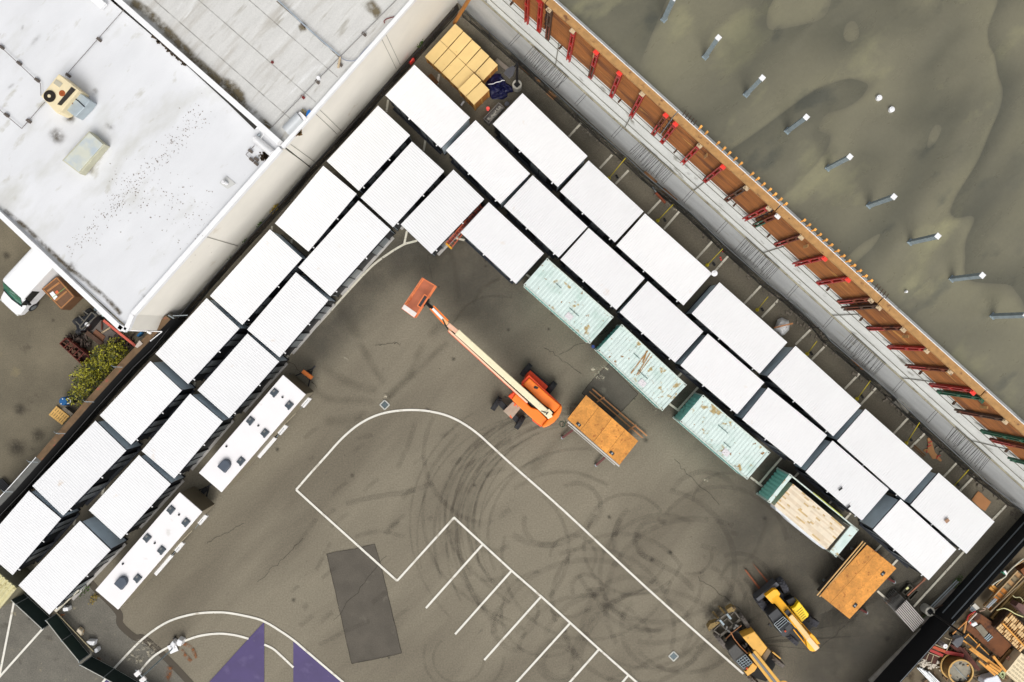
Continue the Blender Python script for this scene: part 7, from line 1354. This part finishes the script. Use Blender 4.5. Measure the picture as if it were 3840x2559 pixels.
m = MB(); m.prism(LL('z7', [(1500, 1400), (1560, 1360), (1700, 1330), (1810, 1280), (1860, 1350), (1930, 1480), (1480, 1500)], .7), .05, .7, grow=-.15); tag(m.build('sack', M('sack_white', A(232, 236, 244), .5, var=.06, scale=3), bevel=.06), 'big white sack at the bottom frame edge', 'sack')
m = MB(); q_ = L('z7', 1895, 1280, .8); m.ring((q_.x, q_.y), .09, .2, .6, .85, 20); m.path(LL('z7', [(1790, 1270), (1850, 1310), (1900, 1370), (1925, 1380), (1940, 1320)], .9), .03); tag(m.build('hose_reel', M('reel_green', A(180, 190, 140), .6, var=.1)), 'pale green hose reel beside the big white sack', 'reel')
# stamped cream boards
t = thing('stamped_board_stack', 'stack of cream boards printed with rows of small dark stamps, right frame edge', 'boards', cen(LL('z7', [(2200, 1150)])))
w_ = LL('z7', [(1970, 1245), (2300, 835), (2650, 1100), (2330, 1560)], 1.1); m = MB(); m.prism(w_, .1, 1.1); m.build('boards', M('cream_board', A(240, 222, 184), .7, var=.04, scale=2), t, bevel=.01)
dk = M('stamp_ink', A(96, 84, 66), .7); ex, ey = (w_[1]-w_[0]).normalized(), (w_[3]-w_[0]).normalized()
for r_ in range(5):
    for c_ in range(7):
        o_ = w_[0]+ex*(.12+c_*.26)+ey*(.12+r_*.3+(c_ % 2)*.1); 
        m = MB(); a_, b_ = o_, o_+ey*.2
        for s_, e_ in ((o_, o_+ey*.2), (o_+ex*.1, o_+ex*.1+ey*.2), (o_, o_+ex*.1), (o_+ey*.2, o_+ex*.1+ey*.2), (o_+ex*.05+ey*.04, o_+ex*.05+ey*.15)): m.bar((s_.x, s_.y, 1.103), (e_.x, e_.y, 1.103), .014, .008)
        m.build('printed_stamp', dk, t)
# lumber rack of short ends
t = thing('joist_stack', 'stack of pale printed joist ends laid in rows over dark gaps, right frame edge', 'lumber', cen(LL('z7', [(2150, 450)])))
w_ = LL('z7', [(1775, 325), (2080, -20), (2700, 480), (2290, 830)], 1.1); ex, ey = w_[1]-w_[0], w_[3]-w_[0]; jm = M('joist_pale', A(226, 190, 136), .7, var=.15, scale=5, spots=(A(120, 90, 60), 9, .64, .03)); jb = M('joist_dark', A(60, 40, 26), .8, var=.3, scale=4)
m = MB(); m.prism(w_, .1, .8); m.build('core', jb, t)
for i in range(13):
    f = (i+.5)/13; a = w_[0]+ey*f; m = MB(); m.bar((a.x, a.y, .98), (a.x+ex.x, a.y+ex.y, .98), .05, .12); m.build('joist', M('joist_edge', A(200, 150, 90), .7, var=.1, scale=4), t)
    for g0, g1, dz in ((0, .14, .0), (.16, .3, .02), (.52, .72, .0), (.74, .95, .02)):
        if (i+int(g0*10)) % 4 == 3: continue
        m = MB(); q0 = a+ex*g0; q1 = a+ex*g1; m.bar((q0.x, q0.y, 1.02+dz), (q1.x, q1.y, 1.02+dz), ey.length/13*.8, .06); m.build('joist_end', jm, t)
m = MB(); m.bar(w_[0]+ex*.36+Vector((0, 0, .1)), w_[3]+ex*.3+Vector((0, 0, .1)), .1, .05); m.build('strap', lum, t)
# long ribbed form panel
t = thing('ribbed_form', 'long wood faced form panel with steel ribs running along the black screened fence', 'form', cen(LL('z6', [(1930, 820)])))
w_ = LL('z6', [(2165, 285), (2320, 425), (1545, 1360), (1320, 1200)], .8); ex, ey = w_[1]-w_[0], w_[3]-w_[0]
pc_ = [M('pw_tan', A(180, 140, 92), .75, var=.12, scale=3), M('pw_orange', A(190, 118, 40), .75, var=.15, scale=3), M('pw_grey', A(140, 124, 94), .75, var=.12, scale=3)]
for i, cm in enumerate([0, 2, 0, 2, 1, 1, 1, 2, 1]): m = MB(); a = w_[0]+ey*(i/9+.004); b_ = w_[0]+ey*((i+1)/9-.004); m.prism([a, a+ex, b_+ex, b_], .5, .62); m.build('plywood_bay', pc_[cm], t)
m = MB()
for i in range(10): a = w_[0]+ey*(i/9); m.bar((a.x, a.y, .68), (a.x+ex.x, a.y+ex.y, .68), .05, .1)
m.build('rib', M('rib_dark', A(110, 96, 72), .6, .2), t)
m = MB()
for f in (0, 1): a = w_[0]+ex*f; m.bar((a.x, a.y, .7), (a.x+ey.x, a.y+ey.y, .7), .07, .14)
m.build('side_rail', M('rail_tan2', A(186, 160, 120), .6, .2), t)
for i in range(2): m = MB(); m.tube(L('z6', 1350+i*40, 1210+i*25, .9), L('z6', 1580+i*40, 985+i*25, .9), .05, 8); tag(m.build('chrome_tube', M('alu', A(200, 208, 212))), 'bright tube lying on the lower end of the ribbed form panel', 'tube', 'bright tubes on the ribbed form')
m = MB(); m.tube(L('z6', 1450, 1330, .8), L('z6', 2400, 440, .8), .05, 8); tag(m.build('scaffold_tube', M('tube_tan', A(160, 140, 110), .6, .3, var=.2)), 'long scaffold tube along the far side of the ribbed form panel', 'tube')
for i in range(8):
    a = (1480+i*75, 1500-i*8); m = MB(); m.bar(L('z6', a[0], a[1], .2), L('z6', a[0]+820, a[1]-930, .2), .22, .16); tag(m.build('bearer', M('olive_timber', A(112, 88, 44), .8, var=.25, scale=3, objvar=.2)), 'dark olive timber bearer under the joist stack', 'timber', 'dark bearers near the joist stack')
for i in range(4):
    m = MB(); m.bar(L('z7', 1740+i*55, 1130-i*8, .25), L('z7', 2060+i*70, 760-i*5, .25), .18, .16); tag(m.build('bearer', M('ochre_timber', A(132, 98, 54), .8, var=.25, scale=3, objvar=.15)), 'ochre timber bearer beside the stamped boards', 'timber', 'ochre bearers near the stamped boards')
for i, (x, y) in enumerate([(1980, 935), (2015, 905)]): m = MB(); m.bar(L('z7', x, y, .6), L('z7', x+100, y+100, .6), .07, .06); tag(m.build('pink_rail', M('pink_steel', A(190, 130, 110), .6)), 'short pinkish bar next to the stamped boards', 'bar', 'pinkish bars')
for i, (k, pts, c_, z, r_, lb) in enumerate([('z6', [(1500, 650), (1620, 560), (1830, 440), (1900, 330), (2080, 150), (2300, -30)], A(220, 216, 196), .9, .05, 'white hose looping along the fence'), ('z6', [(1600, 650), (1840, 420), (2000, 220), (2318, 20)], A(206, 170, 120), .8, .04, 'tan cord running beside the white hose'), ('z6', [(1620, 1290), (1800, 1240), (1950, 1290), (2100, 1380), (2300, 1460)], A(226, 220, 160), 1.4, .035, 'pale yellow rope hanging over the joist stack'),
        ('z6', [(2030, 910), (2100, 960), (2220, 960), (2300, 1060)], A(200, 196, 150), .9, .03, 'thin pale cord near the end of the ribbed form'), ('z7', [(850, 440), (1000, 300), (1180, 130), (1290, 0)], A(220, 150, 80), .8, .05, 'orange timber strip beside the leaning lamp post'), ('z7', [(1160, 150), (1190, 50), (1330, -40)], A(190, 36, 36), .9, .05, 'red strap near the top of the rusty plate'),
        ('z7', [(1180, 190), (1250, 110), (1360, 0)], A(214, 204, 190), .9, .06, 'pale bar parallel to the red strap'), ('z6', [(1260, 1240), (1320, 1240), (1300, 1290), (1180, 1310)], A(190, 160, 140), 1.0, .03, 'small bent pale conduit by the concrete block'), ('z7', [(1090, 410), (1130, 220), (1150, 120)], A(206, 150, 84), .7, .07, 'short orange board left of the rusty plate')]):
    m = MB(); m.path(smooth_line(LL(k, pts, z), 4), r_); tag(m.build('cord' if i not in (4, 8) else 'board_strip', M('cord_%d' % i, c_, .6)), lb, 'cord')
t = thing('site_pump', 'green and white pump fitting lying by the hoses', 'pump', cen(LL('z6', [(1830, 330)]))); ext('housing', M('pump_green', A(60, 140, 110), .5), 'z6', [(1770, 310), (1810, 295), (1870, 370), (1830, 390)], .3, .9, t, .04); ext('cap', white_p, 'z6', [(1800, 290), (1850, 268), (1895, 360), (1870, 395)], .9, 1.0, t, .02)
tthing('concrete_block', 'pale concrete block with slotted side next to the fence, by the red strap', 'block', M('block_pale', A(206, 202, 192), .8, var=.06), 'z6', [(995, 1175), (1065, 1110), (1195, 1235), (1110, 1285)], .1, .8)
m = MB()
for i in range(6): m.bar(L('z6', 925+i*22, 1290+i*14, .7), L('z6', 990+i*20, 1190+i*14, .7), .05, .05)
tag(m.build('slatted_rack', galv), 'small slatted rack beside the pale concrete block', 'rack')
for i in range(2): m = MB(); m.bar(L('z6', 1430+i*60, 700-i*55, .4), L('z6', 1560+i*60, 810-i*55, .4), .18, .14); tag(m.build('timber_offcut', lum), 'short timber offcut between the fence and the ribbed form', 'timber', 'timber offcuts by the ribbed form')
m = MB(); m.prism(LL('z6', [(2110, 1190), (2180, 1100), (2420, 1200), (2400, 1420), (2318, 1400)], 1.0), .1, 1.0); tag(m.build('dark_sheet', M('purple_brown', A(110, 80, 74), .8, var=.1, scale=3)), 'brown sheet at the right frame edge above the joist stack', 'sheet')
m = MB(); m.prism(LL('z6', [(2230, 260), (2400, 130), (2500, 400), (2318, 410)], .7), .1, .7); tag(m.build('rust_sheet', plt_), 'rust brown sheet at the right frame edge above the ribbed form', 'sheet')
m = MB()
for i in range(260):
    x, y = rnd.uniform(250, 2300), rnd.uniform(100, 1450); 
    if (x*.75+y) < 1150: continue
    p = L('z7', x, y, 0); p.z = rnd.uniform(.03, .2); m.box(p, (rnd.uniform(.08, .7), rnd.uniform(.04, .12), rnd.uniform(.04, .1)), rnd.choice([.8, -.75, .7, -.8, rnd.random()*3]))
tag(m.build('timber_scraps', M('scrap_mix2', A(116, 92, 66), .85, var=.8, scale=8, spots=(A(190, 180, 160), 7, .64, .03)), kind='stuff'), 'scattered timber offcuts and scraps on the muddy yard behind the fence', 'scrap')
m = MB()
for i in range(5): p = L('z7', 890+rnd.uniform(-40, 60), 440+rnd.uniform(-50, 60), .4); m.tube((p.x, p.y, .05), (p.x, p.y, rnd.uniform(.3, .6)), rnd.uniform(.08, .16), 12)
tag(m.build('black_buckets', black_m), 'cluster of black buckets by the fence under the leaning lamp', 'buckets')
